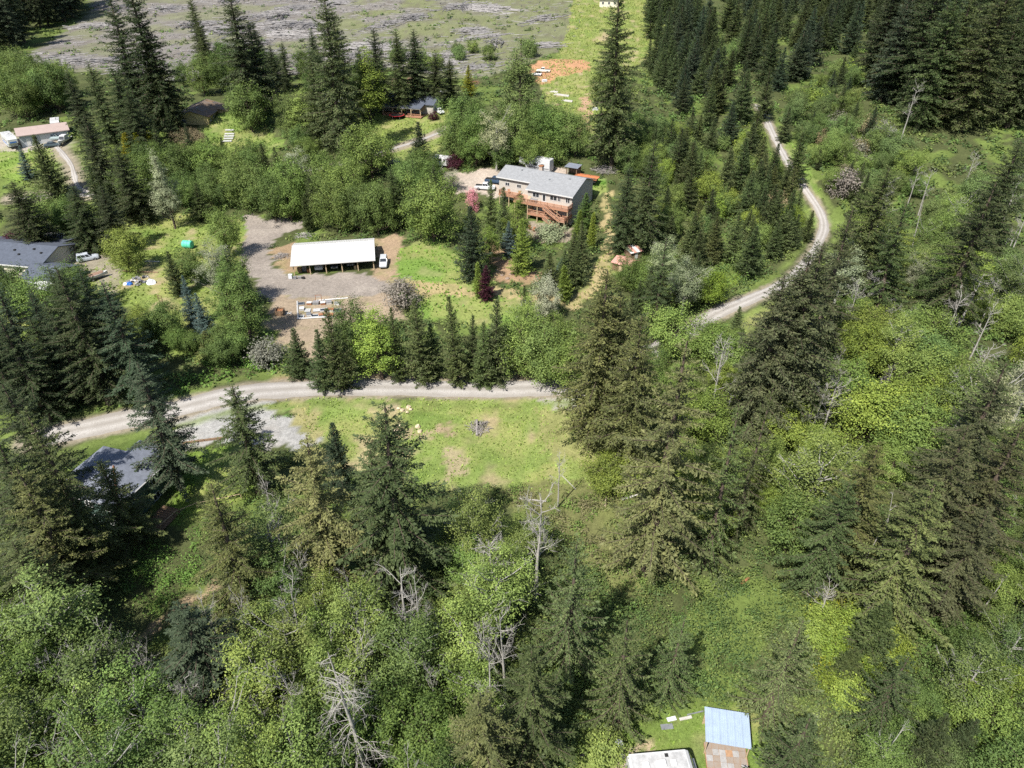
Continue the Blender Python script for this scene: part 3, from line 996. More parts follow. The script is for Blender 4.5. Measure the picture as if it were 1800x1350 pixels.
# ---------------------------------------------------------------- house with the decks
def deck_house():
    g0 = 2.7
    t = thing('house', 'large beige house with grey shingle roof and two red-brown decks', 'house', (19, 179.2, g0), R(-29))
    z = lambda v: v - g0
    # local: x runs along the ridge to the right gable, -y is the front
    gable_body(t, -13.0, -.45, [(-7.4, z(2.2)), (5.5, z(2.2)), (5.5, z(11.35)), (0, z(13.15)), (-7.4, z(10.75))], M_BEIGE)
    gable_body(t, -23.0, -13.0, [(-4.7, z(3)), (5.5, z(3)), (5.5, z(11.35)), (0, z(13.15)), (-4.7, z(11.6))], M_BEIGE)
    r1 = roof_slab(t, -13.35, 0, [(-8.0, z(10.6)), (0, z(13.2)), (6.1, z(11.25))], .16, M_SHINGLE)
    roof_slab(t, -23.6, -13.36, [(-5.3, z(11.47)), (0, z(13.2)), (6.1, z(11.25))], .155, M_SHINGLE)
    ch = MB().box(-13.9, -12.9, .4, 1.3, z(12.4), z(14.2)).obj('chimney', M_BRICK, t)
    MB().box(-14.0, -12.8, .3, 1.4, z(14.2), z(14.4)).obj('cap', M_RUST, ch)
    fb = MB().box(-13.4, .02, -8.06, -8.0, z(10.5), z(10.78))
    fb.box(-23.6, -13.42, -5.36, -5.3, z(11.37), z(11.65))
    fb.obj('fascia', M_TRIM, t)
    for x_, y_ in ((-4, -1.5), (-9, -3), (-18, -1.2)):
        k = z(13.2) - abs(y_) * .325
        MB().box(x_ - .2, x_ + .2, y_ - .2, y_ + .2, k, k + .35).obj('roof_vent', M_STEEL, t)
    # upper floor windows and lower windows on the front
    for x_, w_ in ((-10.6, 1.9), (-5.6, 2.0), (-4.0, .9), (-1.6, 1.2)):
        window(t, (x_, -7.4, z(9.45)), w_, 1.25)
    for x_ in (-10.4, -7.2, -2.2):
        window(t, (x_, -7.4, z(6.8)), 1.6, 1.2)
    d = MB().box(-8.8, -7.7, -7.46, -7.38, z(8.05), z(10.1)).obj('door', M_WHITE, t)
    MB().box(-8.6, -7.9, -7.49, -7.455, z(8.3), z(9.9)).obj('pane', M_GLASS, d)
    d = MB().box(-5.6, -4.0, -7.46, -7.38, z(5.45), z(7.5)).obj('sliding_door', M_TRIM, t)
    MB().box(-5.5, -4.1, -7.49, -7.455, z(5.55), z(7.4)).obj('pane', M_GLASS, d)
    d = MB().box(-6.4, -4.4, -7.46, -7.38, z(2.9), z(4.9)).obj('basement_door', M_TRIM, t)
    MB().box(-6.3, -4.5, -7.49, -7.455, z(3.0), z(4.8)).obj('pane', M_GLASS, d)
    window(t, (-.45, -1, z(8.8)), 1.2, 1.1, '+x')
    window(t, (-17, -4.7, z(9.9)), 1.3, 1.0)
    window(t, (-20.5, -4.7, z(9.9)), 1.3, 1.0)
    # upper deck
    up = MB()
    up.box(-15.6, -.2, -10.2, -7.4, z(7.82), z(8.0))
    up.box(-21.6, -13.0, -7.4, -4.7, z(7.815), z(7.995))
    ud = up.obj('upper_deck', M_DECKTOP, t)
    ed = MB().box(-15.66, -.14, -10.26, -10.2, z(7.6), z(8.03))
    ed.box(-21.66, -15.66, -7.46, -7.4, z(7.6), z(8.03))
    ed.box(-.2, -.14, -10.2, -7.42, z(7.6), z(8.03))
    ed.obj('rim_board', M_DECK, ud)
    rail(t, [(-.25, -7.5), (-.25, -10.1), (-15.5, -10.1), (-15.5, -7.3), (-21.5, -7.3), (-21.5, -4.8)], z(8.0), M_DECK)
    # lower deck
    ld = MB().box(-11.5, -.2, -10.2, -7.4, z(5.22), z(5.4)).obj('lower_deck', M_DECKTOP, t)
    MB().box(-11.56, -.14, -10.26, -10.2, z(5.0), z(5.43)).obj('rim_board', M_DECK, ld)
    rail(t, [(-6.6, -10.1), (-11.4, -10.1), (-11.4, -7.6)], z(5.4), M_DECK)
    rail(t, [(-.25, -7.6), (-.25, -10.1), (-1.6, -10.1)], z(5.4), M_DECK)
    for x_ in (-15.3, -11.6, -8.8, -6.0, -3.2, -.35):
        MB().box(x_ - .1, x_ + .1, -10.15, -9.95, z(1.6), z(7.62)).obj('post', M_TAN, t)
    for x_ in (-18.6, -21.4):
        MB().box(x_ - .1, x_ + .1, -7.38, -7.18, z(2.6), z(7.62)).obj('post', M_TAN, t)

    def stair(xa, za, xb, zb):
        st = MB()
        for y_ in (-10.45, -11.6):
            st.prism([(xa, y_, za), (xa, y_, za - .35), (xb, y_, zb - .35), (xb, y_, zb)], [(xa, y_ + .07, za), (xa, y_ + .07, za - .35), (xb, y_ + .07, zb - .35), (xb, y_ + .07, zb)])
            st.bar((xa, y_, za + .95), (xb, y_, zb + .95), .1)
            for k in range(6):
                f = k / 5
                st.bar((xa + (xb - xa) * f, y_, za + (zb - za) * f - .1), (xa + (xb - xa) * f, y_, za + (zb - za) * f + .95), .07)
        o = st.obj('stair', M_DECK, t)
        tr = MB()
        n = 14
        for k in range(n):
            f = (k + .5) / n
            x_, zz = xa + (xb - xa) * f, za + (zb - za) * f
            tr.box(x_ - .15, x_ + .15, -11.5, -10.45, zz - .02, zz + .03)
        tr.obj('tread', M_DECKTOP, o)
    stair(-6.6, z(8.0), -2.0, z(5.45))
    stair(-6.6, z(5.4), -2.2, z(2.75))
    ln = MB().box(-2.0, -.3, -11.7, -10.3, z(5.25), z(5.42)).obj('landing', M_DECKTOP, t)
    for x_ in (-1.9, -.4):
        MB().box(x_ - .08, x_ + .08, -11.65, -11.5, z(1.4), z(5.26)).obj('post', M_TAN, t)
    rail(t, [(-.35, -10.4), (-.35, -11.65), (-1.9, -11.65)], z(5.42), M_DECK)
    Mx = Matrix.Translation((19, 179.2, g0)) @ Matrix.Rotation(R(-29), 4, 'Z')
    # things standing on the deck and the patio
    def put(lx, ly, zz):
        p = Mx @ Vector((lx, ly, 0))
        return (p.x, p.y, zz)

    def chair(lx, ly, zz, rz, label, m):
        c = thing('deck_chair', label, 'chair', put(lx, ly, zz), rz, 'chairs around the deck house')
        MB().box(-.35, .35, -.35, .35, .38, .45).obj('seat', m, c)
        MB().prism([(-.35, .32, .42), (.35, .32, .42), (.35, .38, .42), (-.35, .38, .42)], [(-.35, .55, 1.0), (.35, .55, 1.0), (.35, .61, 1.0), (-.35, .61, 1.0)]).obj('backrest', m, c)
        for sx in (-.3, .3):
            for sy in (-.3, .3):
                MB().box(sx - .04, sx + .04, sy - .04, sy + .04, 0, .38).obj('leg', m, c)
    chair(-19.2, -6.0, 8.0, .3, 'orange-brown chair at the left end of the upper deck', M_DECK)
    chair(-16.3, -6.0, 8.0, -.4, 'orange-brown chair left of the deck corner', M_DECK)
    chair(-13.6, -8.6, 8.0, .6, 'dark lounge chair at the corner of the upper deck', M_TIMBER)
    chair(-12.2, -8.4, 8.0, -.6, 'pale chair by the upper deck windows', M_TAN)
    tb = thing('deck_table', 'pale rectangular table on the upper deck', 'table', put(-10.6, -8.8, 8.0), R(-29))
    MB().box(-1.0, 1.0, -.5, .5, .68, .75).obj('tabletop', M_GREYJUNK, tb)
    for sx in (-.9, .9):
        for sy in (-.4, .4):
            MB().box(sx - .05, sx + .05, sy - .05, sy + .05, 0, .68).obj('leg', M_STEEL, tb)
    pz = lambda a, b: float(tz(*put(a, b, 0)[:2]))
    chair(-8.6, -14.2, pz(-8.6, -14.2), .2, 'rust-red chair on the patio', M_RUST)
    chair(-7.4, -14.6, pz(-7.4, -14.6), -.5, 'second rust-red chair on the patio', M_RUST)
    for k, (a, b, s_) in enumerate(((-8.4, -16.6, .7), (-7.4, -16.9, .6), (-7.9, -17.6, .65), (-9.0, -17.3, .5))):
        p = put(a, b, 0)
        boulder((p[0], p[1]), s_, M_GREYJUNK, ['largest grey garden stone below the patio', 'grey garden stone right of the largest one below the patio', 'grey garden stone lowest below the patio', 'small grey garden stone left below the patio'][k])
    return Mx


def boulder(xy, s, m, label, flat=.6):
    g = np.random.default_rng(int(abs(xy[0] * 31 + xy[1] * 17) * 10))
    mb = MB()
    rings = []
    k = 8
    for zf, rf in ((-.3, .85), (.1, 1.0), (.55, .8), (.85, .4)):
        rings.append([(s * rf * math.cos(6.283 * i / k) * g.uniform(.8, 1.2), s * rf * math.sin(6.283 * i / k) * g.uniform(.8, 1.2), s * zf * flat * g.uniform(.85, 1.15)) for i in range(k)])
    mb.loft(rings)
    o = mb.obj('rock', m, bevel=s * .06, label=label, cat='rock')
    o.location = (xy[0], xy[1], float(tz(*xy)))
    o.rotation_euler.z = float(g.uniform(0, 6))
    return o


# ---------------------------------------------------------------- vehicles
def paint(name, c):
    return mat('paint_' + name, c, .28, noise=.05, spec=.5)


def wheel(t, x, y, r=.34, w=.22):
    o = MB().cyl((x, y - w / 2, r), (x, y + w / 2, r), r, 14).obj('wheel', M_DARK, t)
    MB().cyl((x, y - w / 2 - .01, r), (x, y + w / 2 + .01, r), r * .55, 10).obj('rim', M_STEEL, o)


def car(kind, label, loc, rz, col, cname, group=None, cat=None):
    """x forward; a body of two lofted solids, glass, wheels, lamps"""
    t = thing({'suv': 'parked_suv', 'pickup': 'pickup_truck', 'sedan': 'parked_car', 'jeep': 'open_jeep'}[kind], label, cat or {'suv': 'car', 'pickup': 'truck', 'sedan': 'car', 'jeep': 'jeep'}[kind], loc, rz, group)
    m = paint(cname, col)
    L, Wd, belt, top_ = {'suv': (4.7, 1.86, 1.08, 1.78), 'pickup': (5.5, 1.95, 1.1, 1.82), 'sedan': (4.6, 1.8, .95, 1.45), 'jeep': (3.7, 1.6, 1.0, 1.6)}[kind]
    h = L / 2
    w = Wd / 2

    def ring(x, z0, z1, ww):
        return [(x, -ww * .96, z0), (x, -ww, (z0 + z1) / 2), (x, -ww * .92, z1), (x, ww * .92, z1), (x, ww, (z0 + z1) / 2), (x, ww * .96, z0)]
    b = MB()
    b.loft([ring(-h, .45, belt * .86, w * .9), ring(-h + .15, .32, belt * .97, w * .98), ring(-.2 * L, .3, belt, w), ring(.18 * L, .3, belt * .99, w), ring(h - .45, .3, belt * .88, w * .97), ring(h - .1, .35, belt * .78, w * .9), ring(h, .45, belt * .68, w * .82)])
    b.obj('body', m, t, bevel=.03)
    # cabin
    x0, x1 = {'suv': (-h + .12, .20 * L), 'pickup': (-.12 * L, .22 * L), 'sedan': (-.36 * L, .20 * L), 'jeep': (-.1 * L, .16 * L)}[kind]
    rk, wk = {'suv': (.15, .75), 'pickup': (.12, .6), 'sedan': (.6, .85), 'jeep': (.1, .3)}[kind]
    A = [(x0, -w * .9, belt - .03), (x1, -w * .9, belt - .03), (x1, w * .9, belt - .03), (x0, w * .9, belt - .03)]
    if kind != 'jeep':
        B = [(x0 + rk, -w * .74, top_), (x1 - wk, -w * .74, top_), (x1 - wk, w * .74, top_), (x0 + rk, w * .74, top_)]
        c = MB().prism(A, B).obj('cabin', m, t, bevel=.04)

        def lerp(p, q, k):
            return tuple(p[i] + (q[i] - p[i]) * k for i in range(3))

        def pane(name, a0, a1, b1, b0, out, u=(.06, .94)):
            pts = []
            for ku, kv in ((u[0], .14), (u[1], .14), (u[1], .86), (u[0], .86)):
                p = lerp(lerp(a0, a1, ku), lerp(b0, b1, ku), kv)
                pts.append(np.array(p))
            o = np.array(out)
            MB().prism([p - o * .01 for p in pts], [p + o * .035 for p in pts]).obj(name, M_GLASS, c)
        pane('windscreen', A[1], A[2], B[2], B[1], (1, 0, .5))
        pane('rear_window', A[3], A[0], B[0], B[3], (-1, 0, .3))
        n = 3 if kind == 'suv' else 2
        for i in range(n):
            u = (.05 + i * .93 / n, .05 + (i + 1) * .93 / n - .05)
            pane('side_window', A[0], A[1], B[1], B[0], (0, -1, .25), u)
            pane('side_window', A[2], A[3], B[3], B[2], (0, 1, .25), u)
    if kind == 'pickup':
        MB().box(-h + .15, -.14 * L, -w * .78, w * .78, belt - .02, belt + .012).obj('bed', M_DARK, t)
    if kind == 'jeep':
        MB().box(-.38 * L, .1 * L, -w * .7, w * .7, belt - .02, belt + .015).obj('seat_well', M_DARK, t)
        rb = MB()
        for x_ in (-.3 * L, 0):
            rb.bar((x_, -w * .75, belt - .1), (x_, -w * .75, top_), .08).bar((x_, w * .75, belt - .1), (x_, w * .75, top_), .08).bar((x_, -w * .75, top_), (x_, w * .75, top_), .08)
        rb.obj('roll_bar', M_DARK, t)
        MB().prism([(x1, -w * .8, belt), (x1, w * .8, belt), (x1 + .04, w * .8, belt), (x1 + .04, -w * .8, belt)], [(x1 - .15, -w * .8, belt + .5), (x1 - .15, w * .8, belt + .5), (x1 - .11, w * .8, belt + .5), (x1 - .11, -w * .8, belt + .5)]).obj('windscreen', M_GLASS, t)
    for x_ in (-.31 * L, .31 * L):
        for y_ in (-w * .9, w * .9):
            wheel(t, x_, y_, .36 if kind != 'sedan' else .32)
    for y_ in (-w * .62, w * .62):
        MB().box(h - .08, h + .01, y_ - .16, y_ + .16, belt * .56, belt * .68).obj('headlight', M_WHITE, t)
        MB().box(-h - .01, -h + .08, y_ - .14, y_ + .14, belt * .6, belt * .8).obj('tail_light', M_REDPAINT, t)
    MB().box(h - .12, h + .05, -w * .8, w * .8, .4, .52).obj('bumper', M_STEEL, t)
    return t


def trailer(label, loc, rz, L=7.0, Wd=2.45, H=3.0, nose=0.0, stripe=None, name='camper_trailer', cat='trailer', group=None, cab=False):
    t = thing(name, label, cat, loc, rz, group)
    h, w = L / 2, Wd / 2
    prof = [(-h, .55), (h, .55), (h, H - .3), (h - .25, H), (-h + .12, H), (-h, H - .15)]
    if nose:
        prof = [(-h, .55), (h - nose, .55), (h - nose, 1.5), (h, 1.75), (h, H - .55), (h - .7, H), (-h + .12, H), (-h, H - .15)]
    if cab:
        prof = [(-h, .55), (h, .5), (h + .1, 1.1), (h - .2, 1.3), (h - .75, H - .25), (h - 1.1, H), (-h + .12, H), (-h, H - .15)]
    MB().prism([(x, -w, z) for x, z in prof], [(x, w, z) for x, z in prof]).obj('body', M_WHITE, t, bevel=.05)
    rf = MB().box(-h + .25, h - (1.2 if cab else .9), -w + .18, w - .18, H - .02, H + .025).obj('roof_membrane', mat('roof_membrane', (.40, .40, .395), .8, noise=.35, scale=1.5), t)
    for x_, s_, d in ((-.55 * h, .35, .14), (-.1 * h, .45, .26), (.25 * h, .3, .12)):
        MB().box(x_ - s_, x_ + s_, -.32, .32, H + .02, H + .02 + d).obj('roof_unit', M_TRIM if d > .2 else M_WHITE, t, bevel=.03)
    MB().box(.06 * h, .06 * h + .35, .62, .98, H + .02, H + .05).obj('roof_hatch', M_DARK, t)
    for s in (-1, 1):
        for x_, ww in ((-.55 * h, 1.0), (-.05 * h, 1.2), (.45 * h, .8)):
            y0, y1 = (-w - .03, -w + .01) if s < 0 else (w - .01, w + .03)
            MB().box(x_ - ww / 2, x_ + ww / 2, y0, y1, 1.7, 2.35).obj('window', M_GLASS, t)
        if stripe:
            y0, y1 = (-w - .02, -w + .01) if s < 0 else (w - .01, w + .02)
            MB().box(-h + .2, h - .6 - nose, y0, y1, 1.0, 1.35).obj('stripe', stripe, t)
    dr = MB().box(.15 * h, .15 * h + .65, -w - .04, -w + .01, .7, 2.5).obj('door', M_TRIM, t)
    MB().box(.15 * h + .08, .15 * h + .16, -w - .07, -w - .03, 1.5, 1.65).obj('handle', M_DARK, dr)
    if nose:
        if stripe:
            MB().box(h - .01, h + .03, -w * .7, w * .7, 1.95, 2.3).obj('front_stripe', stripe, t)
    if cab:
        # sloping windscreen
        q = [(h - .21, -w + .15, 1.36), (h - .21, w - .15, 1.36), (h - .73, w - .15, H - .33), (h - .73, -w + .15, H - .33)]
        MB().prism([np.array(p) for p in q], [np.array(p) + np.array([.06, 0, .03]) for p in q]).obj('windscreen', M_GLASS, t)
        MB().box(h - .1, h + .16, -w * .9, w * .9, .5, .75).obj('bumper', M_STEEL, t)
    else:
        MB().bar((h - nose - .1, -.4, .5), (h + .9, 0, .5), .1).bar((h - nose - .1, .4, .5), (h + .9, 0, .5), .1).obj('hitch', M_DARK, t)
    xs = (-.35, .5) if not cab else (-.55 * h, .62 * h)
    for x_ in xs:
        for y_ in (-w + .14, w - .14):
            wheel(t, x_, y_, .37, .24)
    return t


def boat(label, loc, rz, L=5.5, cover=None, cabin=False):
    t = thing('boat', label, 'boat', loc, rz)
    rings = []
    for u in np.linspace(0, 1, 9):
        w = 1.05 * (1 - max(0, u - .35) ** 2 * 2.25) if u < 1 else .05
        w = max(w, .04)
        x = -L / 2 + L * u
        zt = 1.15 + .35 * u * u
        rings.append([(x, -w, zt), (x, -w * .85, .75), (x, 0, .45 + .5 * u ** 3), (x, w * .85, .75), (x, w, zt)])
    MB().loft(rings).obj('hull', M_WHITE, t)
    if cover:
        rr = []
        for u in np.linspace(0, .82, 6):
            w = .9 * (1 - max(0, u - .35) ** 2 * 2.25)
            x = -L / 2 + L * u + .1
            zt = 1.17 + .35 * u * u
            rr.append([(x, -w, zt), (x, -w * .5, zt + .22), (x, 0, zt + .34), (x, w * .5, zt + .22), (x, w, zt)])
        MB().loft(rr).obj('cover', cover, t)
    if cabin:
        c = MB().prism([(-L * .2, -.85, 1.2), (L * .18, -.8, 1.25), (L * .18, .8, 1.25), (-L * .2, .85, 1.2)], [(-L * .2, -.75, 2.3), (L * .06, -.7, 2.3), (L * .06, .7, 2.3), (-L * .2, .75, 2.3)]).obj('cabin', M_WHITE, t, bevel=.04)
        MB().prism([(L * .185, -.65, 1.45), (L * .185, .65, 1.45), (L * .195, .65, 1.45), (L * .195, -.65, 1.45)], [(L * .09, -.6, 2.15), (L * .09, .6, 2.15), (L * .10, .6, 2.15), (L * .10, -.6, 2.15)]).obj('windscreen', M_GLASS, c)
        MB().box(-L * .45, -L * .22, -.7, .7, 1.13, 1.2).obj('cockpit', M_GREYJUNK, t)
    fr = MB().bar((-L / 2 + .2, -.6, .4), (L / 2 + .6, 0, .4), .1).bar((-L / 2 + .2, .6, .4), (L / 2 + .6, 0, .4), .1).box(-.6, -.4, -.9, .9, .38, .5)
    fr.obj('boat_trailer_frame', M_STEEL, t)
    for y_ in (-.95, .95):
        wheel(t, -.5, y_, .3, .2)
    return t


def at(px, py, dz=0.0):
    p = gp(px, py)
    return (float(p[0]), float(p[1]), float(p[2]) + dz)


# ---------------------------------------------------------------- buildings
HX = deck_house()


def carport():
    g0 = 1.9
    t = thing('carport', 'long open carport with white metal roof in the gravel yard', 'carport', (-49.0, 146.0, g0), R(9.6))
    L, D = 17.9, 10.6
    # local: x along the front, y to the back; front eave 2.6 m, ridge at 7.0 m back
    rf = MB()
    for (ya, za), (yb, zb) in (((-.5, 2.6), (7.0, 4.15)), ((7.0, 4.15), (D + .4, 3.2))):
        A = [(-.4, ya, za), (-.4, yb, zb), (-.4, yb, zb + .06), (-.4, ya, za + .06)]
        rf.prism(A, [(L + .4, y, z) for _, y, z in A])
    ro = rf.obj('roof', M_METALROOF, t)
    rb = MB()
    n = 46
    for i in range(n + 1):
        x = -.36 + (L + .72) * i / n
        for (ya, za), (yb, zb) in (((-.49, 2.665), (6.98, 4.213)), ((7.02, 4.213), (D + .39, 3.265))):
            rb.prism([(x - .025, ya, za - .01), (x + .025, ya, za - .01), (x + .015, ya, za + .035), (x - .015, ya, za + .035)], [(x - .025, yb, zb - .01), (x + .025, yb, zb - .01), (x + .015, yb, zb + .035), (x - .015, yb, zb + .035)])
    rb.obj('roof_rib', M_METALROOF, ro)
    MB().prism([(-.4, 6.8, 4.13), (-.4, 7.0, 4.26), (-.4, 7.2, 4.13)], [(L + .4, 6.8, 4.13), (L + .4, 7.0, 4.26), (L + .4, 7.2, 4.13)]).obj('ridge_cap', M_TRIM, ro)
    MB().box(-.42, L + .42, -.56, -.5, 2.48, 2.68).obj('fascia', M_TRIM, ro)
    MB().box(0, L, D - .1, D, 0, 3.3).obj('back_wall', mat('shed_back', (.20, .17, .14), .8, noise=.3), t)
    MB().prism([(0, 5.6, 0), (0, D - .1, 0), (0, D - .1, 3.2), (0, 7, 4.1), (0, 5.6, 3.8)], [(.08, 5.6, 0), (.08, D - .1, 0), (.08, D - .1, 3.2), (.08, 7, 4.1), (.08, 5.6, 3.8)]).obj('side_wall', M_GREYW, t)
    MB().prism([(L - .08, 5.6, 0), (L - .08, D - .1, 0), (L - .08, D - .1, 3.2), (L - .08, 7, 4.1), (L - .08, 5.6, 3.8)], [(L, 5.6, 0), (L, D - .1, 0), (L, D - .1, 3.2), (L, 7, 4.1), (L, 5.6, 3.8)]).obj('side_wall', M_GREYW, t)
    for i in range(6):
        x = .12 + (L - .24) * i / 5
        MB().box(x - .1, x + .1, -.02, .18, -.4, 2.62).obj('post', M_TAN, t)
    MB().box(0, L, .0, .16, 2.42, 2.595).obj('beam', M_TIMBER, t)
    Mx = Matrix.Translation((-49.0, 146.0, g0)) @ Matrix.Rotation(R(9.6), 4, 'Z')

    def put(lx, ly):
        p = Mx @ Vector((lx, ly, 0))
        return (p.x, p.y, float(tz(p.x, p.y)) + .02)
    a = R(9.6 - 90)
    car('pickup', 'white pickup in the second bay of the carport', put(5.4, 4.0), a, (.6, .6, .6), 'white')
    car('suv', 'dark car in the third bay of the carport', put(8.9, 3.8), a, (.03, .035, .05), 'navy')
    car('sedan', 'grey car in the fourth bay of the carport', put(12.5, 4.6), a, (.12, .12, .125), 'grey')
    car('suv', 'silver car parked outside the right end of the carport', put(20.0, 2.0), R(-84), (.42, .44, .46), 'silver')

    # clutter in the first bay and outside it
    spec = [((1.2, 1.6), (.9, .7, 1.1), M_TIMBER, 'brown crate just inside the first carport bay'), ((2.2, 2.2), (1.0, .8, 1.4), M_GREYJUNK, 'tall grey crate inside the first carport bay'),
            ((3.1, 1.2), (.6, .6, .8), M_RUST, 'rusty box inside the first carport bay'), ((-.6, -1.4), (.8, .6, .9), M_WHITETARP, 'pale appliance standing outside the left carport post'),
            ((.4, -1.8), (.6, .5, .5), M_STEEL, 'steel box outside the left carport post'), ((1.4, -1.6), (.7, .5, .4), M_GREYJUNK, 'low grey box by the left carport post'), ((2.2, -1.9), (.5, .5, .35), M_DARK, 'small black box by the left carport posts'),
            ((13.6, 1.0), (.5, .4, .8), M_TAN, 'tan box at the front of the last but one carport bay')]
    for (lx, ly), (a_, b_, c_), m, lb in spec:
        o = thing('storage_box', lb, 'box', put(lx, ly), rnd.uniform(-.5, .5))
        MB().box(-a_ / 2, a_ / 2, -b_ / 2, b_ / 2, 0, c_).obj('box_body', m, o, bevel=.02)
        MB().box(-a_ / 2 - .03, a_ / 2 + .03, -b_ / 2 - .03, b_ / 2 + .03, c_, c_ + .06).obj('lid', m, o)


carport()


def left_house():
    g0 = 1.6
    t = thing('house', 'cream house with wide dark grey roof at the left edge', 'house', (-103.0, 151.0, g0), R(-11))
    gable_body(t, -24, -.6, [(-6.4, -.3), (6.4, -.3), (6.4, 3.1), (0, 5.0), (-6.4, 3.1)], M_CREAM)
    rf = roof_slab(t, -24.4, 0, [(-7.0, 2.95), (0, 5.05), (7.0, 2.95)], .16, M_SHINGLE_D)
    # cross gable with a cream wall to the front
    prof = [(-17.0, -.3), (-11.0, -.3), (-11.0, 3.0), (-14.0, 4.4), (-17.0, 3.0)]
    MB().prism([(x, -9.6, z) for x, z in prof], [(x, -2.0, z) for x, z in prof]).obj('wall', M_CREAM, t)
    rg = MB()
    for (xa, za), (xb, zb) in (((-17.6, 2.85), (-14, 4.5)), ((-14, 4.5), (-10.4, 2.85))):
        A = [(xa, -10.1, za), (xb, -10.1, zb), (xb, -10.1, zb + .15), (xa, -10.1, za + .15)]
        rg.prism(A, [(x, -1.2, z) for x, _, z in A])
    rg.obj('roof', M_SHINGLE_D, t)
    window(t, (-14, -9.6, 1.7), 1.4, 1.3)
    window(t, (-6, -6.4, 1.7), 1.6, 1.2)
    # garage wing at the right
    MB().prism([(-.6, y, z) for y, z in ((-11.2, -.3), (-3.6, -.3), (-3.6, 2.7), (-7.4, 3.9), (-11.2, 2.7))], [(7.2, y, z) for y, z in ((-11.2, -.3), (-3.6, -.3), (-3.6, 2.7), (-7.4, 3.9), (-11.2, 2.7))]).obj('garage_wall', M_GREYW, t)
    roof_slab(t, -1.2, 7.7, [(-11.7, 2.58), (-7.4, 3.95), (-3.1, 2.58)], .15, M_SHINGLE_D, 'garage_roof')
    rl = MB()
    A = [(3.4, -14.2, 1.95), (3.4, -11.75, 2.5), (3.4, -11.75, 2.56), (3.4, -14.2, 2.01)]
    rl.prism(A, [(8.6, y, z) for _, y, z in A])
    rl.obj('lean_to_roof', M_METALROOF, t)
    for x in (3.5, 8.4):
        MB().box(x - .07, x + .07, -14.1, -13.95, -.4, 1.97).obj('post', M_TIMBER, t)
    # back wing and vents
    gable_body(t, -14, -4.5, [(6.4, -.3), (10.4, -.3), (10.4, 2.6), (6.4, 3.0)], M_CREAM, 'back_wing')
    A = [(-14.4, 6.0, 3.36), (-14.4, 10.9, 2.62), (-14.4, 10.9, 2.77), (-14.4, 6.0, 3.51)]
    MB().prism(A, [(-4.1, y, z) for _, y, z in A]).obj('back_roof', M_SHINGLE_D, t)
    for x, y in ((-20, -3.2), (-17.5, -2.2), (-9.5, -2.4), (-7.5, -3.6), (-5, -1.6), (-2.5, -2.6)):
        k = 5.05 - abs(y) * .3 + .12
        MB().box(x - .22, x + .22, y - .2, y + .2, k, k + .3).obj('roof_vent', M_DARK, t)
    MB().box(-24.4, .04, -7.06, -7.0, 2.86, 3.12).obj('fascia', M_TRIM, t)
    MB().box(.0, .06, -7.0, 0, 2.9, 3.0).obj('gable_trim', M_TRIM, t)


left_house()


def green_house():
    g0 = -1.2
    t = thing('house', 'two-storey dark green house with blue-grey hip roof among firs', 'house', (-57.0, 76.2, g0), R(-17))
    w, d, e, rz_ = 5.3, 4.6, 5.3, 7.3
    MB().box(-w, w, -d, d, -.5, e).obj('wall', M_GREENW, t)
    o = .55
    c = [(-w - o, -d - o, e - .12), (w + o, -d - o, e - .12), (w + o, d + o, e - .12), (-w - o, d + o, e - .12)]
    ra, rb_ = (-1.4, 0, rz_), (1.4, 0, rz_)
    mb = MB()
    mb.poly([c[0], c[1], rb_, ra]).poly([c[1], c[2], rb_]).poly([c[2], c[3], ra, rb_]).poly([c[3], c[0], ra]).poly(c, True)
    r1 = mb.obj('roof', M_SHINGLE_B, t)
    # cross hip to the back with its own peak
    mb = MB()
    q = [(-1.6, d - 1, e - .05), (4.2, d - 1, e - .05), (4.2, d + 3.2, e - .05), (-1.6, d + 3.2, e - .05)]
    pk, pj_ = (1.3, d + 1.0, rz_ - .35), (1.3, .6, rz_ - .35)
    mb.poly([q[3], q[0], pj_, pk]).poly([q[1], q[2], pk, pj_]).poly([q[2], q[3], pk])
    mb.poly([q[0], q[1], pj_]).poly(q, True)
    mb.obj('roof', M_SHINGLE_B, t)
    MB().box(-1.1, 3.7, d, d + 2.7, -.5, e - .06).obj('wing_wall', M_GREENW, t)
    MB().bar((1.4, 0, rz_ + .04), (w + o, -d - o + .1, e - .05), .16).obj('ridge_flashing', M_RUST, r1)
    for a_, b_ in ((c[0], c[1]), (c[1], c[2])):
        MB().bar(a_, b_, .14).obj('gutter', M_TRIM, t)
    for y in (-2.4, 1.6):
        for zz in (1.3, 4.0):
            window(t, (w, y, zz), 1.3, 1.2, '+x')
    for x in (-3.2, .2, 3.4):
        for zz in (1.3, 4.0):
            window(t, (x, -d, zz), 1.3, 1.2)
    MB().box(2.2, 2.45, -1.6, -1.35, 6.2, 7.0).obj('vent_pipe', M_STEEL, t)
    dk = thing('wooden_deck', 'dark plank deck beside the green house', 'deck', (-49.4, 72.0, float(tz(-49.4, 72)) - .05), R(-17))
    for i in range(12):
        MB().box(-1.7, 1.7, -2.6 + i * .44, -2.6 + i * .44 + .38, .25, .31).obj('plank', M_TIMBER, dk)
    MB().box(-1.6, 1.6, -2.5, -2.3, -.3, .25).box(-1.6, 1.6, 2.3, 2.5, -.3, .25).obj('joist', M_TIMBER, dk)


green_house()


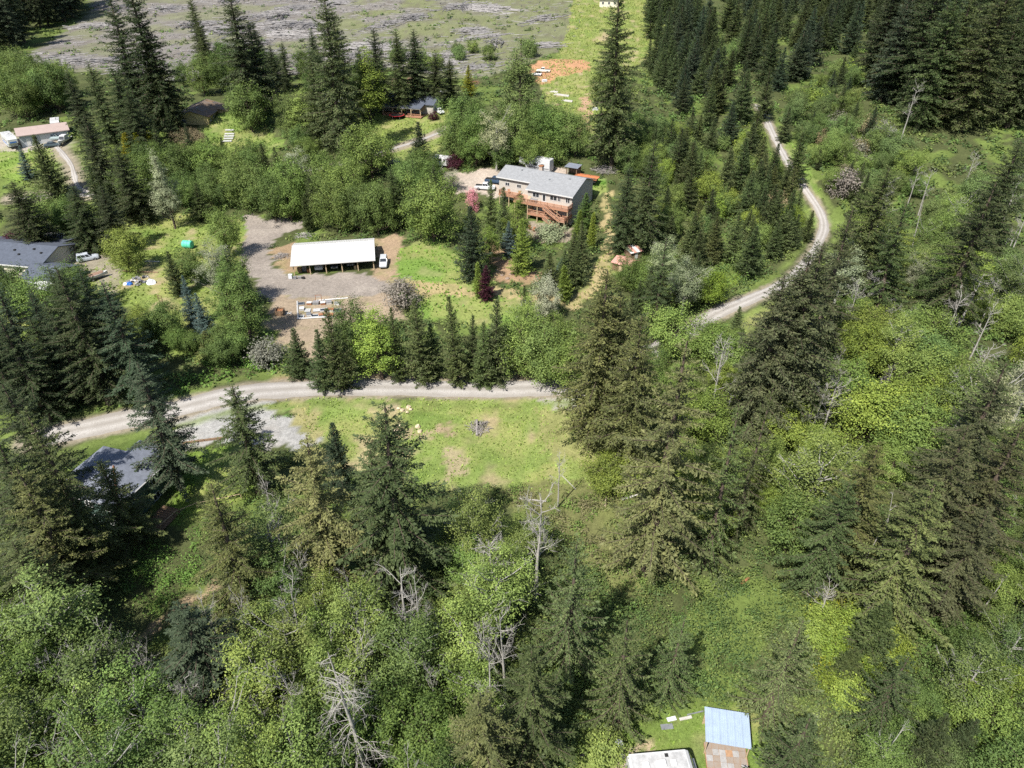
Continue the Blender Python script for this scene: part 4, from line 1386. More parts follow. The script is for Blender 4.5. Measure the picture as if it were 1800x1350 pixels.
def yellow_house():
    g0 = 13.2
    t = thing('house', 'yellow house with dark mossy roof in the shade of tall firs', 'house', (-95.6, 231.8, g0), R(2))
    # local: ridge runs along y (away), front gable at y=0
    xl, xr, D = -10.0, 0.0, 16.0
    prof = [(xl, -.5), (xr, -.5), (xr, 2.7), ((xl + xr) / 2, 4.3), (xl, 2.7)]
    MB().prism([(x, 0, z) for x, z in prof], [(x, D, z) for x, z in prof]).obj('wall', M_YELLOW, t)
    rf = MB()
    xm = (xl + xr) / 2
    for (xa, za), (xb, zb) in (((xl - .6, 2.55), (xm, 4.4)), ((xm, 4.4), (xr + .6, 2.55))):
        A = [(xa, -.6, za), (xb, -.6, zb), (xb, -.6, zb + .15), (xa, -.6, za + .15)]
        rf.prism(A, [(x, D + .6, z) for x, _, z in A])
    r = rf.obj('roof', M_MOSSROOF, t)
    MB().box(xm + 1.0, xm + 1.5, 2.6, 3.1, 3.6, 4.9).obj('chimney', M_STEEL, r)
    # side wing at the back right with its own slope
    MB().box(0, 3.0, 9.5, 15.5, -.5, 2.4).obj('wing_wall', M_YELLOW, t)
    A = [(-.4, 9.0, 3.0), (3.6, 9.0, 2.2), (3.6, 9.0, 2.34), (-.4, 9.0, 3.14)]
    MB().prism(A, [(x, 16.0, z) for x, _, z in A]).obj('wing_roof', M_MOSSROOF, t)
    for y in (2.0, 5.5):
        window(t, (0, y, 1.4), 1.2, 1.0, '+x')
    window(t, (3.0, 12, 1.3), 1.2, 1.0, '+x')
    window(t, (-7.6, 0, 1.4), 1.3, 1.0)


yellow_house()


def shop():
    g0 = 12.0
    a = R(33)
    t = thing('workshop', 'long shop building with brown metal roof and roll-up door, upper left', 'shop', (-144.3, 212.6, g0), a)
    L, D = 12.8, 7.5
    gable_body(t, 0, L, [(0, -.6), (D, -.6), (D, 3.1), (D / 2, 4.3), (0, 3.1)], M_GREYW)
    rf = roof_slab(t, -.5, L + .5, [(-.5, 3.0), (D / 2, 4.4), (D + .5, 3.0)], .1, M_BROWNROOF)
    MB().box(5.2, 8.8, -.06, .01, 0, 2.7).obj('roll_up_door', M_WHITE, t)
    MB().box(1.5, 2.5, -.06, .01, 0, 2.1).obj('door', M_TRIM, t)
    MB().box(-.5, L + .5, -.56, -.5, 2.92, 3.12).obj('gutter', M_BROWNROOF, rf)
    window(t, (11, 0, 1.7), 1.2, .9)


shop()


def back_house():
    g0 = 14.3
    t = thing('house', 'grey-roofed ranch house with timber porch behind a lawn', 'house', (-23.7, 243.6, g0), R(-17))
    gable_body(t, -19, -.5, [(-4.4, -.5), (5.0, -.5), (5.0, 3.3), (0, 4.9), (-4.4, 3.4)], M_BEIGE)
    roof_slab(t, -19.5, 0, [(-5.0, 3.3), (0, 5.0), (5.6, 3.2)], .15, M_SHINGLE_D)
    A = [(-16.5, -8.8, 2.85), (-16.5, -4.4, 3.62), (-16.5, -4.4, 3.76), (-16.5, -8.8, 2.99)]
    MB().prism(A, [(-3.0, y, z) for _, y, z in A]).obj('porch_roof', M_SHINGLE_D, t)
    for i in range(30):
        x = -16.3 + i * .45
        MB().box(x - .05, x + .05, -9.15, -8.8, 2.72, 2.84).obj('rafter_tail', M_TRIM, t)
    MB().box(-16.4, -3.1, -8.6, -8.4, 2.62, 2.82).obj('beam', M_TAN, t)
    for i in range(5):
        x = -16.2 + i * 3.25
        p = MB().box(x - .12, x + .12, -8.62, -8.38, -.3, 2.64).obj('post', M_TAN, t)
        if i < 4:
            MB().bar((x + .1, -8.5, 2.0), (x + .7, -8.5, 2.66), .12).obj('brace', M_TAN, p)
    MB().box(-16.6, -2.9, -8.8, -4.4, .1, .35).obj('deck', M_DECK, t)
    rail(t, [(-16.4, -8.65), (-9, -8.65)], .35, M_DECK, .8)
    rail(t, [(-7.5, -8.65), (-3.1, -8.65)], .35, M_DECK, .8)
    MB().prism([(-3.05, -8.4, 2.0), (-3.05, -5, 2.0), (-3.05, -5, 3.4), (-3.05, -8.4, 2.8)], [(-2.95, -8.4, 2.0), (-2.95, -5, 2.0), (-2.95, -5, 3.4), (-2.95, -8.4, 2.8)]).obj('porch_gable', M_TIMBER, t)
    for x in (-13, -9.5, -6):
        window(t, (x, -4.4, 1.7), 1.5, 1.2)
    for x, y in ((-17, -2), (-13, -1.6), (-10, -2.2), (-6, -1.6), (-3, -2)):
        k = 5.0 - abs(y) * .34 + .1
        MB().box(x - .2, x + .2, y - .2, y + .2, k, k + .28).obj('roof_vent', M_DARK, t)
    # trampoline
    x, y, z = at(698, 207)
    tr = thing('trampoline', 'round trampoline with red padded rim on the back lawn', 'trampoline', (x, y, z))
    k = 28
    MB().cyl((0, 0, .84), (0, 0, .87), 2.1, k).obj('mat', M_DARK, tr)
    rg = MB()
    for i in range(k):
        a0, a1 = 6.2832 * i / k, 6.2832 * (i + 1) / k
        P = [(r_ * math.cos(a_), r_ * math.sin(a_)) for a_ in (a0, a1) for r_ in (2.1, 2.45)]
        q = [P[0], P[1], P[3], P[2]]
        rg.prism([(u, v, .83) for u, v in q], [(u, v, .93) for u, v in q])
    rg.obj('rim_pad', M_REDPAINT, tr)
    for i in range(6):
        a_ = 6.2832 * i / 6
        MB().bar((2.3 * math.cos(a_), 2.3 * math.sin(a_), -.1), (2.3 * math.cos(a_), 2.3 * math.sin(a_), .84), .06).obj('leg', M_STEEL, tr)
    # play set behind the ridge
    x, y, z = at(722, 156)
    ps = thing('play_set', 'wooden play tower with green slide behind the back house', 'play set', (x, y, z), R(-17))
    for sx in (-.7, .7):
        for sy in (-.7, .7):
            MB().box(sx - .07, sx + .07, sy - .07, sy + .07, -.3, 3.4).obj('post', M_TAN, ps)
    MB().box(-.8, .8, -.8, .8, 1.5, 1.6).obj('platform', M_TIMBER, ps)
    MB().prism([(-.9, -.9, 3.3), (.9, -.9, 3.3), (.9, .9, 3.3), (-.9, .9, 3.3)], [(-.05, -.9, 4.1), (.05, -.9, 4.1), (.05, .9, 4.1), (-.05, .9, 4.1)]).obj('canopy', M_TIMBER, ps)
    MB().bar((-.7, 0, 2.9), (-7, 0, 2.9), .14).bar((-7, -.9, -.3), (-7, 0, 2.9), .12).bar((-7, .9, -.3), (-7, 0, 2.9), .12).obj('swing_beam', M_TIMBER, ps)
    MB().prism([(.8, -.35, 1.5), (.8, .35, 1.5), (.8, .35, 1.6), (.8, -.35, 1.6)], [(3.8, -.35, .1), (3.8, .35, .1), (3.8, .35, .2), (3.8, -.35, .2)]).obj('slide', M_GREENTANK, ps)


back_house()


def small_sheds():
    # pink roofed shed
    x, y, z = at(1098, 474)
    t = thing('shed', 'small shed with faded red metal roof beside the dirt path', 'shed', (x, y, z), R(-38))
    MB().box(-2.2, 2.2, -1.9, 1.9, -.4, 2.0).obj('wall', M_TIMBER, t)
    A = [(-2.5, -2.3, 1.9), (-2.5, .2, 2.75), (-2.5, .2, 2.82), (-2.5, -2.3, 1.97)]
    mb = MB().prism(A, [(2.5, b, c) for _, b, c in A])
    A = [(-2.5, .2, 2.75), (-2.5, 2.3, 2.0), (-2.5, 2.3, 2.07), (-2.5, .2, 2.82)]
    mb.prism(A, [(2.5, b, c) for _, b, c in A])
    mb.obj('roof', M_REDROOF, t)
    MB().box(-.5, .5, -1.97, -1.89, 0, 1.85).obj('door', M_TAN, t)
    x, y, z = at(1112, 453)
    t = thing('shed', 'smaller shed with patchy red and white roof behind the red-roofed shed', 'shed', (x, y, z), R(28))
    MB().box(-1.6, 1.6, -1.3, 1.3, -.4, 1.9).obj('wall', M_TIMBER, t)
    for i in range(4):
        A = [(-1.8 + i * .9, -1.6, 1.85), (-1.8 + i * .9, 1.6, 2.5), (-1.8 + i * .9, 1.6, 2.56), (-1.8 + i * .9, -1.6, 1.91)]
        MB().prism(A, [(p[0] + .88, p[1], p[2]) for p in A]).obj('roof_sheet', M_REDROOF if i % 2 else M_TRIM, t)
    MB().box(-.4, .4, -1.36, -1.29, 0, 1.7).obj('door', M_TRIM, t)
    # wood shed behind the left house
    x, y, z = at(100, 430)
    t = thing('wood_shed', 'open wood shed with rusty roof edge beside the left drive', 'shed', (x, y, z), R(-6))
    for sx in (-2.2, 0, 2.2):
        for sy in (-.9, .9):
            MB().box(sx - .08, sx + .08, sy - .08, sy + .08, -.3, 2.1 + .15 * sy).obj('post', M_TIMBER, t)
    A = [(-2.6, -1.3, 1.98), (-2.6, 1.3, 2.42), (-2.6, 1.3, 2.5), (-2.6, -1.3, 2.06)]
    MB().prism(A, [(2.6, b, c) for _, b, c in A]).obj('roof', M_GREYJUNK, t)
    for r_ in range(3):
        for i in range(9):
            MB().cyl((-2.0 + i * .5, -.7, .15 + r_ * .3), (-2.0 + i * .5, .5, .15 + r_ * .3), .15, 7).obj('firewood', M_TAN, t)
    # shed behind the deck house with flat grey roof
    p = HX @ Vector((-9.2, 12.0, 0))
    z = float(tz(p.x, p.y))
    t = thing('shed', 'small open shed with blue-grey roof behind the chimney', 'shed', (p.x, p.y, z), R(-29))
    for sx in (-1.5, 1.5):
        for sy in (-1.1, 1.1):
            MB().box(sx - .09, sx + .09, sy - .09, sy + .09, -.4, 2.6).obj('post', M_TIMBER, t)
    MB().box(-1.8, 1.8, 1.15, 1.25, -.3, 2.6).obj('back_wall', M_TIMBER, t)
    MB().prism([(-2, -1.5, 2.55), (2, -1.5, 2.55), (2, 1.5, 2.85), (-2, 1.5, 2.85)], [(-2, -1.5, 2.63), (2, -1.5, 2.63), (2, 1.5, 2.93), (-2, 1.5, 2.93)]).obj('roof', M_SHINGLE_B, t)
    p = HX @ Vector((-4.6, 10.8, 0))
    z = float(tz(p.x, p.y))
    t = thing('equipment_trailer', 'long rust-red flat trailer bed behind the deck house', 'trailer', (p.x, p.y, z), R(-27))
    MB().box(-3.3, 3.3, -1.1, 1.1, 1.6, 1.75).obj('deck', mat('rust_red_bed', (.50, .17, .07), .8, noise=.3), t)
    MB().box(-3.35, 3.35, -1.16, -1.1, 1.4, 2.0).box(-3.35, 3.35, 1.1, 1.16, 1.4, 2.0).obj('side_rail', M_RUST, t)
    MB().box(-3, 3, -.9, .9, .7, 1.6).obj('frame', M_DARK, t)
    for x_ in (-1, 0.2):
        for y_ in (-1.0, 1.0):
            wheel(t, x_, y_, .4, .25)
    # far house, mostly above the picture
    x, y, z = at(1070, 13)
    t = thing('house', 'pale house at the top edge of the picture beyond the far lawn', 'house', (x, y, z), R(-8))
    gable_body(t, -5, 5, [(0, -.6), (8, -.6), (8, 3.6), (4, 5.4), (0, 3.6)], M_CREAM)
    roof_slab(t, -5.5, 5.5, [(-.6, 3.5), (4, 5.5), (8.6, 3.5)], .15, M_SHINGLE)
    for x_ in (-3.2, 0, 3.0):
        window(t, (x_, 0, 2.0), 1.2, 1.3)


small_sheds()


def bottom_corner():
    # lean-to with galvanised roof: sheets are separate pieces
    g0 = float(tz(22, 40.5))
    t = thing('metal_roofed_shed', 'open lean-to with ribbed pale blue metal roof, bottom right', 'shed', (22.1, 40.65, g0), R(-10))
    zb, zf = 2.85, 2.45
    n = 6
    W2 = 2.25
    for i in range(n):
        x0 = -W2 + 2 * W2 * i / n
        x1 = x0 + 2 * W2 / n - .015
        mb = MB()
        mb.prism([(x0, -1.8, zf), (x1, -1.8, zf), (x1, 1.8, zb), (x0, 1.8, zb)], [(x0, -1.8, zf + .025), (x1, -1.8, zf + .025), (x1, 1.8, zb + .025), (x0, 1.8, zb + .025)])
        for k in range(4):
            xr = x0 + (x1 - x0) * (k + .5) / 4
            mb.prism([(xr - .035, -1.8, zf + .02), (xr + .035, -1.8, zf + .02), (xr + .02, -1.8, zf + .06), (xr - .02, -1.8, zf + .06)], [(xr - .035, 1.8, zb + .02), (xr + .035, 1.8, zb + .02), (xr + .02, 1.8, zb + .06), (xr - .02, 1.8, zb + .06)])
        mb.obj('roof_sheet', M_BLUEROOF, t)
    for sx in (-2.05, 2.05):
        for sy, zt in ((-1.6, zf - .05), (1.6, zb - .1)):
            MB().box(sx - .06, sx + .06, sy - .06, sy + .06, -.4, zt).obj('post', M_TAN, t)
    for sy, zt in ((-1.6, zf), (1.6, zb - .04)):
        MB().box(-2.15, 2.15, sy - .05, sy + .05, zt - .16, zt - .02).obj('beam', M_TAN, t)
    MB().box(-2.0, 2.0, 1.62, 1.68, -.3, 2.3).obj('back_wall', M_TAN, t)
    # tiled deck: every tile a piece
    d = thing('tiled_deck', 'square-tiled platform in front of the metal-roofed lean-to', 'deck', (21.75, 37.3, g0), R(-6))
    MB().box(-2.1, 2.1, -3.9, 2.9, -.4, .32).obj('frame', mat('orange_plywood', (.36, .22, .13), .8, noise=.3), d)
    s_ = .68
    for i in range(6):
        for j in range(10):
            x = -2.03 + i * s_
            y = -3.8 + j * s_
            if rnd.random() < .07:
                continue
            dz = rnd.uniform(-.006, .012)
            MB().box(x, x + s_ - .035, y, y + s_ - .035, .30, .36 + dz).obj('tile', M_TILE if rnd.random() < .75 else mat('pale_tile', (.32, .31, .30), .8, noise=.3), d)
    # motorhome, only its roof and front come into the picture
    mh = trailer('white motorhome with dark windscreen at the bottom edge', (14.9, 36.7, float(tz(14.9, 36.7))), R(5), L=6.9, Wd=2.5, H=2.95, name='motorhome', cat='motorhome', cab=True)
    # satellite dish on its pole
    x, y, z = at(1093, 1331)
    s = thing('satellite_dish', 'grey satellite dish on a white pole beside the motorhome', 'satellite dish', (x, y, z))
    MB().cyl((0, 0, -.3), (0, 0, 2.1), .05, 10).obj('pole', M_WHITE, s)
    MB().box(-.25, .25, -.25, .25, -.05, .12).obj('base', M_PALELUMBER, s)
    MB().bar((0, 0, 1.75), (-.4, .15, 2.1), .06).obj('arm', M_WHITE, s)
    rings = []
    for r_, dd in ((.03, .0), (.2, .02), (.38, .07), (.45, .10)):
        rings.append([(r_ * math.cos(6.283 * i / 18), r_ * .9 * math.sin(6.283 * i / 18), dd) for i in range(18)])
    for r_, dd in ((.45, .12), (.38, .09), (.03, .02)):
        rings.append([(r_ * math.cos(6.283 * i / 18), r_ * .9 * math.sin(6.283 * i / 18), dd) for i in range(18)])
    o = MB().loft(rings).obj('dish', M_STEEL, s)
    o.location = (-.45, .17, 2.12)
    o.rotation_euler = (R(38), R(-28), 0)
    # odds and ends on the lawn
    for px, py, sx, sy, sz, m, lb in ((1180, 1266, 1.0, .45, .12, M_WHITETARP, 'pale board lying on the lawn above the motorhome'), (1172, 1279, 1.3, .6, .10, M_STEEL, 'grey sheet lying on the lawn above the motorhome'),
                                      (1205, 1263, 1.4, .3, .14, M_PALELUMBER, 'bundle of pale sticks on the lawn left of the lean-to'), (1222, 1254, 1.9, .12, .12, M_STEEL, 'grey pipe pointing at the lean-to roof'), (1023, 1330, .4, .3, .3, M_DARK, 'small black bin in the shaded grass left of the bush')):
        x, y, z = at(px, py)
        o = thing('yard_clutter', lb, 'clutter', (x, y, z - .02), R(rnd.uniform(-5, 25)))
        MB().box(-sx / 2, sx / 2, -sy / 2, sy / 2, 0, sz).obj('slab', m, o, bevel=.02)
        MB().box(-sx / 2 + .05, sx / 2 - .1, -sy / 2 + .03, -sy / 2 + .1, sz, sz + .05).obj('edge_strip', m, o)


bottom_corner()

# ---------------------------------------------------------------- parked things
car('suv', 'silver car parked by the grey roof on the left drive', at(156, 458), R(28), (.40, .43, .47), 'bluesilver')
boat('white boat with brown cover on the grass by the lean-to', at(168, 492), R(36), 5.6, cover=mat('brown_cover', (.22, .14, .10), .8))
car('pickup', 'dark blue pickup beside the left end of the deck house', at(870, 322), R(-18), (.035, .06, .10), 'blue')
car('pickup', 'white truck half hidden by firs left of the deck house', at(853, 333), R(-10), (.6, .6, .6), 'white')
p_ = HX @ Vector((-19.6, 10.0, 0))
trailer('long white fifth-wheel trailer behind the deck house', (p_.x, p_.y, float(tz(p_.x, p_.y))), R(151), L=9.5, H=3.7, nose=2.0, stripe=M_GREYJUNK)
trailer('white camper trailer beside the maroon bush', at(778, 292), R(-24), L=5.4, H=2.7)
car('sedan', 'dark car under the large round tree by the lane', at(697, 291), R(-30), (.02, .025, .04), 'black')
trailer('white fifth-wheel trailer with blue stripes at the left edge by the shop', at(22, 258), R(-48), L=9.0, H=3.5, nose=1.8, stripe=M_BLUETARP)
trailer('white camper behind the right end of the shop', at(101, 226), R(-62), L=6.0, H=2.7)
boat('white cabin boat right of the shop', at(114, 252), R(-86), 7.0, cabin=True)
car('sedan', 'dark car parked below the shop door', at(94, 258), R(20), (.06, .08, .09), 'darkgreen')
car('pickup', 'pale old pickup right of the shop door', at(97, 246), R(15), (.35, .42, .42), 'palegreen')
trailer('white camper under the firs left of the yellow-green maple', at(582, 178), R(12), L=6.5, H=2.7, stripe=M_BLUETARP)
trailer('smaller white camper right of its neighbour under the firs', at(600, 188), R(-70), L=4.4, H=2.5)
boat('white boat behind the right end of the back house', at(778, 166), R(10), 5.5)
car('sedan', 'white car at the right end of the back porch', at(773, 199), R(-60), (.65, .65, .66), 'purewhite')
car('jeep', 'white open jeep on the far bare ground', at(944, 133), R(158), (.65, .65, .67), 'purewhite')
car('pickup', 'cream old pickup behind the open jeep', at(955, 127), R(172), (.62, .58, .48), 'cream')


def tarp_heap(label, px, py, s, m, name='tarp'):
    x, y, z = at(px, py)
    g = np.random.default_rng(px)
    rings = []
    for zf, rf in ((-.1, 1.05), (.25, .9), (.6, .6), (.75, .2)):
        rings.append([(s * rf * math.cos(6.283 * i / 11) * g.uniform(.75, 1.25), .8 * s * rf * math.sin(6.283 * i / 11) * g.uniform(.75, 1.25), s * zf * g.uniform(.7, 1.2)) for i in range(11)])
    o = MB().loft(rings).obj(name, m, label=label, cat='tarp', bevel=.02)
    o.location = (x, y, z)
    return o


tarp_heap('crumpled blue tarp at the left of the scrap heap', 228, 500, .75, M_BLUETARP)
tarp_heap('crumpled white tarp at the right of the scrap heap', 266, 498, 1.15, M_WHITETARP)
tarp_heap('blue tarp in the bushes below the garden lawn', 340, 599, .8, M_BLUETARP)
tarp_heap('pale plastic sheet beside the blue tarp on the scrap heap', 221, 500, .6, M_WHITETARP)


def scrap_heap():
    x0, y0, z0 = at(245, 495)
    t = thing('scrap_heap', 'low heap of grey scrap between the two tarps on the lawn', 'scrap heap', (x0, y0, z0))
    g = np.random.default_rng(4)
    for i in range(46):
        a = g.uniform(0, 6.28)
        r_ = g.uniform(0, 1) ** .6
        x, y = 2.6 * r_ * math.cos(a), 2.2 * r_ * math.sin(a)
        s_ = g.uniform(.2, .6, 3) * np.array([1.2, 1, .6])
        o = MB().box(-s_[0] / 2, s_[0] / 2, -s_[1] / 2, s_[1] / 2, 0, s_[2]).obj('scrap_piece', [M_GREYJUNK, M_STEEL, M_DARK, M_PALELUMBER, M_GREYJUNK][int(g.integers(5))], t)
        o.location = (x, y, float(tz(x0 + x, y0 + y)) - z0 + g.uniform(-.08, .3) * (1 - r_))
        o.rotation_euler = tuple(g.uniform(-.4, .4, 2)) + (g.uniform(0, 3),)


scrap_heap()


def green_tank():
    x, y, z = at(332, 436)
    t = thing('water_tank', 'green plastic tank lying on the garden lawn', 'tank', (x, y, z + .95), R(-10))
    rings = []
    for xx, rr in ((-1.35, .4), (-1.25, .8), (-1.1, .93), (-.55, .95), (-.5, .90), (-.45, .95), (.15, .95), (.2, .90), (.25, .95), (.95, .95), (1.1, .85), (1.2, .45)):
        rings.append([(xx, rr * math.cos(6.283 * i / 20), rr * math.sin(6.283 * i / 20)) for i in range(20)])
    MB().loft(rings).obj('shell', M_GREENTANK, t)
    MB().cyl((.6, .1, .88), (.6, .12, 1.1), .16, 10).obj('cap', M_WHITE, t)
    MB().box(-.9, -.6, -.7, .7, -1.0, -.7).box(.5, .8, -.7, .7, -1.0, -.7).obj('cradle', M_TIMBER, t)


green_tank()


def frames_and_beams():
    x, y, z = at(285, 537)
    t = thing('garden_trellis', 'dark wooden trellis frame standing on the garden lawn', 'trellis', (x, y, z), R(-25))
    for sx in (-.55, .55):
        MB().box(sx - .05, sx + .05, -.04, .04, -.3, 2.3).obj('post', M_TIMBER, t)
    for zz in (.5, 1.1, 1.7, 2.25):
        MB().box(-.6, .6, -.05, .05, zz - .04, zz + .04).obj('rung', M_TIMBER, t)
    lb = ['long pale beam on the lawn above the scrap heap']
    x, y, z = at(270, 461)
    o = thing('lumber', lb[0], 'lumber', (x, y, z), R(-4))
    MB().box(-2.0, 2.0, -.1, .1, -.02, .18).obj('beam', M_PALELUMBER, o)
    MB().box(-1.6, 1.2, .16, .30, -.02, .12).obj('board', M_PALELUMBER, o)
    # garden retaining logs
    x, y, z = at(248, 479)
    o = thing('garden_edging', 'line of dark edging logs above the scrap heap', 'edging', (x, y, z), R(-6))
    for i in range(6):
        MB().cyl((-4.2 + i * 1.4, .05 * (i % 2), .12), (-2.9 + i * 1.4, 0, .12), .15, 7).obj('log', M_TIMBER, o)
    # white lumber rows near the yellow house
    for k, (px, py, L_, lb) in enumerate(((404, 230, 2.6, 'farthest white beam of the lumber rows by the yellow house'), (404, 237, 2.9, 'second white beam of the lumber rows by the yellow house'), (403, 241, 3.0, 'third white beam of the lumber rows by the yellow house'),
                                         (402, 245, 2.8, 'fourth white beam of the lumber rows by the yellow house'), (399, 250, 3.0, 'nearest white beam of the lumber rows by the yellow house'))):
        x, y, z = at(px, py)
        o = thing('lumber', lb, 'lumber', (x, y, z), R(2 + k))
        MB().box(-L_ / 2, L_ / 2, -.3, .3, .12, .42).obj('beam', M_WHITE, o, bevel=.02)
        MB().box(-L_ / 2 + .3, -L_ / 2 + .5, -.4, .4, -.05, .12).box(L_ / 2 - .5, L_ / 2 - .3, -.4, .4, -.05, .12).obj('bearer', M_TIMBER, o)
    # pale timber on the far bare ground
    for k, (px, py, L_, a, lb) in enumerate(((975, 162, 3.2, -35, 'upper stack of bleached boards on the far meadow'), (988, 168, 6.0, -32, 'long stack of bleached boards on the far meadow'), (998, 178, 4.0, -30, 'lower stack of bleached boards on the far meadow'),
                                            (979, 185, 2.6, 35, 'single tan board below the bleached stacks'))):
        x, y, z = at(px, py)
        o = thing('lumber', lb, 'lumber', (x, y, z), R(a))
        for j in range(4):
            MB().box(-L_ / 2 + .2 * j, L_ / 2 - .15 * j, -.8 + .4 * j, -.45 + .4 * j, -.03, .2 + .1 * (j % 2)).obj('board', M_PALELUMBER if k < 3 else M_TAN, o)
    for px, py, s_, m, lb in ((957, 144, .9, M_WHITETARP, 'pale bundle below the open jeep'), (1046, 194, .9, M_WHITE, 'white box at the edge of the far meadow')):
        x, y, z = at(px, py)
        o = thing('storage_box', lb, 'box', (x, y, z), .3)
        MB().box(-s_, s_, -s_ * .6, s_ * .6, -.05, s_ * .8).obj('box_body', m, o, bevel=.08)
        MB().box(-s_ * 1.02, s_ * 1.02, -s_ * .62, s_ * .62, s_ * .8, s_ * .8 + .05).obj('lid', m, o)


frames_and_beams()


def scrap_rows():
    """building parts laid out in rows below the carport yard"""
    x0, y0, z0 = at(560, 545)
    names = ['nearest the rusty bin', 'second from the rusty bin', 'third from the rusty bin', 'fourth from the rusty bin', 'fifth from the rusty bin', 'farthest from the rusty bin']
    rows = ['front', 'middle', 'back']
    mats = [M_WHITE, M_GREYJUNK, M_STEEL, M_PALELUMBER, M_RUST, M_WHITE]
    g = np.random.default_rng(12)
    k = 0
    for j, py in enumerate((556, 546, 535)):
        for i in range(6 if j else 5):
            px = 530 + i * 12.5 + g.uniform(-2, 2)
            x, y, z = at(px, py + g.uniform(-1.5, 1.5))
            m = mats[int(g.integers(len(mats)))]
            kind = int(g.integers(3))
            nm = ['window_frame', 'pallet', 'salvaged_crate'][kind]
            lb = ('white' if m is M_WHITE else 'grey' if m in (M_GREYJUNK, M_STEEL) else 'pale' if m is M_PALELUMBER else 'rusty') + ' ' + ['window frame', 'pallet', 'crate'][kind] + ' in the ' + rows[j] + ' scrap row, ' + names[i]
            t = thing(nm, lb, ['frame', 'pallet', 'crate'][kind], (x, y, z), R(8 + g.uniform(-8, 8)), 'salvaged parts laid out below the carport yard')
            w, d = g.uniform(.55, .8), g.uniform(.5, .75)
            if kind == 0:
                for a_ in ((-w, w, -d, -d + .12), (-w, w, d - .12, d), (-w, -w + .12, -d + .12, d - .12), (w - .12, w, -d + .12, d - .12)):
                    MB().box(*a_, .0, .16).obj('rail', m, t)
                MB().box(-w + .12, w - .12, -d + .12, d - .12, .02, .06).obj('pane', M_GLASS, t)
            elif kind == 1:
                for a_ in range(5):
                    MB().box(-w, w, -d + a_ * d * .42, -d + a_ * d * .42 + .16, .14, .19).obj('slat', m, t)
                MB().box(-w, -w + .1, -d, d * .85, 0, .14).box(w - .1, w, -d, d * .85, 0, .14).obj('runner', M_TIMBER, t)
            else:
                MB().box(-w * .8, w * .8, -d * .7, d * .7, 0, .45).obj('box_body', m, t)
                MB().box(-w * .8 - .04, w * .8 + .04, -d * .7 - .04, d * .7 + .04, .45, .52).obj('lid', mats[int(g.integers(5))], t)
            k += 1
    for i, (pa, pb, lb) in enumerate((((522, 562), (575, 558), 'white rail along the near side of the scrap rows'), ((523, 531), (524, 562), 'white rail along the left end of the scrap rows'), ((556, 529), (612, 525), 'white rail along the far side of the scrap rows'))):
        a_, b_ = np.array(at(*pa)), np.array(at(*pb))
        o = thing('timber_rail', lb, 'rail', tuple(a_))
        d = b_ - a_
        MB().bar((0, 0, .12), tuple(d + np.array([0, 0, .12])), .22).obj('beam', M_WHITE, o)
        MB().box(-.15, .15, -.15, .15, -.1, .05).obj('block', M_TIMBER, o)
    # rusty rack
    x, y, z = at(561, 531)
    t = thing('steel_rack', 'rust-orange upright frame behind the scrap rows', 'rack', (x, y, z), R(8))
    for sx in (-.6, .6):
        MB().box(sx - .05, sx + .05, -.05, .05, -.1, 1.6).obj('post', M_RUST, t)
    for zz in (.1, 1.57):
        MB().box(-.55, .55, -.04, .04, zz - .04, zz + .04).obj('bar', M_RUST, t)
    # rusty bin
    x, y, z = at(493, 553)
    t = thing('scrap_bin', 'rusty open steel bin at the edge of the carport yard', 'bin', (x, y, z), R(4))
    for a_ in ((-.8, .8, -.8, -.72), (-.8, .8, .72, .8), (-.8, -.72, -.72, .72), (.72, .8, -.72, .72)):
        MB().box(*a_, .0, 1.1).obj('side', M_TIMBER, t)
    MB().box(-.72, .72, -.72, .72, .0, .75).obj('contents', M_RUST, t)
    x, y, z = at(508, 552)
    t = thing('bent_frame', 'bent white tubing lying right of the rusty bin', 'tubing', (x, y, z), R(-30))
    MB().bar((-.9, 0, .08), (.9, .1, .12), .1).obj('tube', M_WHITE, t)
    MB().bar((-.3, -.6, .1), (.2, .6, .2), .1).obj('tube', M_WHITE, t)


scrap_rows()


def sticks(t, n, R0, h, m, seed, rad=(.03, .08), L=(.8, 2.2), name='stick'):
    """loose branch wood of a brush pile, joined"""
    g = np.random.default_rng(seed)
    mb = MB()
    for i in range(n):
        a, r_ = g.uniform(0, 6.28), g.uniform(0, 1) ** .6
        c = np.array([R0 * r_ * math.cos(a), R0 * r_ * math.sin(a), h * (1 - r_) * g.uniform(.1, 1) + .1])
        d = unit(np.array([*g.normal(0, 1, 2), g.normal(0, .25)])) * g.uniform(*L) / 2
        mb.cyl(c - d, c + d, g.uniform(*rad), 4, .02)
    o = mb.obj(name, m, t)
    o['kind'] = 'stuff'
    return o


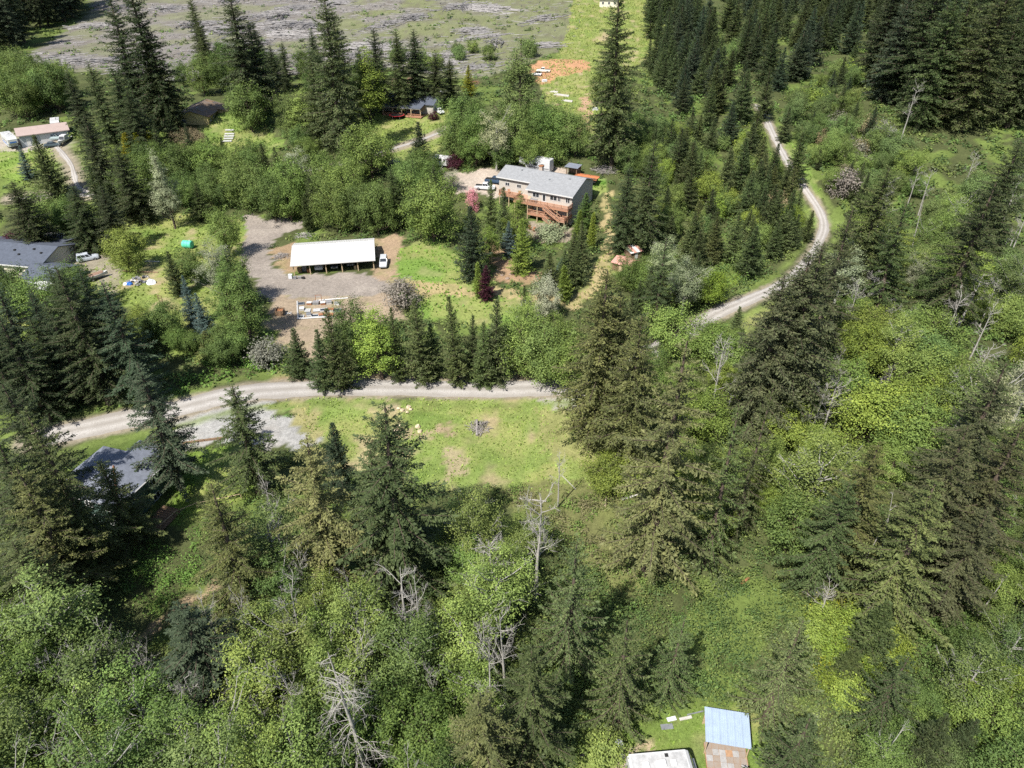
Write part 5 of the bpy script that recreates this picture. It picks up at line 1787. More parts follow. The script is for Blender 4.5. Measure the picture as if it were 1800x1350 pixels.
def field_things():
    x, y, z = at(843, 752)
    t = thing('brush_pile', 'grey brush pile with a charred log in the middle of the field', 'brush pile', (x, y, z))
    MB().cyl((-.35, -2.2, .15), (-.45, 1.2, .75), .22, 8, .14).obj('log', M_GREYDEAD, t)
    sticks(t, 90, 1.7, .8, M_GREYDEAD, 8)
    lbs = ['leftmost cut block of the upper group in the field', 'long cut block lying in the upper group in the field', 'highest cut block of the upper group in the field', 'rightmost cut block of the upper group in the field', 'lowest cut block of the upper group in the field',
           'cut block at the top of the lower group in the field', 'cut block at the bottom of the lower group in the field', 'cut block left of the lower group in the field', 'cut block beside the tip of the largest fir']
    for (px, py, s_), lb in zip(((701, 720, .35), (707, 723, .32), (718, 717, .36), (722, 721, .3), (716, 726, .26), (735, 751, .4), (738, 760, .36), (702, 750, .34), (697, 760, .36)), lbs):
        x, y, z = at(px, py)
        g = np.random.default_rng(px)
        o = MB().cyl((0, 0, -.05), (.05, 0, s_ * .9), s_ * 1.15, 9, s_ * 1.05).obj('log_round', M_STONE, bevel=.03, label=lb, cat='log')
        o.location = (x, y, z)
        o.rotation_euler = (g.uniform(-.6, .6), g.uniform(-.5, .5), g.uniform(0, 3))
    x, y, z = at(742, 662)
    o = MB().loft([[(r_ * math.cos(6.283 * i / 8) + dx, r_ * math.sin(6.283 * i / 8), zz) for i in range(8)] for r_, zz, dx in ((.42, -.2, 0), (.3, .4, .05), (.22, 1.3, .12), (.1, 2.0, .3))]).obj('tree_stump', M_TIMBER, label='leaning brown stump beside the road in the fir row', cat='stump')
    o.location = (x, y, z)
    for (pa, pb, r_, m, lb) in (((1093, 880), (1127, 871), .16, M_PALELUMBER, 'fallen pale log right of the field brush'), ((1300, 1031), (1315, 1020), .2, M_RUST, 'reddish cut log at the foot of the hemlocks'),
                                ((912, 878), (960, 884), .13, M_DEAD, 'fallen pale stem at the lower edge of the field'), ((1063, 893), (1066, 876), .16, M_STONE, 'short pale log in the brown brush'), ((988, 838), (1012, 862), .07, M_DEAD, 'thin fallen stem below the field')):
        a_, b_ = np.array(at(*pa)), np.array(at(*pb))
        c = (a_ + b_) / 2
        o = MB().cyl(a_ - c + [0, 0, r_], b_ - c + [0, 0, r_ * 1.4], r_, 8, r_ * .8).obj('fallen_log', m, label=lb, cat='log')
        o.location = tuple(c)
    # brush heap and stones by the carport
    x, y, z = at(496, 452)
    t = thing('brush_pile', 'dark branch heap left of the carport', 'brush pile', (x, y, z))
    MB().cyl((-1.4, -.6, .2), (1.2, .8, .5), .14, 7, .08).obj('log', M_GREYDEAD, t)
    sticks(t, 80, 1.9, .7, M_GREYDEAD, 21)
    x, y, z = at(535, 415)
    t = thing('brush_pile', 'pale branch heap behind the left end of the carport', 'brush pile', (x, y, z))
    MB().cyl((-1.2, .6, .2), (1.5, .2, .4), .12, 7, .08).obj('log', M_DEAD, t)
    sticks(t, 70, 2.2, .6, M_DEAD, 22)
    x, y, z = at(1062, 300)
    t = thing('brush_pile', 'big brown branch heap behind the deck house garden', 'brush pile', (x, y, z))
    MB().cyl((-2, .6, .3), (2.2, -.4, .7), .18, 7, .1).obj('log', M_GREYDEAD, t)
    sticks(t, 160, 3.6, 1.4, M_GREYDEAD, 23, L=(1, 3))
    x, y, z = at(830, 146)
    t = thing('brush_pile', 'reddish-brown branch heap behind the golden conifer', 'brush pile', (x, y, z))
    MB().cyl((-2, .3, .3), (2, 0, .5), .18, 7, .1).obj('log', M_RUST, t)
    sticks(t, 90, 3.0, 1.1, M_TIMBER, 24, L=(1, 3))
    for k, (px, py, s_, lb) in enumerate(((892, 490, .55, 'dark boulder at the foot of the house bank'), (882, 484, .45, 'dark boulder left of its twin at the foot of the house bank'), (873, 476, .4, 'highest dark boulder on the house bank'), (897, 483, .35, 'small dark boulder behind the others on the house bank'))):
        p = gp(px, py)
        boulder(p[:2], s_, M_BROWNROCK, lb)
    # timber retaining wall along the pull-out
    for i, (pa, pb, lb) in enumerate((((322, 781), (360, 776), 'left length of timber kerb wall at the pull-out edge'), ((361, 776), (402, 770), 'right length of timber kerb wall at the pull-out edge'))):
        a_, b_ = np.array(at(*pa)), np.array(at(*pb))
        t = thing('retaining_wall', lb, 'wall', tuple(a_))
        d = b_ - a_
        for k in range(3):
            MB().bar((0, 0, -.15 + .22 * k), tuple(d + np.array([0, 0, -.15 + .22 * k])), .2).obj('timber', M_TIMBER, t)
    # rope-thin rail across the lawn by the green house
    pts = [at(285, 932), at(313, 907), at(347, 892), at(380, 886), at(425, 877)]
    t = thing('rail_fence', 'thin pale rail fence across the grass below the green house', 'fence', pts[0])
    P0 = np.array(pts[0])
    for a_, b_ in zip(pts[:-1], pts[1:]):
        MB().bar(tuple(np.array(a_) - P0 + [0, 0, .85]), tuple(np.array(b_) - P0 + [0, 0, .85]), .09).obj('rail', M_TAN, t)
    for a_ in pts:
        q = np.array(a_) - P0
        MB().box(q[0] - .05, q[0] + .05, q[1] - .05, q[1] + .05, q[2] - .2, q[2] + .9).obj('post', M_TAN, t)


field_things()

# ---------------------------------------------------------------- single trees (tip in the photo, height, radius)
for a in [
    # --- near left, around the green house
    ('fir', 240, 633, 23, 4.5, 'darkblue', 'broad dark fir standing right of the green house roof by the gravel road'),
    ('fir', 405, 675, 20, 4.4, 'mid', 'ragged fir with bare lower limbs in front of the gravel pull-out'),
    ('fir', 55, 722, 27, 3.9, 'olive', 'tall olive fir left of the green house roof'),
    ('fir', 185, 812, 15, 3.9, 'olive', 'fir hiding the front of the green house, bare stem below'),
    ('fir', 105, 482, 25, 5.2, 'dark', 'big dark fir below the grey-roofed house at the left'),
    ('fir', 190, 500, 23, 4.6, 'darkblue', 'dense bluish dark fir left of the garden lawn'),
    ('fir', 60, 560, 16, 4.2, 'dark', 'dark fir between the left lawn and the road'),
    ('fir', 5, 560, 20, 4.6, 'dark', 'dark fir cut by the left edge above the lawn gap'),
    ('fir', 15, 680, 24, 5.0, 'dark', 'dark fir at the left edge beside the shaded road'),
    ('fir', -20, 780, 24, 5.0, 'dark', 'dark fir cut by the left edge beside the green house'),
    ('fir', 35, 830, 22, 4.6, 'olive', 'fir in the dark corner in front of the green house'),
    ('fir', 20, 960, 17, 4.5, 'olive', 'low spreading fir at the left edge below the green house'),
    ('fir', 372, 868, 24, 4.3, 'olive', 'olive fir standing right of the bramble bank'),
    ('fir', 528, 762, 26, 5.2, 'oliveL', 'yellowish olive fir in front of the gravel pull-out'),
    ('young', 582, 748, 14, 3.0, 'darkblue', 'small dark fir tucked between two tall firs below the field edge'),
    ('fir', 668, 725, 29, 6.4, 'mid', 'largest fir in front of the grassy field, tip over the field'),
    ('fir', 640, 800, 22, 4.6, 'mid', 'fir crowded against the left of the largest field fir'),
    ('fir', 330, 1078, 18, 5.6, 'darkblue', 'wide blue-grey fir beside the dirt trail, lower left'),
    ('deadfir', 598, 1150, 21, 5.0, 'dead', 'pale dead conifer with sweeping bare branches, bottom left of centre'),
    # --- bottom centre
    ('spruce', 1010, 942, 22, 5.0, 'green', 'pale tipped spruce with drooping boughs and a bare top, lower centre'),
    ('spruce', 1110, 1092, 18, 4.4, 'mid', 'dark green spruce above the motorhome lawn'),
    ('spruce', 1196, 1088, 14, 3.2, 'green', 'smaller olive spruce right of the dark spruce above the lawn'),
    ('fir', 935, 1140, 20, 3.8, 'mid', 'slim fir left of the two spruces at the bottom'),
    ('fir', 850, 1225, 18, 4.4, 'olive', 'olive fir at the bottom edge under the broken snag'),
    # --- right of the field
    ('fir', 1195, 614, 35, 5.8, 'oliveL', 'tall sunlit fir with two visible trunks, right of the field'),
    ('spruce', 1300, 722, 26, 4.5, 'green', 'weeping dark hemlock right of the tall sunlit fir'),
    ('spruce', 1350, 692, 25, 3.5, 'olive', 'olive weeping hemlock with a bare lower trunk, right of its dark neighbour'),
    ('fullfir', 1098, 520, 27, 4.6, 'olive', 'olive fir behind the one overhanging the road'),
    ('fullfir', 1130, 560, 28, 4.9, 'olive', 'olive fir where the road disappears, right of the field'),
    ('fullfir', 1062, 480, 31, 5.8, 'olive', 'wide olive fir overhanging the end of the visible road'),
    ('fir', 1104, 296, 21, 3.6, 'mid', 'tall green fir right of the dirt path by the deck house'),
    ('fir', 1145, 250, 27, 4.0, 'mid', 'tallest fir of the pair behind the pink-roofed shed'),
    ('fir', 1168, 420, 22, 3.4, 'mid', 'fir just right of the pink-roofed shed'),
    ('fullfir', 1440, 432, 33, 7.0, 'brown', 'brownish fir at the bend of the upper road'),
    ('fullfir', 1390, 494, 29, 5.8, 'brown', 'brownish fir left of its twin below the road bend'),
    ('fir', 1490, 375, 32, 5.0, 'brown', 'brownish fir right of the road bend'),
    ('fullfir', 1414, 450, 30, 6.0, 'brown', 'brownish fir hiding the road below the bend'),
    ('fir', 1560, 300, 28, 5.0, 'mid', 'ragged green fir among the bare leaning trunks, upper right'),
    ('fir', 1600, 360, 24, 4.6, 'mid', 'fir behind the leaning bare trunk, upper right'),
    ('fir', 1745, 325, 30, 6.4, 'dark', 'big dark fir at the right edge, a third of the way down'),
    ('fir', 1790, 250, 30, 6.0, 'dark', 'dark fir cut by the right edge below the dense stand'),
    ('fir', 1775, 640, 26, 5.0, 'brown', 'brown-green fir at the right edge, halfway down'),
    ('fir', 1710, 755, 24, 4.6, 'brown', 'spreading brown-green fir left of the one at the right edge'),
    ('fir', 1795, 760, 24, 5.6, 'brown', 'fir cut by the right edge, lower half'),
    ('fir', 1550, 785, 22, 4.8, 'olive', 'olive fir over the grey leaning trunks, right side'),
    ('fir', 1490, 850, 19, 3.8, 'mid', 'slim fir left of the grey leaning trunks'),
    ('fir', 1655, 855, 23, 4.8, 'olive', 'layered olive fir right of the grey leaning trunks'),
    ('fir', 1740, 900, 18, 4.4, 'brown', 'brownish fir right of the layered fir'),
    ('spruce', 1405, 1090, 18, 4.4, 'green', 'soft grey-green conifer right of the metal shed roof'),
    ('spruce', 1590, 1155, 13, 4.2, 'mid', 'squat dark conifer right of the yellow brush'),
    ('spruce', 1425, 1262, 15, 4.8, 'mid', 'dark conifer at the bottom edge right of the tiled deck'),
    ('young', 1655, 1265, 10, 2.8, 'dark', 'small dark conifer near the bottom right corner'),
    ('young', 1560, 1060, 10, 3.2, 'mid', 'small conifer behind the yellow brush'),
    ('young', 1505, 1140, 7, 2.2, 'mid', 'little conifer in the middle of the yellow brush'),
    # --- row above the road
    ('young', 515, 580, 10, 2.9, 'mid', 'leftmost young fir of the row above the road'),
    ('young', 583, 548, 16, 3.4, 'mid', 'second young fir of the row above the road, below the scrap rows'),
    ('young', 553, 585, 12, 2.8, 'mid', 'lower fir left of the second fir in the roadside row'),
    ('young', 690, 545, 15, 2.4, 'mid', 'fir right of the yellow maple in the roadside row'),
    ('young', 733, 528, 17, 3.5, 'green', 'tall fir in the roadside row above the leaning stump'),
    ('young', 757, 572, 11, 2.9, 'green', 'shorter fir right of the stump in the roadside row'),
    ('young', 797, 524, 18, 2.8, 'green', 'slender pointed fir in the middle of the roadside row'),
    ('young', 826, 558, 13, 2.3, 'mid', 'fir squeezed between the slender fir and its right neighbour'),
    ('young', 868, 530, 17, 3.3, 'mid', 'last tall fir at the right of the roadside row'),
    ('young', 847, 570, 13, 2.6, 'green', 'low fir left of the last tall fir of the roadside row'),
    ('tall', 658, 550, 14, 3.6, 'lime', 'yellow-green maple in the row above the road'),
    ('round', 612, 535, 13, 3.6, 'leafD', 'olive broadleaf tree beside the scrap rows'),
    ('round', 912, 565, 12, 4.0, 'leafL', 'bright maple at the right end of the roadside row'),
    ('round', 955, 575, 12, 4.4, 'leafL', 'wide bright green maple right of the roadside firs'),
    ('round', 1005, 600, 10, 3.8, 'leafL', 'low bright green maple at the end of the visible road'),
    ('alder', 930, 530, 12, 3.2, 'leafL', 'thin pale green tree below the white-flowering tree'),
    ('round', 985, 560, 12, 3.4, 'leaf', 'green tree right of the thin pale tree above the road'),
    ('young', 925, 505, 9, 1.8, 'mid', 'thin young fir at the edge of the mown path'),
    ('shrub', 705, 495, 6, 3.4, 'grey', 'nearly bare grey bush beside the carport yard'),
    # --- along the upper road
    ('young', 1335, 188, 17, 4.2, 'mid', 'full dark fir left of the visible upper road stretch'),
    ('young', 1290, 182, 12, 3.6, 'darkblue', 'bluish fir left of the full dark fir by the upper road'),
    ('young', 1357, 120, 16, 3.8, 'mid', 'dark fir right of the upper road where it vanishes'),
    ('young', 1412, 236, 14, 3.8, 'mid', 'dark fir right of the upper road stretch'),
    ('young', 1388, 190, 10, 2.8, 'mid', 'smaller fir right of the upper road, behind its taller neighbour'),
    ('young', 1385, 297, 10, 3.0, 'mid', 'fir standing left of the upper road above the bend'),
    ('young', 1428, 372, 8, 2.0, 'mid', 'small pointed fir inside the road bend'),
    ('young', 1330, 400, 12, 3.4, 'mid', 'broad fir below the thicket left of the upper road'),
    ('young', 1300, 375, 12, 3.2, 'green', 'green fir in the middle of the thicket left of the upper road'),
    # --- carport
    ('cedar', 535, 348, 9, 1.6, 'mid', 'columnar cedar at the back corner of the white carport'),
    ('round', 755, 308, 17, 5.8, 'leafL', 'large round broadleaf tree right of the carport'),
    ('round', 715, 285, 14, 4.6, 'leaf', 'broadleaf tree behind the large round tree by the carport'),
    ('fir', 690, 298, 15, 2.8, 'mid', 'narrow fir behind the carport trees'),
    ('round', 580, 312, 14, 4.4, 'leaf', 'broadleaf tree above the left half of the carport roof'),
    ('round', 625, 322, 13, 4.0, 'leafD', 'broadleaf tree above the middle of the carport roof'),
    ('round', 655, 318, 14, 4.0, 'leaf', 'broadleaf tree above the right end of the carport roof'),
    ('round', 602, 345, 9, 3.2, 'leafL', 'low bright broadleaf tree right behind the carport'),
    ('young', 828, 366, 17, 4.3, 'darkblue', 'large dark spruce-like fir left of the house bank'),
    ('young', 853, 468, 8, 2.3, 'maroon', 'dark red leaved young tree beside the mown path'),
    ('cedar', 841, 465, 8, 1.3, 'lime', 'narrow lime cedar left of the dark red tree'),
    ('shrub', 831, 333, 6, 1.5, 'pink', 'pink flowering tree in front of the house driveway'),
    ('round', 962, 488, 10, 2.4, 'white', 'white flowering tree above the mown path'),
    ('young', 862, 320, 13, 2.7, 'green', 'left fir of the clump in front of the deck'),
    ('young', 886, 332, 15, 2.8, 'mid', 'dark fir in the clump in front of the deck'),
    ('tall', 908, 352, 13, 2.6, 'lime', 'lime green tree in front of the left deck posts'),
    ('young', 918, 388, 13, 3.1, 'lime', 'bright lime conifer on the bank below the patio'),
    ('young', 893, 390, 9, 2.2, 'blue', 'blue-grey conifer beside the lime conifer below the patio'),
    ('shrub', 968, 392, 4, 3.4, 'pale', 'pale variegated round bush on the patio edge'),
    ('young', 1006, 408, 10, 2.3, 'mid', 'dark fir below the right corner of the deck'),
    ('young', 1026, 392, 12, 2.7, 'green', 'green fir right of the deck corner'),
    ('cedar', 1018, 372, 8, 1.4, 'lime', 'lime column cedar left of the dirt path by the house'),
    ('cedar', 1042, 378, 9, 1.3, 'lime', 'lime column cedar at the edge of the dirt path'),
    ('young', 1032, 342, 9, 3.2, 'leafD', 'broad dark cedar against the house gable wall'),
    ('young', 990, 440, 9, 2.6, 'green', 'fir at the lower edge of the house bank'),
    ('young', 970, 445, 9, 2.4, 'green', 'left fir at the lower edge of the house bank'),
    ('young', 985, 455, 6, 1.8, 'blue', 'little blue spruce on the house bank'),
    ('cedar', 995, 470, 8, 1.8, 'lime', 'lime cedar right of the white flowering tree'),
    ('young', 1015, 430, 10, 2.6, 'mid', 'dark fir beside the dirt path below the deck'),
    ('tall', 860, 400, 9, 2.4, 'lime', 'lime shrubby tree on the slope left of the patio'),
    # --- garden and hedge left of the yard
    ('young', 318, 488, 11, 2.1, 'blue', 'left of the two blue spruces on the garden lawn'),
    ('young', 345, 518, 9.5, 2.3, 'blue', 'right of the two blue spruces on the garden lawn'),
    ('young', 294, 444, 10, 2.5, 'mid', 'dark fir on the garden lawn by the scrap heap'),
    ('round', 328, 440, 8, 3.2, 'leaf', 'round tree on the garden lawn below the green tank'),
    ('round', 207, 405, 10, 4.2, 'lime', 'round yellow-green tree on the lawn near the parked car'),
    ('round', 384, 368, 12, 3.4, 'leafL', 'top tree of the hedge left of the loop drive'),
    ('alder', 368, 432, 14, 3.0, 'pale', 'pale leaved poplar in the hedge left of the yard'),
    ('round', 394, 440, 13, 3.0, 'leaf', 'green tree in the hedge left of the yard'),
    ('tall', 414, 485, 14, 3.0, 'leafD', 'dark green tree at the lower end of the hedge by the yard'),
    ('tall', 390, 480, 13, 2.8, 'leafD', 'green tree in the lower hedge behind the dark one'),
    ('tall', 275, 280, 18, 2.6, 'pale', 'tall white-green flowering poplar above the lawn'),
    ('round', 275, 530, 9, 3.4, 'leaf', 'light green broadleaf tree below the wooden frame'),
    ('round', 240, 540, 6, 2.4, 'lime', 'low yellow-green bush tree left of the wooden frame'),
    ('round', 112, 458, 12, 3.6, 'leaf', 'broadleaf tree hiding the grey-roofed house at the left'),
    ('round', 58, 490, 12, 4.4, 'leaf', 'broadleaf tree in front of the grey-roofed house at the left'),
    ('round', 5, 470, 12, 4.2, 'leafD', 'olive broadleaf tree cut by the left edge below the grey roof'),
    ('shrub', 22, 408, 5, 2.6, 'maroon', 'maroon bush behind the grey roof at the left'),
    ('round', 405, 570, 7, 2.8, 'leaf', 'bushy green tree above the bramble slope by the road'),
    ('shrub', 465, 600, 5, 3.0, 'grey', 'leafless greyish bush above the road'),
    ('young', 358, 583, 6, 2.2, 'olive', 'small olive conifer beside the blue tarp'),
    # --- far left and middle distance
    ('fir', 192, 0, 36, 6.0, 'dark', 'left tree of the tallest dark fir group, upper left'),
    ('fir', 228, -40, 43, 6.6, 'dark', 'tallest dark fir, upper left, top out of the picture'),
    ('fir', 256, 50, 30, 5.0, 'dark', 'right tree of the tallest dark fir group, upper left'),
    ('fir', 205, 120, 24, 5.0, 'dark', 'dark fir at the foot of the tallest group'),
    ('fir', 222, 160, 20, 4.2, 'dark', 'dark fir left of the yellow house'),
    ('fir', 332, -10, 28, 3.4, 'mid', 'thin sparse fir against the grey clear-cut'),
    ('fir', 400, -20, 38, 6.4, 'dark', 'big dark fir above the round tree by the yellow house'),
    ('fir', 440, 40, 27, 5.0, 'dark', 'dark fir right of the big fir above the yellow house'),
    ('fir', 475, 80, 16, 3.4, 'dark', 'short dark fir in front of the clear-cut'),
    ('fir', 562, -15, 44, 6.0, 'mid', 'tall fir left of the yellow-green maple'),
    ('fir', 592, 20, 34, 4.6, 'mid', 'fir right of the tall one beside the yellow-green maple'),
    ('fir', 545, 100, 26, 5.0, 'mid', 'fir skirt at the foot of the tall fir beside the maple'),
    ('fir', 120, 128, 19, 3.2, 'dark', 'narrow dark fir behind the shop'),
    ('fir', 158, 112, 25, 3.8, 'mid', 'tall narrow fir right of the shop'),
    ('fir', 150, 205, 23, 4.6, 'dark', 'dark fir right of the parked trailers'),
    ('fir', 210, 262, 19, 4.4, 'dark', 'dark fir beside the narrow lane, left'),
    ('young', 62, 240, 17, 5.0, 'mid', 'wide fir in front of the shop'),
    ('young', 30, 258, 9, 2.4, 'blue', 'bluish conifer left of the wide fir by the shop'),
    ('fir', 25, 320, 18, 4.6, 'dark', 'dark fir at the left edge above the grey-roofed house'),
    ('fir', 130, 330, 16, 4.4, 'dark', 'dark fir below the shop drive'),
    ('fir', 175, 330, 16, 3.6, 'dark', 'dark fir right of the shop drive foot'),
    ('round', 60, 335, 11, 4.4, 'leaf', 'broadleaf tree at the foot of the wide fir by the shop'),
    ('round', 105, 350, 10, 4.0, 'leaf', 'broadleaf tree between the shop drive and the grey roof'),
    ('young', 290, 185, 12, 2.4, 'mid', 'small dark fir at the left corner of the yellow house'),
    ('round', 428, 150, 14, 5.8, 'leaf', 'round broadleaf tree right of the yellow house'),
    ('round', 505, 168, 13, 3.8, 'sage', 'grey-green tree left of the tall fir by the back house'),
    ('tall', 530, 162, 15, 4.4, 'leafL', 'light green tree at the foot of the tall fir'),
    ('round', 345, 100, 13, 4.6, 'leaf', 'broadleaf tree in front of the clear-cut, behind the yellow house'),
    ('round', 380, 95, 13, 4.6, 'leafD', 'broadleaf tree behind the roof of the yellow house'),
    ('cedar', 215, 238, 9, 2.2, 'gold', 'leftmost golden conifer below the tall dark firs'),
    ('cedar', 240, 236, 9, 2.0, 'gold', 'middle golden conifer below the tall dark firs'),
    ('cedar', 263, 233, 9, 2.3, 'gold', 'right golden conifer below the tall dark firs'),
    ('round', 332, 226, 8, 3.8, 'tan', 'tan and yellow-green spiky tree in front of the yellow house'),
    ('tall', 638, 98, 20, 4.9, 'lime', 'tall yellow-green maple left of the back house'),
    ('round', 620, 120, 15, 4.2, 'sage', 'grey-green tree left of the tall yellow-green maple'),
    ('round', 645, 218, 15, 5.6, 'leaf', 'large round tree below the back house lawn'),
    ('young', 735, 218, 14, 4.4, 'darkblue', 'dark pointed fir beside the lane below the back house'),
    ('fir', 655, 52, 25, 4.4, 'dark', 'dark fir behind the yellow-green maple'),
    ('fir', 697, 55, 25, 4.4, 'mid', 'dark fir behind the left end of the back house'),
    ('fir', 728, 55, 24, 4.8, 'dark', 'dark fir behind the middle of the back house'),
    ('fir', 762, 95, 17, 4.2, 'dark', 'dark fir behind the maroon bush at the back house'),
    ('fir', 790, 105, 14, 3.6, 'mid', 'small dark fir left of the golden conifer'),
    ('young', 823, 116, 10, 2.9, 'gold', 'golden green conifer behind the right end of the back house'),
    ('shrub', 758, 152, 5, 2.4, 'maroon', 'maroon bush behind the back house'),
    ('shrub', 760, 196, 2.6, 1.7, 'maroon', 'round maroon bush at the porch corner of the back house'),
    ('shrub', 797, 272, 4, 2.2, 'maroon', 'maroon bush beside the white camper trailer'),
    ('tall', 912, 95, 26, 5.6, 'sage', 'tall poplar in the middle distance above the deck house'),
    ('fir', 1100, -25, 46, 6.2, 'mid', 'very tall dark fir at the edge of the far meadow'),
    ('fir', 1072, 50, 24, 4.4, 'mid', 'fir at the left foot of the very tall fir by the meadow'),
    ('round', 810, 165, 16, 5.2, 'leaf', 'broadleaf tree right of the back house'),
    ('round', 845, 190, 15, 4.8, 'leafD', 'broadleaf tree below the tall poplar, left side'),
    ('alder', 872, 205, 15, 4.0, 'pale', 'whitish tree below the tall poplar'),
    ('round', 905, 185, 16, 4.6, 'leaf', 'broadleaf tree at the foot of the tall poplar'),
    ('round', 945, 180, 15, 4.8, 'leafD', 'broadleaf tree right of the tall poplar'),
    ('round', 985, 185, 14, 4.8, 'leaf', 'broadleaf tree behind the deck house roof, right of the poplar'),
    ('round', 1015, 195, 13, 4.6, 'leaf', 'broadleaf tree at the end of the clump behind the deck house'),
    ('round', 800, 205, 13, 4.4, 'leafL', 'light green tree above the white camper trailer'),
    ('round', 835, 225, 11, 4.0, 'leaf', 'low broadleaf tree at the edge of the house driveway'),
    ('round', 885, 235, 10, 4.2, 'leafD', 'low broadleaf tree behind the white fifth-wheel trailer'),
    ('round', 930, 235, 10, 4.0, 'leaf', 'low broadleaf tree behind the chimney'),
    ('shrub', 968, 255, 6, 3.4, 'leafD', 'low broad tree behind the rust-red stack'),
    ('round', 1060, 120, 12, 4.0, 'leaf', 'broadleaf tree at the foot of the very tall fir'),
    # --- middle wood between the lane and the carport
    ('round', 500, 275, 14, 4.8, 'leaf', 'broadleaf tree with pale flowers by the lane'),
    ('alder', 522, 268, 13, 3.2, 'white', 'white flowering tree beside the lane'),
    ('round', 560, 268, 14, 4.6, 'leaf', 'broadleaf tree over the lane, left of the large round tree'),
    ('round', 600, 288, 14, 4.6, 'leafL', 'light green tree between lane and carport'),
    ('round', 470, 310, 12, 4.4, 'leafD', 'darker broadleaf tree at the bend of the loop drive'),
    ('round', 500, 318, 11, 4.0, 'leaf', 'broadleaf tree above the start of the loop drive'),
    ('young', 545, 312, 12, 3.0, 'mid', 'dark fir among broadleaf trees above the loop drive'),
    ('round', 410, 285, 13, 4.2, 'leafL', 'light broadleaf tree beside the lane above the hedge'),
    ('round', 445, 290, 12, 4.2, 'leaf', 'broadleaf tree right of the light one beside the lane'),
    ('round', 365, 305, 9, 3.6, 'leafD', 'dark broadleaf tree below the lane'),
    ('young', 340, 325, 10, 3.2, 'mid', 'dark conifer below the lane, right of the flowering poplar'),
    ('round', 270, 255, 13, 4.6, 'leaf', 'broadleaf tree left of the lane, below the golden conifers'),
    ('round', 305, 255, 12, 4.4, 'leafD', 'broadleaf tree above the lane bend'),
    ('round', 360, 248, 12, 4.4, 'leaf', 'broadleaf tree above the lane, centre left'),
    ('round', 405, 262, 11, 4.4, 'leaf', 'broadleaf tree beside the white lumber stack'),
    ('round', 440, 245, 12, 4.2, 'leafD', 'broadleaf tree below the round tree right of the yellow house'),
    ('round', 235, 275, 11, 4.0, 'leaf', 'broadleaf tree right of the dark fir by the lane'),
    ('round', 720, 340, 9, 3.4, 'leafD', 'low broadleaf tree left of the house driveway'),
    ('alder', 790, 300, 6, 2.2, 'white', 'small white flowering tree at the driveway edge'),
    # --- snags and pale trunks
    ('broken', 465, 845, 15, 2.0, 'dead', 'thin pale dead tree in front of the lawn, left of centre'),
    ('snag', 500, 1030, 17, 3.2, 'dead', 'pale dead tree leaning in the lower left wood'),
    ('snag', 700, 1012, 17, 4.2, 'dead', 'spreading white dead crown below the largest fir'),
    ('snag', 730, 1040, 15, 3.0, 'dead', 'white forked dead tree right of the spreading dead crown'),
    ('broken', 945, 878, 18, 3.6, 'dead', 'tall white dead tree in the middle of the lower wood'),
    ('broken', 873, 968, 14, 2.6, 'dead', 'white dead treetop left of the pale spruce'),
    ('snag', 858, 1125, 17, 2.6, 'dead', 'broken dead trunk between the bottom firs'),
    ('snag', 515, 1170, 14, 2.8, 'dead', 'twisted dead tree left of the dead conifer'),
    ('snag', 325, 1195, 13, 2.8, 'dead', 'white dead treetop below the blue-grey fir'),
    ('snag', 95, 1155, 13, 2.6, 'dead', 'pale dead treetop above the bottom left alders'),
    ('snag', 120, 1290, 14, 3.0, 'dead', 'white branching dead tree at the bottom left edge'),
    ('snag', 1275, 600, 17, 4.0, 'dead', 'white bare forked tree behind the tall sunlit fir'),
    ('snag', 1450, 680, 12, 4.2, 'dead', 'tangle of bare grey branches in the right wood'),
    ('snag', 1480, 655, 13, 3.2, 'dead', 'bare grey tree right of the tangle'),
    ('alder', 1170, 425, 13, 3.0, 'pale', 'pale leaved tree beside the pink-roofed shed'),
    ('alder', 1212, 458, 13, 3.4, 'pale', 'pale lichen-grey tree left of the upper road'),
    ('broken', 1612, 150, 17, 2.4, 'dead', 'thin pale birch in front of the dark stand'),
    ('pole', 1635, 350, 17, 2.6, 'dead', 'long bare leaning trunk in the upper right wood'),
    ('pole', 1545, 905, 13, 2.4, 'dead', 'left bare trunk of the grey leaning trunks'),
    ('pole', 1605, 880, 16, 2.6, 'dead', 'tallest of the grey leaning trunks'),
    ('pole', 1595, 965, 8, 2.0, 'dead', 'short broken trunk right of the grey leaning trunks'),
    ('pole', 1760, 1010, 8, 2.0, 'dead', 'reddish broken trunk near the right edge'),
    ('snag', 1720, 480, 13, 4.6, 'dead', 'wide bare branching tree below the dark right-edge fir'),
    ('snag', 1690, 520, 12, 3.8, 'dead', 'bare grey tree left of the wide bare one, right side'),
    ('snag', 1735, 610, 10, 4.0, 'dead', 'fine greyish bare tree at the right side'),
    ('snag', 1640, 300, 12, 2.6, 'dead', 'pale bare treetop among the right-hand wood'),
    ('snag', 1545, 480, 10, 3.4, 'dead', 'bare grey thicket tree right of the brown firs'),
    ('snag', 1460, 1035, 6, 2.4, 'dead', 'low bleached bush above the yellow brush'),
    ('snag', 1535, 1060, 6, 2.4, 'dead', 'bleached bush right of its twin above the yellow brush'),
    ('snag', 985, 800, 10, 2.2, 'dead', 'thin bare sapling at the lower edge of the field'),
    # --- lower wood broadleaf
    ('alder', 830, 862, 15, 2.8, 'leafL', 'slender bright alder below the field'),
    ('alder', 870, 990, 14, 3.4, 'leafL', 'light green alder under the white dead treetop'),
    ('alder', 615, 1045, 16, 3.2, 'leafL', 'bright alder left of the spreading dead crown'),
    ('alder', 455, 900, 16, 3.6, 'sage', 'grey-green alder behind the olive fir, left of centre'),
    ('alder', 705, 1090, 14, 3.2, 'sage', 'alder under the spreading dead crown'),
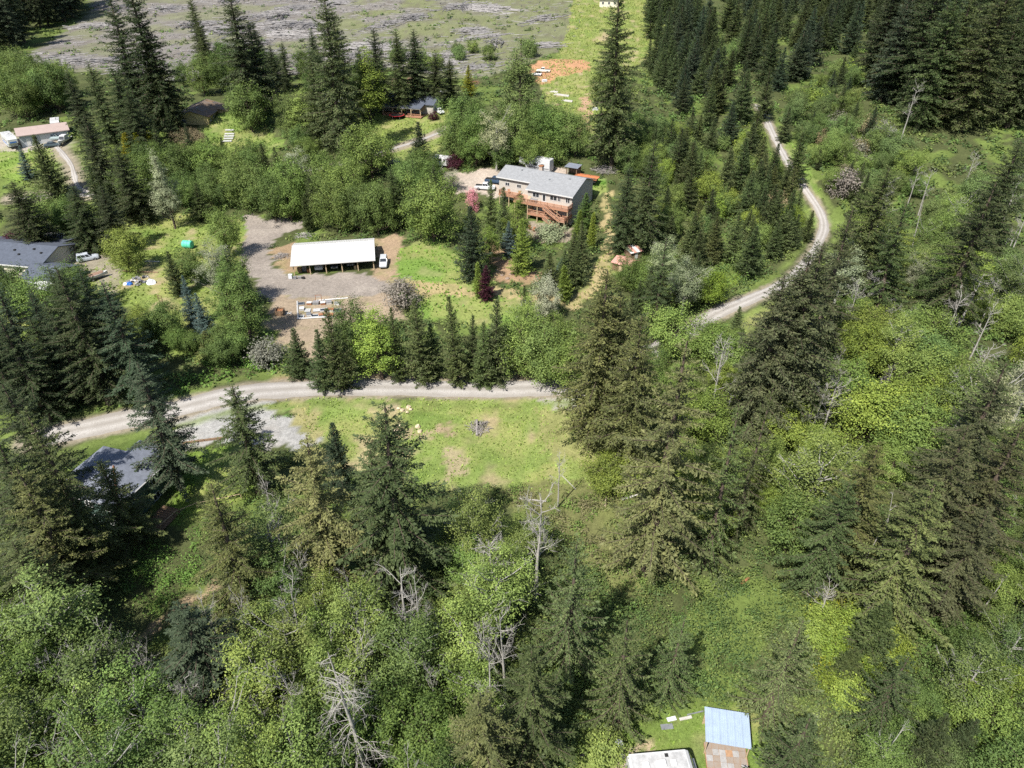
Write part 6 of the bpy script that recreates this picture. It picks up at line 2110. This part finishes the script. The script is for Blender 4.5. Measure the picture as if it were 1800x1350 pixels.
    ('round', 745, 1240, 11, 3.8, 'leaf', 'broadleaf tree right of the dead conifer'),
    ('round', 695, 1200, 10, 3.6, 'leafD', 'darker broadleaf tree beside the dead conifer'),
    ('alder', 440, 1140, 15, 3.4, 'leafL', 'alder below the olive fir by the trail'),
    ('round', 565, 1240, 11, 3.6, 'leaf', 'broadleaf tree left of the dead conifer'),
    ('alder', 490, 1090, 14, 3.0, 'leafL', 'alder around the leaning dead tree'),
    ('shrub', 1068, 1300, 3.2, 2.0, 'leafL', 'light green bush beside the dish pole'),
    ('round', 1560, 680, 11, 5.8, 'lime', 'wide yellow-green maple in the right wood'),
    ('round', 1545, 575, 11, 4.4, 'lime', 'yellow-green tree right of the brown firs'),
    ('round', 1640, 610, 11, 5.6, 'leaf', 'round green tree above the wide maple'),
    ('round', 1500, 640, 10, 4.4, 'leaf', 'green tree left of the wide maple'),
    ('round', 1625, 710, 11, 5.2, 'leaf', 'green tree right of the wide maple'),
    ('alder', 1465, 790, 14, 4.8, 'leafL', 'pale green alder below the bare tangle'),
    ('round', 1420, 880, 10, 4.4, 'leaf', 'green tree right of the weeping hemlocks'),
    ('round', 1250, 570, 10, 4.4, 'leaf', 'green tree below the upper gravel road'),
    ('round', 1290, 590, 9, 4.0, 'leaf', 'green tree left of the small conifer by the road'),
    ('round', 1190, 540, 12, 4.4, 'leafL', 'light green tree right of the pink-roofed shed firs'),
    ('young', 1300, 540, 8, 2.2, 'green', 'small conifer right beside the upper gravel road'),
    ('round', 1255, 475, 8, 3.8, 'yellow', 'yellow-green bush tree left of the upper gravel road'),
    ('round', 1250, 690, 10, 4.0, 'lime', 'yellow-green tree between the sunlit fir and the hemlock'),
    ('round', 1080, 800, 7, 3.6, 'lime', 'yellow-green bush tree at the right edge of the field'),
    ('round', 1395, 360, 8, 3.4, 'yellow', 'yellow-green bush tree left of the road bend'),
    ('round', 1770, 1175, 7, 3.2, 'yellow', 'bright yellow-green bush near the bottom right corner'),
    ('round', 1300, 70, 9, 4.0, 'sage', 'pale brush tree in the gap of the plantation'),
]:
    top(*a[:7], lean=.10 if a[0] == 'pole' else .03 if a[0] in DEADKIND else 0.0)

p_ = gp(598, 1150, 20)
PLANTED.append((float(p_[0]), float(p_[1]) - 3, 8.0))


# ---------------------------------------------------------------- woods: trees that nothing tells apart, planted in stands
BUILDINGS = [(8, 182, 17), (-40, 151, 13), (-112, 147, 16), (-95, 142, 9), (-57, 77, 9), (-100, 240, 12), (-142, 216, 12), (-31, 243, 13), (27, 152, 6), (15, 37, 6), (22, 39, 6), (50, 434, 14)]


def stand(pts, n, mix, sep=.75, avoid=()):
    """mix: list of (weight, kind, hmin, hmax, r/h, palettes, label, group)"""
    P = np.array([gp(*p)[:2] for p in pts])
    lo, hi = P.min(0), P.max(0)
    got = tries = 0
    wts = [m[0] for m in mix]
    while got < n and tries < n * 40:
        tries += 1
        x, y = rnd.uniform(lo[0], hi[0]), rnd.uniform(lo[1], hi[1])
        if not inside(P, np.array([x]), np.array([y]))[0]:
            continue
        m = rnd.choices(mix, wts)[0]
        h = rnd.uniform(m[2], m[3])
        r = h * m[4] * rnd.uniform(.85, 1.2)
        if near_road(np.array([x]), np.array([y]), 1.0 + .35 * r)[0]:
            continue
        if any((x - a) ** 2 + (y - b) ** 2 < (c + r * .5) ** 2 for a, b, c in BUILDINGS):
            continue
        if any((x - a) ** 2 + (y - b) ** 2 < (sep * (c * .6 + r * .75)) ** 2 for a, b, c in PLANTED):
            continue
        if avoid and in_area(np.array([x]), np.array([y]), avoid)[0]:
            continue
        pal = rnd.choice(m[5])
        STANDTREES.append((plant(m[1], x, y, h, r, pal, m[6], group=m[7]), m[1], h, pal))
        got += 1


STANDTREES = []
for k in range(13):
    px_, py_ = [(1445, 1070), (1470, 1090), (1500, 1080), (1525, 1100), (1550, 1120), (1570, 1145), (1540, 1150), (1460, 1130), (1480, 1165), (1510, 1185), (1490, 1215), (1465, 1190), (1435, 1100)][k]
    STANDTREES.append((foot('shrub', px_, py_ + 20, rnd.uniform(2.6, 4.2), rnd.uniform(1.6, 2.3), 'yellow' if k % 2 else 'lime', 'bright yellow-green bush in the brush patch', group='yellow-green bushes at the lower right'), 'shrub', 3, 'yellow'))
DK = ['dark', 'darkblue', 'mid']
stand([(-60, 118), (0, 104), (70, 64), (150, 18), (160, -8), (-60, -8)], 46, [(1, 'fir', 26, 36, .13, ['dark', 'darkblue'], 'dark fir in the far stand left of the clear-cut', 'far firs left of the clear-cut')])
stand([(1135, 115), (1200, 95), (1255, 130), (1250, 60), (1225, 0), (1140, 0)], 44, [(1, 'young', 14, 20, .25, DK, 'dark plantation fir left of the far end of the road', 'plantation firs left of the far road')], .62)
stand([(1270, 60), (1295, 120), (1330, 175), (1400, 150), (1530, 110), (1600, 30), (1600, 0), (1262, 0)], 100, [(1, 'young', 13, 20, .25, DK, 'dark plantation fir right of the far end of the road', 'plantation firs right of the far road')], .6)
stand([(1130, 120), (1185, 200), (1260, 235), (1320, 240), (1300, 170), (1245, 120), (1180, 100)], 40, [(1, 'young', 10, 17, .25, DK, 'dark young fir beside the upper gravel road', 'young firs beside the upper road')], .6)
stand([(1500, 215), (1520, 250), (1640, 330), (1830, 320), (1830, 150), (1700, 60), (1540, 120)], 46, [(1, 'fir', 32, 42, .165, ['dark', 'dark', 'mid', 'darkblue'], 'tall dark fir in the dense stand at the upper right corner', 'tall firs of the upper right stand')], .6)
stand([(1540, 100), (1830, 130), (1850, -20), (1560, -20)], 22, [(1, 'fir', 30, 40, .165, ['dark', 'dark', 'mid'], 'dark fir at the back of the upper right stand', 'back rows of the upper right stand')], .8)
stand([(1340, 210), (1385, 190), (1500, 120), (1510, 215), (1620, 340), (1560, 400), (1480, 390), (1440, 350), (1400, 280)], 84,
      [(4, 'round', 5, 9, .38, ['leaf', 'leafL', 'sage', 'sage'], 'bushy broadleaf tree on the brushy slope right of the upper road', 'brush trees right of the upper road'),
       (2, 'shrub', 4, 7, .5, ['tan', 'sage', 'grey', 'lime'], 'low brushy tree on the slope right of the upper road', 'low brush right of the upper road'),
       (1.3, 'young', 6, 12, .22, DK, 'young fir on the brushy slope right of the upper road', 'young firs right of the upper road')], .5)
stand([(1300, 270), (1340, 260), (1400, 380), (1410, 420), (1330, 480), (1230, 500), (1190, 470), (1150, 400), (1140, 330), (1200, 250)], 84,
      [(5, 'young', 8, 15, .24, ['mid', 'mid', 'green', 'olive', 'dark'], 'young fir in the mixed thicket left of the upper road', 'young firs left of the upper road'),
       (2, 'round', 6, 10, .34, ['leaf', 'leafL', 'sage', 'lime'], 'broadleaf tree in the mixed thicket left of the upper road', 'broadleaf trees left of the upper road'),
       (1, 'shrub', 4, 7, .45, ['tan', 'yellow', 'sage'], 'yellowish bush in the mixed thicket left of the upper road', 'yellowish bushes left of the upper road')], .5)
stand([(1030, 210), (1120, 230), (1190, 250), (1170, 330), (1100, 310), (1070, 290), (1040, 265)], 20,
      [(2, 'round', 6, 10, .36, ['leaf', 'leafD', 'sage'], 'broadleaf tree behind the deck house garden', 'broadleaf trees behind the deck house garden'),
       (1, 'young', 6, 11, .22, ['mid', 'green'], 'young fir behind the deck house garden', 'young firs behind the deck house garden')], .6)
stand([(0, 225), (0, 150), (60, 135), (140, 150), (150, 200), (100, 215), (40, 225)], 16, [(1, 'round', 11, 15, .36, ['leaf', 'leafD', 'leaf'], 'broadleaf tree in the belt behind the shop', 'broadleaf belt behind the shop')], .6, avoid=('shop_gravel',))
stand([(300, 180), (330, 150), (480, 150), (560, 180), (640, 170), (600, 150), (480, 130), (330, 130)], 22,
      [(2, 'round', 8, 13, .36, ['leaf', 'leafD'], 'broadleaf tree along the lower edge of the clear-cut', 'broadleaf trees along the clear-cut edge'),
       (1, 'fir', 14, 22, .17, ['dark', 'mid'], 'dark fir along the lower edge of the clear-cut', 'firs along the clear-cut edge')], .6)
stand([(795, 225), (860, 210), (960, 225), (1000, 240), (900, 268), (800, 258)], 14, [(1, 'round', 7, 10, .36, ['leaf', 'leafD', 'sage'], 'broadleaf tree in the wood behind the deck house', 'broadleaf wood behind the deck house')], .55, avoid=('far_green', 'back_lawn'))
stand([(640, 130), (800, 130), (900, 115), (960, 95), (900, 80), (650, 105)], 14, [(1, 'shrub', 4, 7, .5, ['sage', 'leafD', 'leaf'], 'low bushy tree on the near edge of the clear-cut', 'bushy trees on the clear-cut edge')], .6)
stand([(160, 290), (220, 300), (330, 320), (470, 300), (560, 285), (540, 270), (420, 285), (250, 290)], 14, [(1, 'round', 6, 9, .36, ['leaf', 'leafD', 'leafL'], 'broadleaf tree along the narrow lane', 'broadleaf trees along the narrow lane'), (.7, 'young', 8, 13, .24, ['dark', 'mid'], 'dark conifer along the narrow lane', 'conifers along the narrow lane')], .55)
stand([(150, 355), (330, 350), (430, 335), (440, 370), (390, 375), (300, 360), (200, 390)], 12, [(2, 'round', 6, 10, .36, ['leaf', 'leafD'], 'broadleaf tree between the lane and the garden lawn', 'broadleaf trees below the lane'), (1, 'young', 8, 13, .24, ['dark', 'mid'], 'dark conifer between the lane and the garden lawn', 'conifers below the lane')], .6)
stand([(460, 330), (700, 310), (800, 335), (760, 390), (690, 395), (560, 395), (540, 375), (480, 365)], 18, [(2, 'round', 7, 12, .36, ['leaf', 'leafD', 'leafL'], 'broadleaf tree in the wood behind the carport', 'broadleaf wood behind the carport'), (.7, 'young', 8, 13, .22, ['mid'], 'young fir in the wood behind the carport', 'young firs behind the carport')], .55, avoid=('yard', 'house_pad'))
stand([(-30, 690), (0, 600), (120, 640), (210, 640), (210, 715), (100, 745), (-30, 770)], 16, [(1, 'fir', 15, 24, .19, ['dark', 'darkblue'], 'dark fir in the shaded belt above the left end of the road', 'shaded firs above the left end of the road')], .55, avoid=('left_lawn2',))
stand([(220, 570), (260, 540), (380, 600), (420, 640), (300, 690), (210, 700)], 5, [(1, 'round', 4, 8, .42, ['leafD', 'leaf'], 'bushy tree on the slope between garden and road', 'bushy trees above the road')], .6)
stand([(-70, 1140), (60, 1140), (140, 1190), (250, 1230), (400, 1290), (560, 1330), (560, 1520), (-90, 1520)], 36,
      [(5, 'alder', 12, 17, .23, ['leaf', 'leafL', 'leaf', 'sage'], 'pale stemmed alder in the dense wood at the bottom left', 'alders of the bottom left wood'),
       (1, 'snag', 10, 14, .2, ['dead'], 'bare pale tree among the bottom left alders', 'bare trees among the bottom left alders')], .72, avoid=('low_trail',))
stand([(400, 1110), (560, 1090), (680, 1140), (830, 1150), (900, 1260), (900, 1500), (540, 1500), (420, 1260)], 23,
      [(5, 'alder', 9, 15, .24, ['leaf', 'leafL', 'leafD'], 'alder in the lower wood left of centre', 'alders of the lower wood'),
       (1.6, 'round', 5, 9, .40, ['leafD', 'leaf'], 'bushy tree in the lower wood left of centre', 'bushy trees of the lower wood'),
       (1.8, 'snag', 11, 16, .17, ['dead'], 'bare pale tree in the lower wood left of centre', 'bare trees of the lower wood')], .7)
stand([(780, 935), (880, 940), (950, 975), (960, 1040), (900, 1120), (800, 1080)], 12, [(1, 'alder', 5, 8.5, .30, ['leaf', 'leafL', 'leafL'], 'light green alder in the wood below the field', 'alders below the field')], .6)
stand([(1440, 600), (1500, 430), (1640, 420), (1830, 520), (1830, 760), (1640, 800), (1480, 900), (1400, 900), (1400, 760)], 60,
      [(5, 'round', 6, 11, .40, ['leaf', 'leaf', 'leafL', 'sage', 'lime'], 'broadleaf tree in the wide wood on the right', 'broadleaf trees of the right wood'),
       (1.5, 'alder', 9, 14, .25, ['leafL', 'sage', 'pale'], 'thin leaved alder in the wide wood on the right', 'alders of the right wood'),
       (1, 'snag', 7, 12, .25, ['dead'], 'bare grey tree in the wide wood on the right', 'bare trees of the right wood')], .58)
stand([(1610, 960), (1680, 900), (1830, 870), (1830, 1420), (1480, 1420), (1540, 1300), (1690, 1200), (1660, 1060)], 40,
      [(4, 'round', 4, 8, .42, ['leaf', 'leafD', 'sage', 'leaf'], 'bushy broadleaf tree in the bottom right thicket', 'bushy trees of the bottom right thicket'),
       (1, 'alder', 7, 11, .26, ['leaf', 'sage'], 'thin alder in the bottom right thicket', 'alders of the bottom right thicket'),
       (1, 'young', 6, 10, .28, ['dark', 'mid'], 'dark conifer in the bottom right thicket', 'conifers of the bottom right thicket')], .6)
stand([(1010, 760), (1120, 700), (1180, 560), (1260, 600), (1380, 720), (1380, 900), (1250, 960), (1120, 900)], 22,
      [(1, 'round', 5, 9, .40, ['leaf', 'leafL', 'lime'], 'broadleaf tree among the tall firs right of the field', 'broadleaf trees among the firs right of the field')], .6, avoid=('field',))
stand([(1500, 440), (1620, 330), (1830, 350), (1830, 480), (1640, 420)], 16, [(2, 'round', 7, 11, .38, ['leaf', 'leafL', 'sage'], 'broadleaf tree below the dense upper right stand', 'broadleaf trees below the upper right stand'), (1, 'snag', 9, 14, .22, ['dead'], 'bare tree below the dense upper right stand', 'bare trees below the upper right stand')], .6)
stand([(1105, 500), (1190, 490), (1250, 540), (1190, 600), (1100, 610), (1060, 560)], 15,
      [(2, 'round', 6, 10, .38, ['leaf', 'leafL', 'leafD'], 'broadleaf tree between the red-roofed shed and the road', 'broadleaf trees below the red-roofed shed'),
       (1, 'young', 8, 12, .24, ['mid', 'olive'], 'young fir between the red-roofed shed and the road', 'young firs below the red-roofed shed')], .55)
print('trees', len(PLANTED))
# tell the trees of the stands apart by what they stand next to in the picture
MARKS = [('white carport roof', 585, 445), ('beige deck house', 960, 330), ('grey roof at the left edge', 60, 450), ('green house roof', 205, 805), ('yellow house', 350, 195), ('brown shop roof', 60, 225), ('back house with the porch', 725, 180),
         ('red-roofed shed', 1095, 455), ('blue metal lean-to roof', 1280, 1280), ('motorhome', 1155, 1340), ('yellow brush patch', 1510, 1140), ('grey leaning trunks', 1560, 960), ('wide yellow-green maple', 1560, 730), ('dark fir on the right edge', 1745, 420),
         ('brown firs at the road bend', 1430, 560), ('tall sunlit fir', 1195, 800), ('weeping hemlocks', 1310, 850), ('pale drooping spruce', 1010, 1060), ('dead conifer', 600, 1250), ('blue-grey fir', 330, 1150), ('dirt trail', 290, 1080),
         ('largest field fir', 680, 870), ('spreading white dead crown', 700, 1050), ('tall white dead tree', 945, 950), ('upper road bend', 1445, 395), ('far road end', 1265, 60), ('very tall meadow fir', 1100, 100), ('far red bare ground', 980, 118),
         ('grey clear-cut', 520, 60), ('tall yellow maple', 655, 150), ('white flowering poplar', 300, 340), ('tallest dark firs', 225, 100), ('big fir over the yellow house', 400, 70), ('tall poplar behind the deck house', 912, 160),
         ('green tank', 333, 430), ('large round tree by the carport', 750, 370), ('loop drive', 450, 400), ('left lawn gap', 40, 600), ('bramble slope above the road', 390, 660), ('thin pale birch', 1610, 220), ('hedge left of the yard', 420, 470),
         ('bottom left corner', 0, 1350), ('bottom right corner', 1800, 1350), ('upper right corner', 1800, 0), ('upper left corner', 0, 0), ('olive fir by the bramble bank', 375, 980), ('bare grey tangle', 1450, 720), ('round maroon porch bush', 758, 205)]
KINDWORD = {'fir': 'fir', 'young': 'young fir', 'spruce': 'spruce', 'round': 'broadleaf tree', 'tall': 'poplar', 'alder': 'alder', 'shrub': 'bush', 'snag': 'bare tree', 'broken': 'bare tree'}
COLWORD = {'dark': 'dark', 'darkblue': 'bluish dark', 'mid': 'dark green', 'olive': 'olive', 'brown': 'brownish', 'green': 'green', 'leaf': 'green', 'leafD': 'deep green', 'leafL': 'light green', 'sage': 'grey-green', 'lime': 'yellow-green', 'yellow': 'yellow-green',
           'pale': 'pale', 'tan': 'tan', 'grey': 'greyish', 'dead': 'pale'}
_o = 'first second third fourth fifth sixth seventh eighth ninth tenth eleventh twelfth thirteenth fourteenth fifteenth sixteenth seventeenth eighteenth nineteenth twentieth'.split()
ORD = ['closest'] + [w + ' closest' for w in _o[1:]] + ['twenty-%s closest' % w for w in _o[:9]] + ['thirtieth closest'] + ['thirty-%s closest' % w for w in _o[:9]] + ['fortieth closest'] + ['forty-%s closest' % w for w in _o[:9]]
buckets = {}
for t_, k_, h_, pal_ in STANDTREES:
    v = np.array(t_.location) + np.array([0, 0, h_ * .6 - CAM_H])
    zc = v @ _f
    q = (900 + 1248 * v[0] / zc, 675 - 1248 * (v @ _u) / zc)
    d_, nm_, mx_, my_ = min((math.hypot(q[0] - a, q[1] - b), n_, a, b) for n_, a, b in MARKS)
    dx, dy = q[0] - mx_, q[1] - my_
    dirw = ('right of' if dx > 0 else 'left of') if abs(dx) > abs(dy) else ('below' if dy > 0 else 'above')
    if 'corner' in nm_:
        dirw = 'near'
    key = (COLWORD[pal_] + ' ' + KINDWORD[k_], dirw, nm_)
    buckets.setdefault(key, []).append((d_, t_))
for (w_, dirw, nm_), L_ in buckets.items():
    L_.sort(key=lambda e: e[0])
    for i_, (d_, t_) in enumerate(L_):
        t_['label'] = ('%s %s the %s' % (w_, dirw, nm_)) + (', ' + ORD[min(i_, len(ORD) - 1)] if len(L_) > 1 else '')

# ---------------------------------------------------------------- undergrowth: one uncountable mass of brambles, bushes and saplings
OPEN = [k for k in AREAS if k not in ('woods_brown', 'clearcut', 'soil_path')]


def undergrowth():
    g = np.random.default_rng(5)
    VV, FF, var, col = [], [], [], []
    tot = 0
    N = 42000
    # candidate spots over the land in view, denser near the camera
    d = 30 + (430 - 30) * g.random(N) ** 1.75
    ang = g.uniform(-.88, .88, N)
    x, y = d * np.tan(ang), d
    keep = (np.abs(x) < .80 * y + 32) & ~near_road(x, y, 1.6) & ~in_area(x, y, OPEN)
    keep &= ~inside(AREAS['clearcut'], x, y) | (g.random(N) < .3)
    for a, b, c in BUILDINGS:
        keep &= (x - a) ** 2 + (y - b) ** 2 > (c * .8) ** 2
    x, y = x[keep][:13500], y[keep][:13500]
    yel = poly((1430, 1050), (1500, 1040), (1600, 1130), (1560, 1190), (1500, 1260), (1440, 1180))
    br1 = poly((230, 980), (330, 900), (360, 920), (350, 1040), (260, 1090), (220, 1060))
    br2 = poly((300, 690), (370, 620), (480, 600), (500, 650), (420, 680), (310, 705))
    iy, ib = inside(yel, x, y), inside(br1, x, y) | inside(br2, x, y)
    br = inside(AREAS['woods_brown'], x, y)
    dist = np.hypot(x, y)
    hue = fbm(x * .06, y * .06, 7)
    for i in range(len(x)):
        near = dist[i] < 115
        r = g.uniform(.7, 1.9) * (1.25 if x[i] > 35 else 1) * (.75 if br[i] else 1)
        hgt = r * g.uniform(.7, 1.5)
        n = int((50 if near else 28 if dist[i] < 200 else 18) * r)
        o = g.normal(size=(n, 3))
        o = unit(o) * (g.random((n, 1)) ** .4)
        o[:, 2] = np.abs(o[:, 2])
        cpt = np.c_[x[i] + o[:, 0] * r, y[i] + o[:, 1] * r, tz(x[i] + o[:, 0] * r, y[i] + o[:, 1] * r) + o[:, 2] * hgt]
        size = (.235 if near else .46 if dist[i] < 200 else .7) * g.uniform(.6, 1.4, n)
        V, F = leaves(cpt, o + np.array([0, 0, .8]) + g.normal(0, .5, (n, 3)), size, g)
        VV.append(V)
        FF.append(F + tot)
        tot += len(V)
        if iy[i]:
            c = np.array((.21, .22, .02))
        elif ib[i]:
            c = np.array((.088, .16, .03))
        elif br[i]:
            c = np.array([(.12, .14, .045), (.13, .12, .06), (.10, .15, .035)][int(g.integers(3))])
        else:
            c = np.array([(.070, .115, .030), (.085, .14, .034), (.060, .095, .028), (.115, .15, .04), (.10, .12, .055), (.15, .14, .075)][min(5, int(abs(hue[i] - .15) * 5.2 + g.random() * 1.8))])
        c = c * g.uniform(1.05, 1.55)
        var.append(np.clip(g.normal(.5, .2, n), 0, 1))
        col.append(np.repeat(c[None], n, 0))
    me = mesh_np('undergrowth', np.concatenate(VV), np.concatenate(FF), M_COVER, var=np.concatenate(var), col=np.concatenate(col))
    link('undergrowth', me, kind='stuff', label='mass of brambles, ferns and low bushes under the trees', cat='undergrowth')
    print('undergrowth quads', sum(map(len, FF)))


undergrowth()


def grass_tufts():
    g = np.random.default_rng(9)
    P, C_ = [], []
    for nm in sorted(GRASSY) + ['road_bank', 'pull_dry', 'clearcut']:
        A = AREAS[nm]
        lo, hi = A.min(0), A.max(0)
        area = (hi - lo).prod()
        dens = 5.0 if nm in ('field', 'rv_lawn', 'low_lawn') else .05 if nm == 'clearcut' else 1.6
        n = int(min(area * dens, 30000))
        p = g.uniform(lo, hi, (n, 2))
        p = p[inside(A, p[:, 0], p[:, 1])]
        keep = fbm(p[:, 0] * .3 + 9, p[:, 1] * .3, 47) < .56
        p = p[keep]
        p = p[~near_road(p[:, 0], p[:, 1], .6)]
        P.append(p)
        c = np.array(AREA_COL[nm] if nm != 'clearcut' else (.12, .14, .05)) * g.uniform(.8, 1.25, (len(p), 1))
        C_.append(c * np.array([1.4, 1.45, 1.15]))
    p = np.concatenate(P)
    c = np.concatenate(C_)
    n = len(p)
    z = tz(p[:, 0], p[:, 1])
    far = p[:, 1] > 130
    s = g.uniform(.18, .5, n) * np.where(far, 1.8, 1)
    d = g.normal(0, .75, (n, 3))
    d[:, 2] = g.uniform(.35, .9, n)
    V, F = blades(np.c_[p, z - .02], d, s, s * .6, g)
    me = mesh_np('grass', V, F, M_COVER, var=g.uniform(.3, .7, n), col=c)
    link('grass', me, kind='stuff', label='rough grass and weeds over the fields and lawns', cat='grass')


grass_tufts()


# ---------------------------------------------------------------- logging slash over the clear-cut
def slash():
    g = np.random.default_rng(3)
    A = AREAS['clearcut']
    lo, hi = A.min(0), A.max(0)
    p = g.uniform(lo, hi, (60000, 2))
    p = p[inside(A, p[:, 0], p[:, 1])]
    k = fbm(p[:, 0] * .06, p[:, 1] * .08, 61)
    keep = (g.random(len(p)) < np.clip(1.0 - (k - .35) * 4, .05, 1)) & (g.random(len(p)) < np.clip(1.0 - (p[:, 0] + 45) / 80, .08, 1))
    p = p[keep][:3200]
    n0 = len(p)
    az = g.uniform(0, 3.14, n0)
    L = g.uniform(2, 7, n0)
    rad = g.uniform(.06, .17, n0)
    z = tz(p[:, 0], p[:, 1]) + g.uniform(.02, .3, n0)
    # raked heaps: bundles of logs lying much the same way
    cen = p[g.permutation(n0)[:85]]
    P2, A2, L2, R2, Z2 = [p], [az], [L], [rad], [z]
    for c in cen:
        m = int(g.integers(40, 130))
        a0 = g.normal(.9, .5)
        q = g.normal(0, 1, (m, 2)) * np.array([g.uniform(3, 8), g.uniform(2, 4)])
        q = c + np.c_[q[:, 0] * math.cos(a0) - q[:, 1] * math.sin(a0), q[:, 0] * math.sin(a0) + q[:, 1] * math.cos(a0)]
        P2.append(q)
        A2.append(g.normal(a0, .22, m))
        L2.append(g.uniform(3, 11, m))
        R2.append(g.uniform(.09, .26, m))
        dd = np.linalg.norm(q - c, axis=1)
        Z2.append(tz(q[:, 0], q[:, 1]) + g.uniform(.05, 1.5, m) * np.exp(-(dd / 5) ** 2) + .1)
    p, az, L, rad, z = map(np.concatenate, (P2, A2, L2, R2, Z2))
    n = len(p)
    d = np.c_[np.cos(az), np.sin(az), g.normal(0, .05, n)]
    a = np.c_[p, z] - d * L[:, None] / 2
    b = np.c_[p, z] + d * L[:, None] / 2
    s = unit(np.cross(d, np.array([0, 0, 1.])))
    u = np.array([0, 0, 1.])
    R1 = rad[:, None]
    V = np.stack([a + s * R1, a - s * R1, a + u * R1 * 1.3, b + s * R1 * .6, b - s * R1 * .6, b + u * R1 * .8], 1).reshape(-1, 3)
    i = np.arange(n)[:, None] * 6
    F = np.concatenate([i + np.array([[0, 2, 5, 3]]), i + np.array([[2, 1, 4, 5]]), i + np.array([[1, 0, 3, 4]])])
    me = mesh_np('logging_slash', V, F, mat('bleached_slash', (.27, .255, .245), .9, noise=.65, scale=.5))
    link('logging_slash', me, kind='stuff', label='grey logs and branches strewn over the clear-cut slope', cat='slash')


slash()
